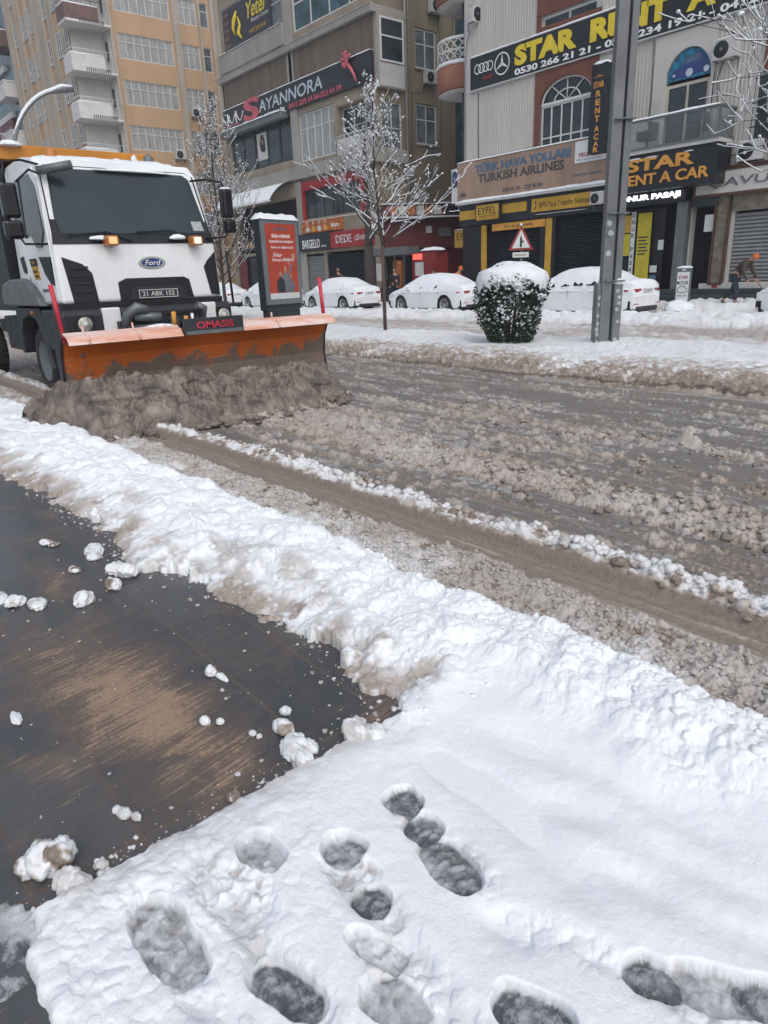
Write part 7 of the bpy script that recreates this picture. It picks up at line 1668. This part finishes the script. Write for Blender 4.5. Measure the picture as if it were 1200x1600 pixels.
def head_mesh(c, fwd, parent, hat=None, s=1.0, hair='ink'):
    """head with brow, nose, mouth, ears; c centre, fwd facing direction"""
    f = Vector(fwd).normalized(); side = Vector((-f.y, f.x, 0)).normalized(); up = f.cross(side)*-1
    if up.z < 0: up = -up
    Mx = Matrix(((f.x, side.x, up.x, c[0]), (f.y, side.y, up.y, c[1]), (f.z, side.z, up.z, c[2]), (0, 0, 0, 1)))
    v = IV3.copy(); q = v*np.array([.095, .075, .118]); low = np.clip(-v[:, 2], 0, 1); q[:, 1] *= 1-.28*low; q[:, 0] -= .012*low*(v[:, 0] < 0)
    nose = np.exp(-((v[:, 1]/.16)**2+((v[:, 2]+.12)/.22)**2))*(v[:, 0] > 0); q[:, 0] += nose*.022
    eye = np.exp(-(((np.abs(v[:, 1])-.36)/.16)**2+((v[:, 2]-.05)/.13)**2))*(v[:, 0] > 0); q[:, 0] -= eye*.012
    mouth = np.exp(-((v[:, 1]/.32)**2+((v[:, 2]+.50)/.05)**2))*(v[:, 0] > 0); q[:, 0] -= mouth*.006
    b = MB(); b.add([Mx @ Vector(p) for p in q*s], [tuple(t) for t in IF3], 0, True); 
    for sd in (-1, 1):
        e = IV*np.array([.018, .010, .032])+np.array([-.005, sd*.074, -.005]); b.add([Mx @ Vector(p) for p in e*s], [tuple(t) for t in IF], 0, True)
    h = b.build('head', M['skin'], parent)
    if hat:
        k = v[:, 2] > -.02; q2 = v*np.array([.108, .090, .130]); q2[:, 2] = np.where(v[:, 2] < .12, .012, q2[:, 2]); b = MB(); b.add([Mx @ Vector(p) for p in q2*s], [tuple(t) for t in IF3], 0, True); b.build('knitted_cap', M[hat], parent)
    else:
        q2 = v*np.array([.103, .083, .126]); q2[:, 0] = np.where((v[:, 0] > .35) & (v[:, 2] < .45), q2[:, 0]*.6, q2[:, 0]); q2[:, 2] = np.where(v[:, 2] < -.25, -.03, q2[:, 2]); b = MB(); b.add([Mx @ Vector(p) for p in q2*s], [tuple(t) for t in IF3], 0, True); b.build('hair', M[hair], parent)
    return h
def hand(b_, wrist, d, n, s=1.0, curl=1.0, m='skin', parent=None):
    """palm plus five fingers curled round a grip"""
    d = Vector(d).normalized(); n = Vector(n).normalized(); sd = d.cross(n).normalized(); w = Vector(wrist); V = [w]; E_ = []; Rr = [(.024*s, .018*s)]
    def add(p, par, r): V.append(p); E_.append((par, len(V)-1)); Rr.append((r, r)); return len(V)-1
    palm = add(w+d*.05*s, 0, .026*s)
    for k, (o, L) in enumerate(((-.027, .068), (-.009, .078), (.009, .074), (.026, .060))):
        base = add(w+d*.085*s+sd*o*s, palm, .0095*s); a = add(w+d*(.085+L*.45)*s+sd*o*s+n*.012*s*curl, base, .0088*s); add(w+d*(.085+L*.62)*s+sd*o*s+n*.042*s*curl, a, .0078*s)
    t = add(w+d*.035*s-sd*.034*s+n*.008*s, 0, .011*s); t2 = add(w+d*.065*s-sd*.045*s+n*.028*s, t, .010*s); add(w+d*.085*s-sd*.035*s+n*.046*s, t2, .0085*s)
    return skinned('hand', V, E_, Rr, m, parent, 1)
# the worker bending over a shovel on the far pavement (faces +x)
Px, Py, Pz = -10.3, 23.0, .30
wk = empty('person', (Px, Py, Pz), 'person in an orange cap, brown jacket and jeans bending over a shovel by the shutter', 'person')
P = lambda x, y, z: (Px+x, Py+y, Pz+z)
J = [P(0, 0, .84), P(.10, 0, 1.02), P(.26, 0, 1.20), P(.36, 0, 1.30), P(.44, 0, 1.33),
     P(-.02, -.10, .80), P(.10, -.11, .46), P(.08, -.11, .10), P(.20, -.11, .04), P(-.04, .10, .80), P(-.10, .12, .46), P(-.38, .12, .16), P(-.36, .12, .04),
     P(.30, -.19, 1.22), P(.30, -.22, .94), P(.42, -.18, .72), P(.30, .19, 1.20), P(.42, .20, .94), P(.56, .14, .76)]
E1 = [(0, 1), (1, 2), (2, 3), (3, 4), (0, 5), (5, 6), (6, 7), (7, 8), (0, 9), (9, 10), (10, 11), (11, 12), (2, 13), (13, 14), (14, 15), (2, 16), (16, 17), (17, 18)]
R1 = [.12, .13, .14, .06, .055, .085, .065, .05, .045, .085, .065, .05, .045, .06, .045, .032, .06, .045, .032]
skinned('body', J, E1, R1, 'skin', wk)
skinned('jacket', [J[i] for i in (0, 1, 2, 3, 13, 14, 15, 16, 17, 18)], [(0, 1), (1, 2), (2, 3), (2, 4), (4, 5), (5, 6), (2, 7), (7, 8), (8, 9)], [(.155, .165), (.155, .17), (.165, .18), .085, .085, .065, .048, .085, .065, .048], 'jacket', wk)
skinned('jeans', [J[i] for i in (0, 5, 6, 7, 9, 10, 11)], [(0, 1), (1, 2), (2, 3), (0, 4), (4, 5), (5, 6)], [.135, .105, .082, .066, .105, .082, .066], 'jeans', wk)
for p, q in ((P(.04, -.11, .05), P(.26, -.11, .035)), (P(-.42, .12, .14), P(-.34, .12, .02))): skinned('boot', [p, tuple((Vector(p)+Vector(q))/2), q], [(0, 1), (1, 2)], [.06, .055, .045], 'boot', wk)
head_mesh(P(.50, 0, 1.36), (.72, 0, -.55), wk, 'cap_orange'); skinned('scarf', [P(.33, 0, 1.27), P(.42, 0, 1.32)], [(0, 1)], [.085, .075], 'coat', wk)
hand(None, J[15], (.3, .1, -.8), (.5, 0, .2), 1, 1, 'skin', wk); hand(None, J[18], (.35, .0, -.75), (.5, 0, .2), 1, 1, 'skin', wk)
sv = empty('snow_shovel', P(.75, 0, .1), 'long handled shovel held by the bending person in the orange cap', 'shovel'); MB().tube([P(.40, -.18, .80), P(.60, .13, .66), P(1.05, .2, .10)], .016, 6).build('handle', M['wood'], sv); MB().box(Px+1.0, Px+1.35, Py+.02, Py+.40, Pz+.02, Pz+.05).build('blade', M['steel'], sv, bevel=.01)
def bystander(x, y, z, face, label, coat, s=1.0, hat=None, bend=0):
    r = empty('person', (x, y, z), label, 'person'); f = Vector((math.cos(face), math.sin(face), 0)); sd = Vector((-f.y, f.x, 0)); o = Vector((x, y, z))
    Q = lambda a, b_, c: tuple(o+f*(a*s+bend*max(0, c-.9)*.9)+sd*b_*s+Vector((0, 0, (c-bend*max(0, c-.9)*.35)*s)))
    J = [Q(0, 0, .95), Q(0, 0, 1.15), Q(0, 0, 1.38), Q(0, 0, 1.50), Q(.01, 0, 1.56), Q(0, .10, .88), Q(.03, .10, .50), Q(0, .10, .09), Q(.13, .10, .04), Q(0, -.10, .88), Q(.03, -.10, .50), Q(0, -.10, .09), Q(.13, -.10, .04), Q(0, .20, 1.38), Q(.02, .24, 1.10), Q(.18, .20, .92), Q(0, -.20, 1.38), Q(.02, -.24, 1.10), Q(.18, -.20, .92)]
    skinned('body', J, E1, R1, 'skin', r); skinned('coat', [J[i] for i in (5, 0, 1, 2, 3, 13, 14, 15, 16, 17, 18)], [(0, 1), (1, 2), (2, 3), (3, 4), (3, 5), (5, 6), (6, 7), (3, 8), (8, 9), (9, 10)], [.10, (.15, .17), (.145, .18), (.15, .19), .075, .08, .062, .045, .08, .062, .045], coat, r, root_i=1)
    skinned('trousers', [J[i] for i in (0, 5, 6, 7, 9, 10, 11)], [(0, 1), (1, 2), (2, 3), (0, 4), (4, 5), (5, 6)], [.13, .10, .075, .06, .10, .075, .06], 'coat', r)
    for i in (7, 11): a = Vector(J[i]); skinned('shoe', [tuple(a+Vector((0, 0, -.03))), tuple(a+f*.08+Vector((0, 0, -.05))), tuple(a+f*.17+Vector((0, 0, -.055)))], [(0, 1), (1, 2)], [.055, .05, .04], 'black', r)
    head_mesh(Q(.02, 0, 1.66), tuple(f+Vector((0, 0, -.1-bend*.5))), r, hat, s)
    hand(None, J[15], f+Vector((0, 0, -.8)), f, s, .6, 'skin', r); hand(None, J[18], f+Vector((0, 0, -.8)), f, s, .6, 'skin', r); return r
bystander(-32.9, 24.3, .14, rad(-40), 'dark dressed person standing in front of the dark shutter behind the parked cars', 'coat', 1.12)
bystander(-27.95, 24.2, .14, rad(-60), 'dark dressed person in front of the kiosk, right of the slim tree trunk', 'coat', 1.02)
bystander(-25.1, 24.4, .14, rad(-80), 'dark dressed person leaning towards the hatch of the red booth', 'coat', .95, bend=.3)
bystander(-23.75, 24.2, .14, rad(10), 'person in bright orange bending beside the dark red wall, behind the car roof', 'hiviz', 1.05, 'cap_orange', .5)
# small extra foreground detail
print('objects', len(D.objects))
# ================================================================ thin snowy air
hz = MB().box(-236, 131, -63, 131, -1.2, 29.5).build('haze', M['cap']); tag(hz, 'thin grey winter haze between the houses', kind='stuff')
hm = D.materials.new('haze_air'); hm.use_nodes = True; t = hm.node_tree; t.nodes.clear(); o_ = t.nodes.new('ShaderNodeOutputMaterial'); pv_ = t.nodes.new('ShaderNodeVolumePrincipled')
pv_.inputs['Color'].default_value = (.92, .95, 1, 1); pv_.inputs['Density'].default_value = .0014; pv_.inputs['Anisotropy'].default_value = .2; t.links.new(pv_.outputs[0], o_.inputs['Volume'])
hz.data.materials.clear(); hz.data.materials.append(hm)
# ================================================================ pieces that do not touch become parts of their own
def split_pieces(o):
    me = o.data; n = len(me.vertices); p = list(range(n))
    def f(a):
        while p[a] != a: p[a] = p[p[a]]; a = p[a]
        return a
    for e in me.edges:
        a, c = f(e.vertices[0]), f(e.vertices[1])
        if a != c: p[a] = c
    groups = {}
    for i in range(n): groups.setdefault(f(i), []).append(i)
    if len(groups) < 2: return
    co = [tuple(v.co) for v in me.vertices]; polys = [(tuple(q.vertices), q.material_index, q.use_smooth) for q in me.polygons]
    for k, vs in enumerate(groups.values()):
        ix = {v: j for j, v in enumerate(vs)}; fs = [q for q in polys if q[0][0] in ix]
        m2 = D.meshes.new(me.name); m2.from_pydata([co[v] for v in vs], [], [[ix[v] for v in q[0]] for q in fs])
        for mm in me.materials: m2.materials.append(mm)
        m2.polygons.foreach_set('material_index', [q[1] for q in fs]); m2.polygons.foreach_set('use_smooth', [q[2] for q in fs]); m2.update()
        if k == 0: first = m2
        else: c = o.copy(); c.data = m2; COL.objects.link(c)
    o.data = first
SPLIT = ('mirror_arm', 'body_post', 'hydraulic_hose', 'flap_bracket', 'blade_ribs', 'chassis', 'posts', 'warning_rod', 'strap', 'glass_front', 'lamp_arm', 'line_brackets', 'median_kerb', 'plough_mount', 'rail_frame', 'bracket', 'door_seam', 'door_handle')
REN = {'posts': 'post', 'blade_ribs': 'blade_rib', 'line_brackets': 'line_bracket', 'glass_front': 'glass_pane', 'chassis': 'chassis_beam'}
for o in list(D.objects):
    bn = o.name.split('.')[0]
    if bn in SPLIT and o.type == 'MESH' and o.data.users == 1: split_pieces(o)
for o in list(D.objects):
    bn = o.name.split('.')[0]
    if bn in REN: o.name = REN[bn]
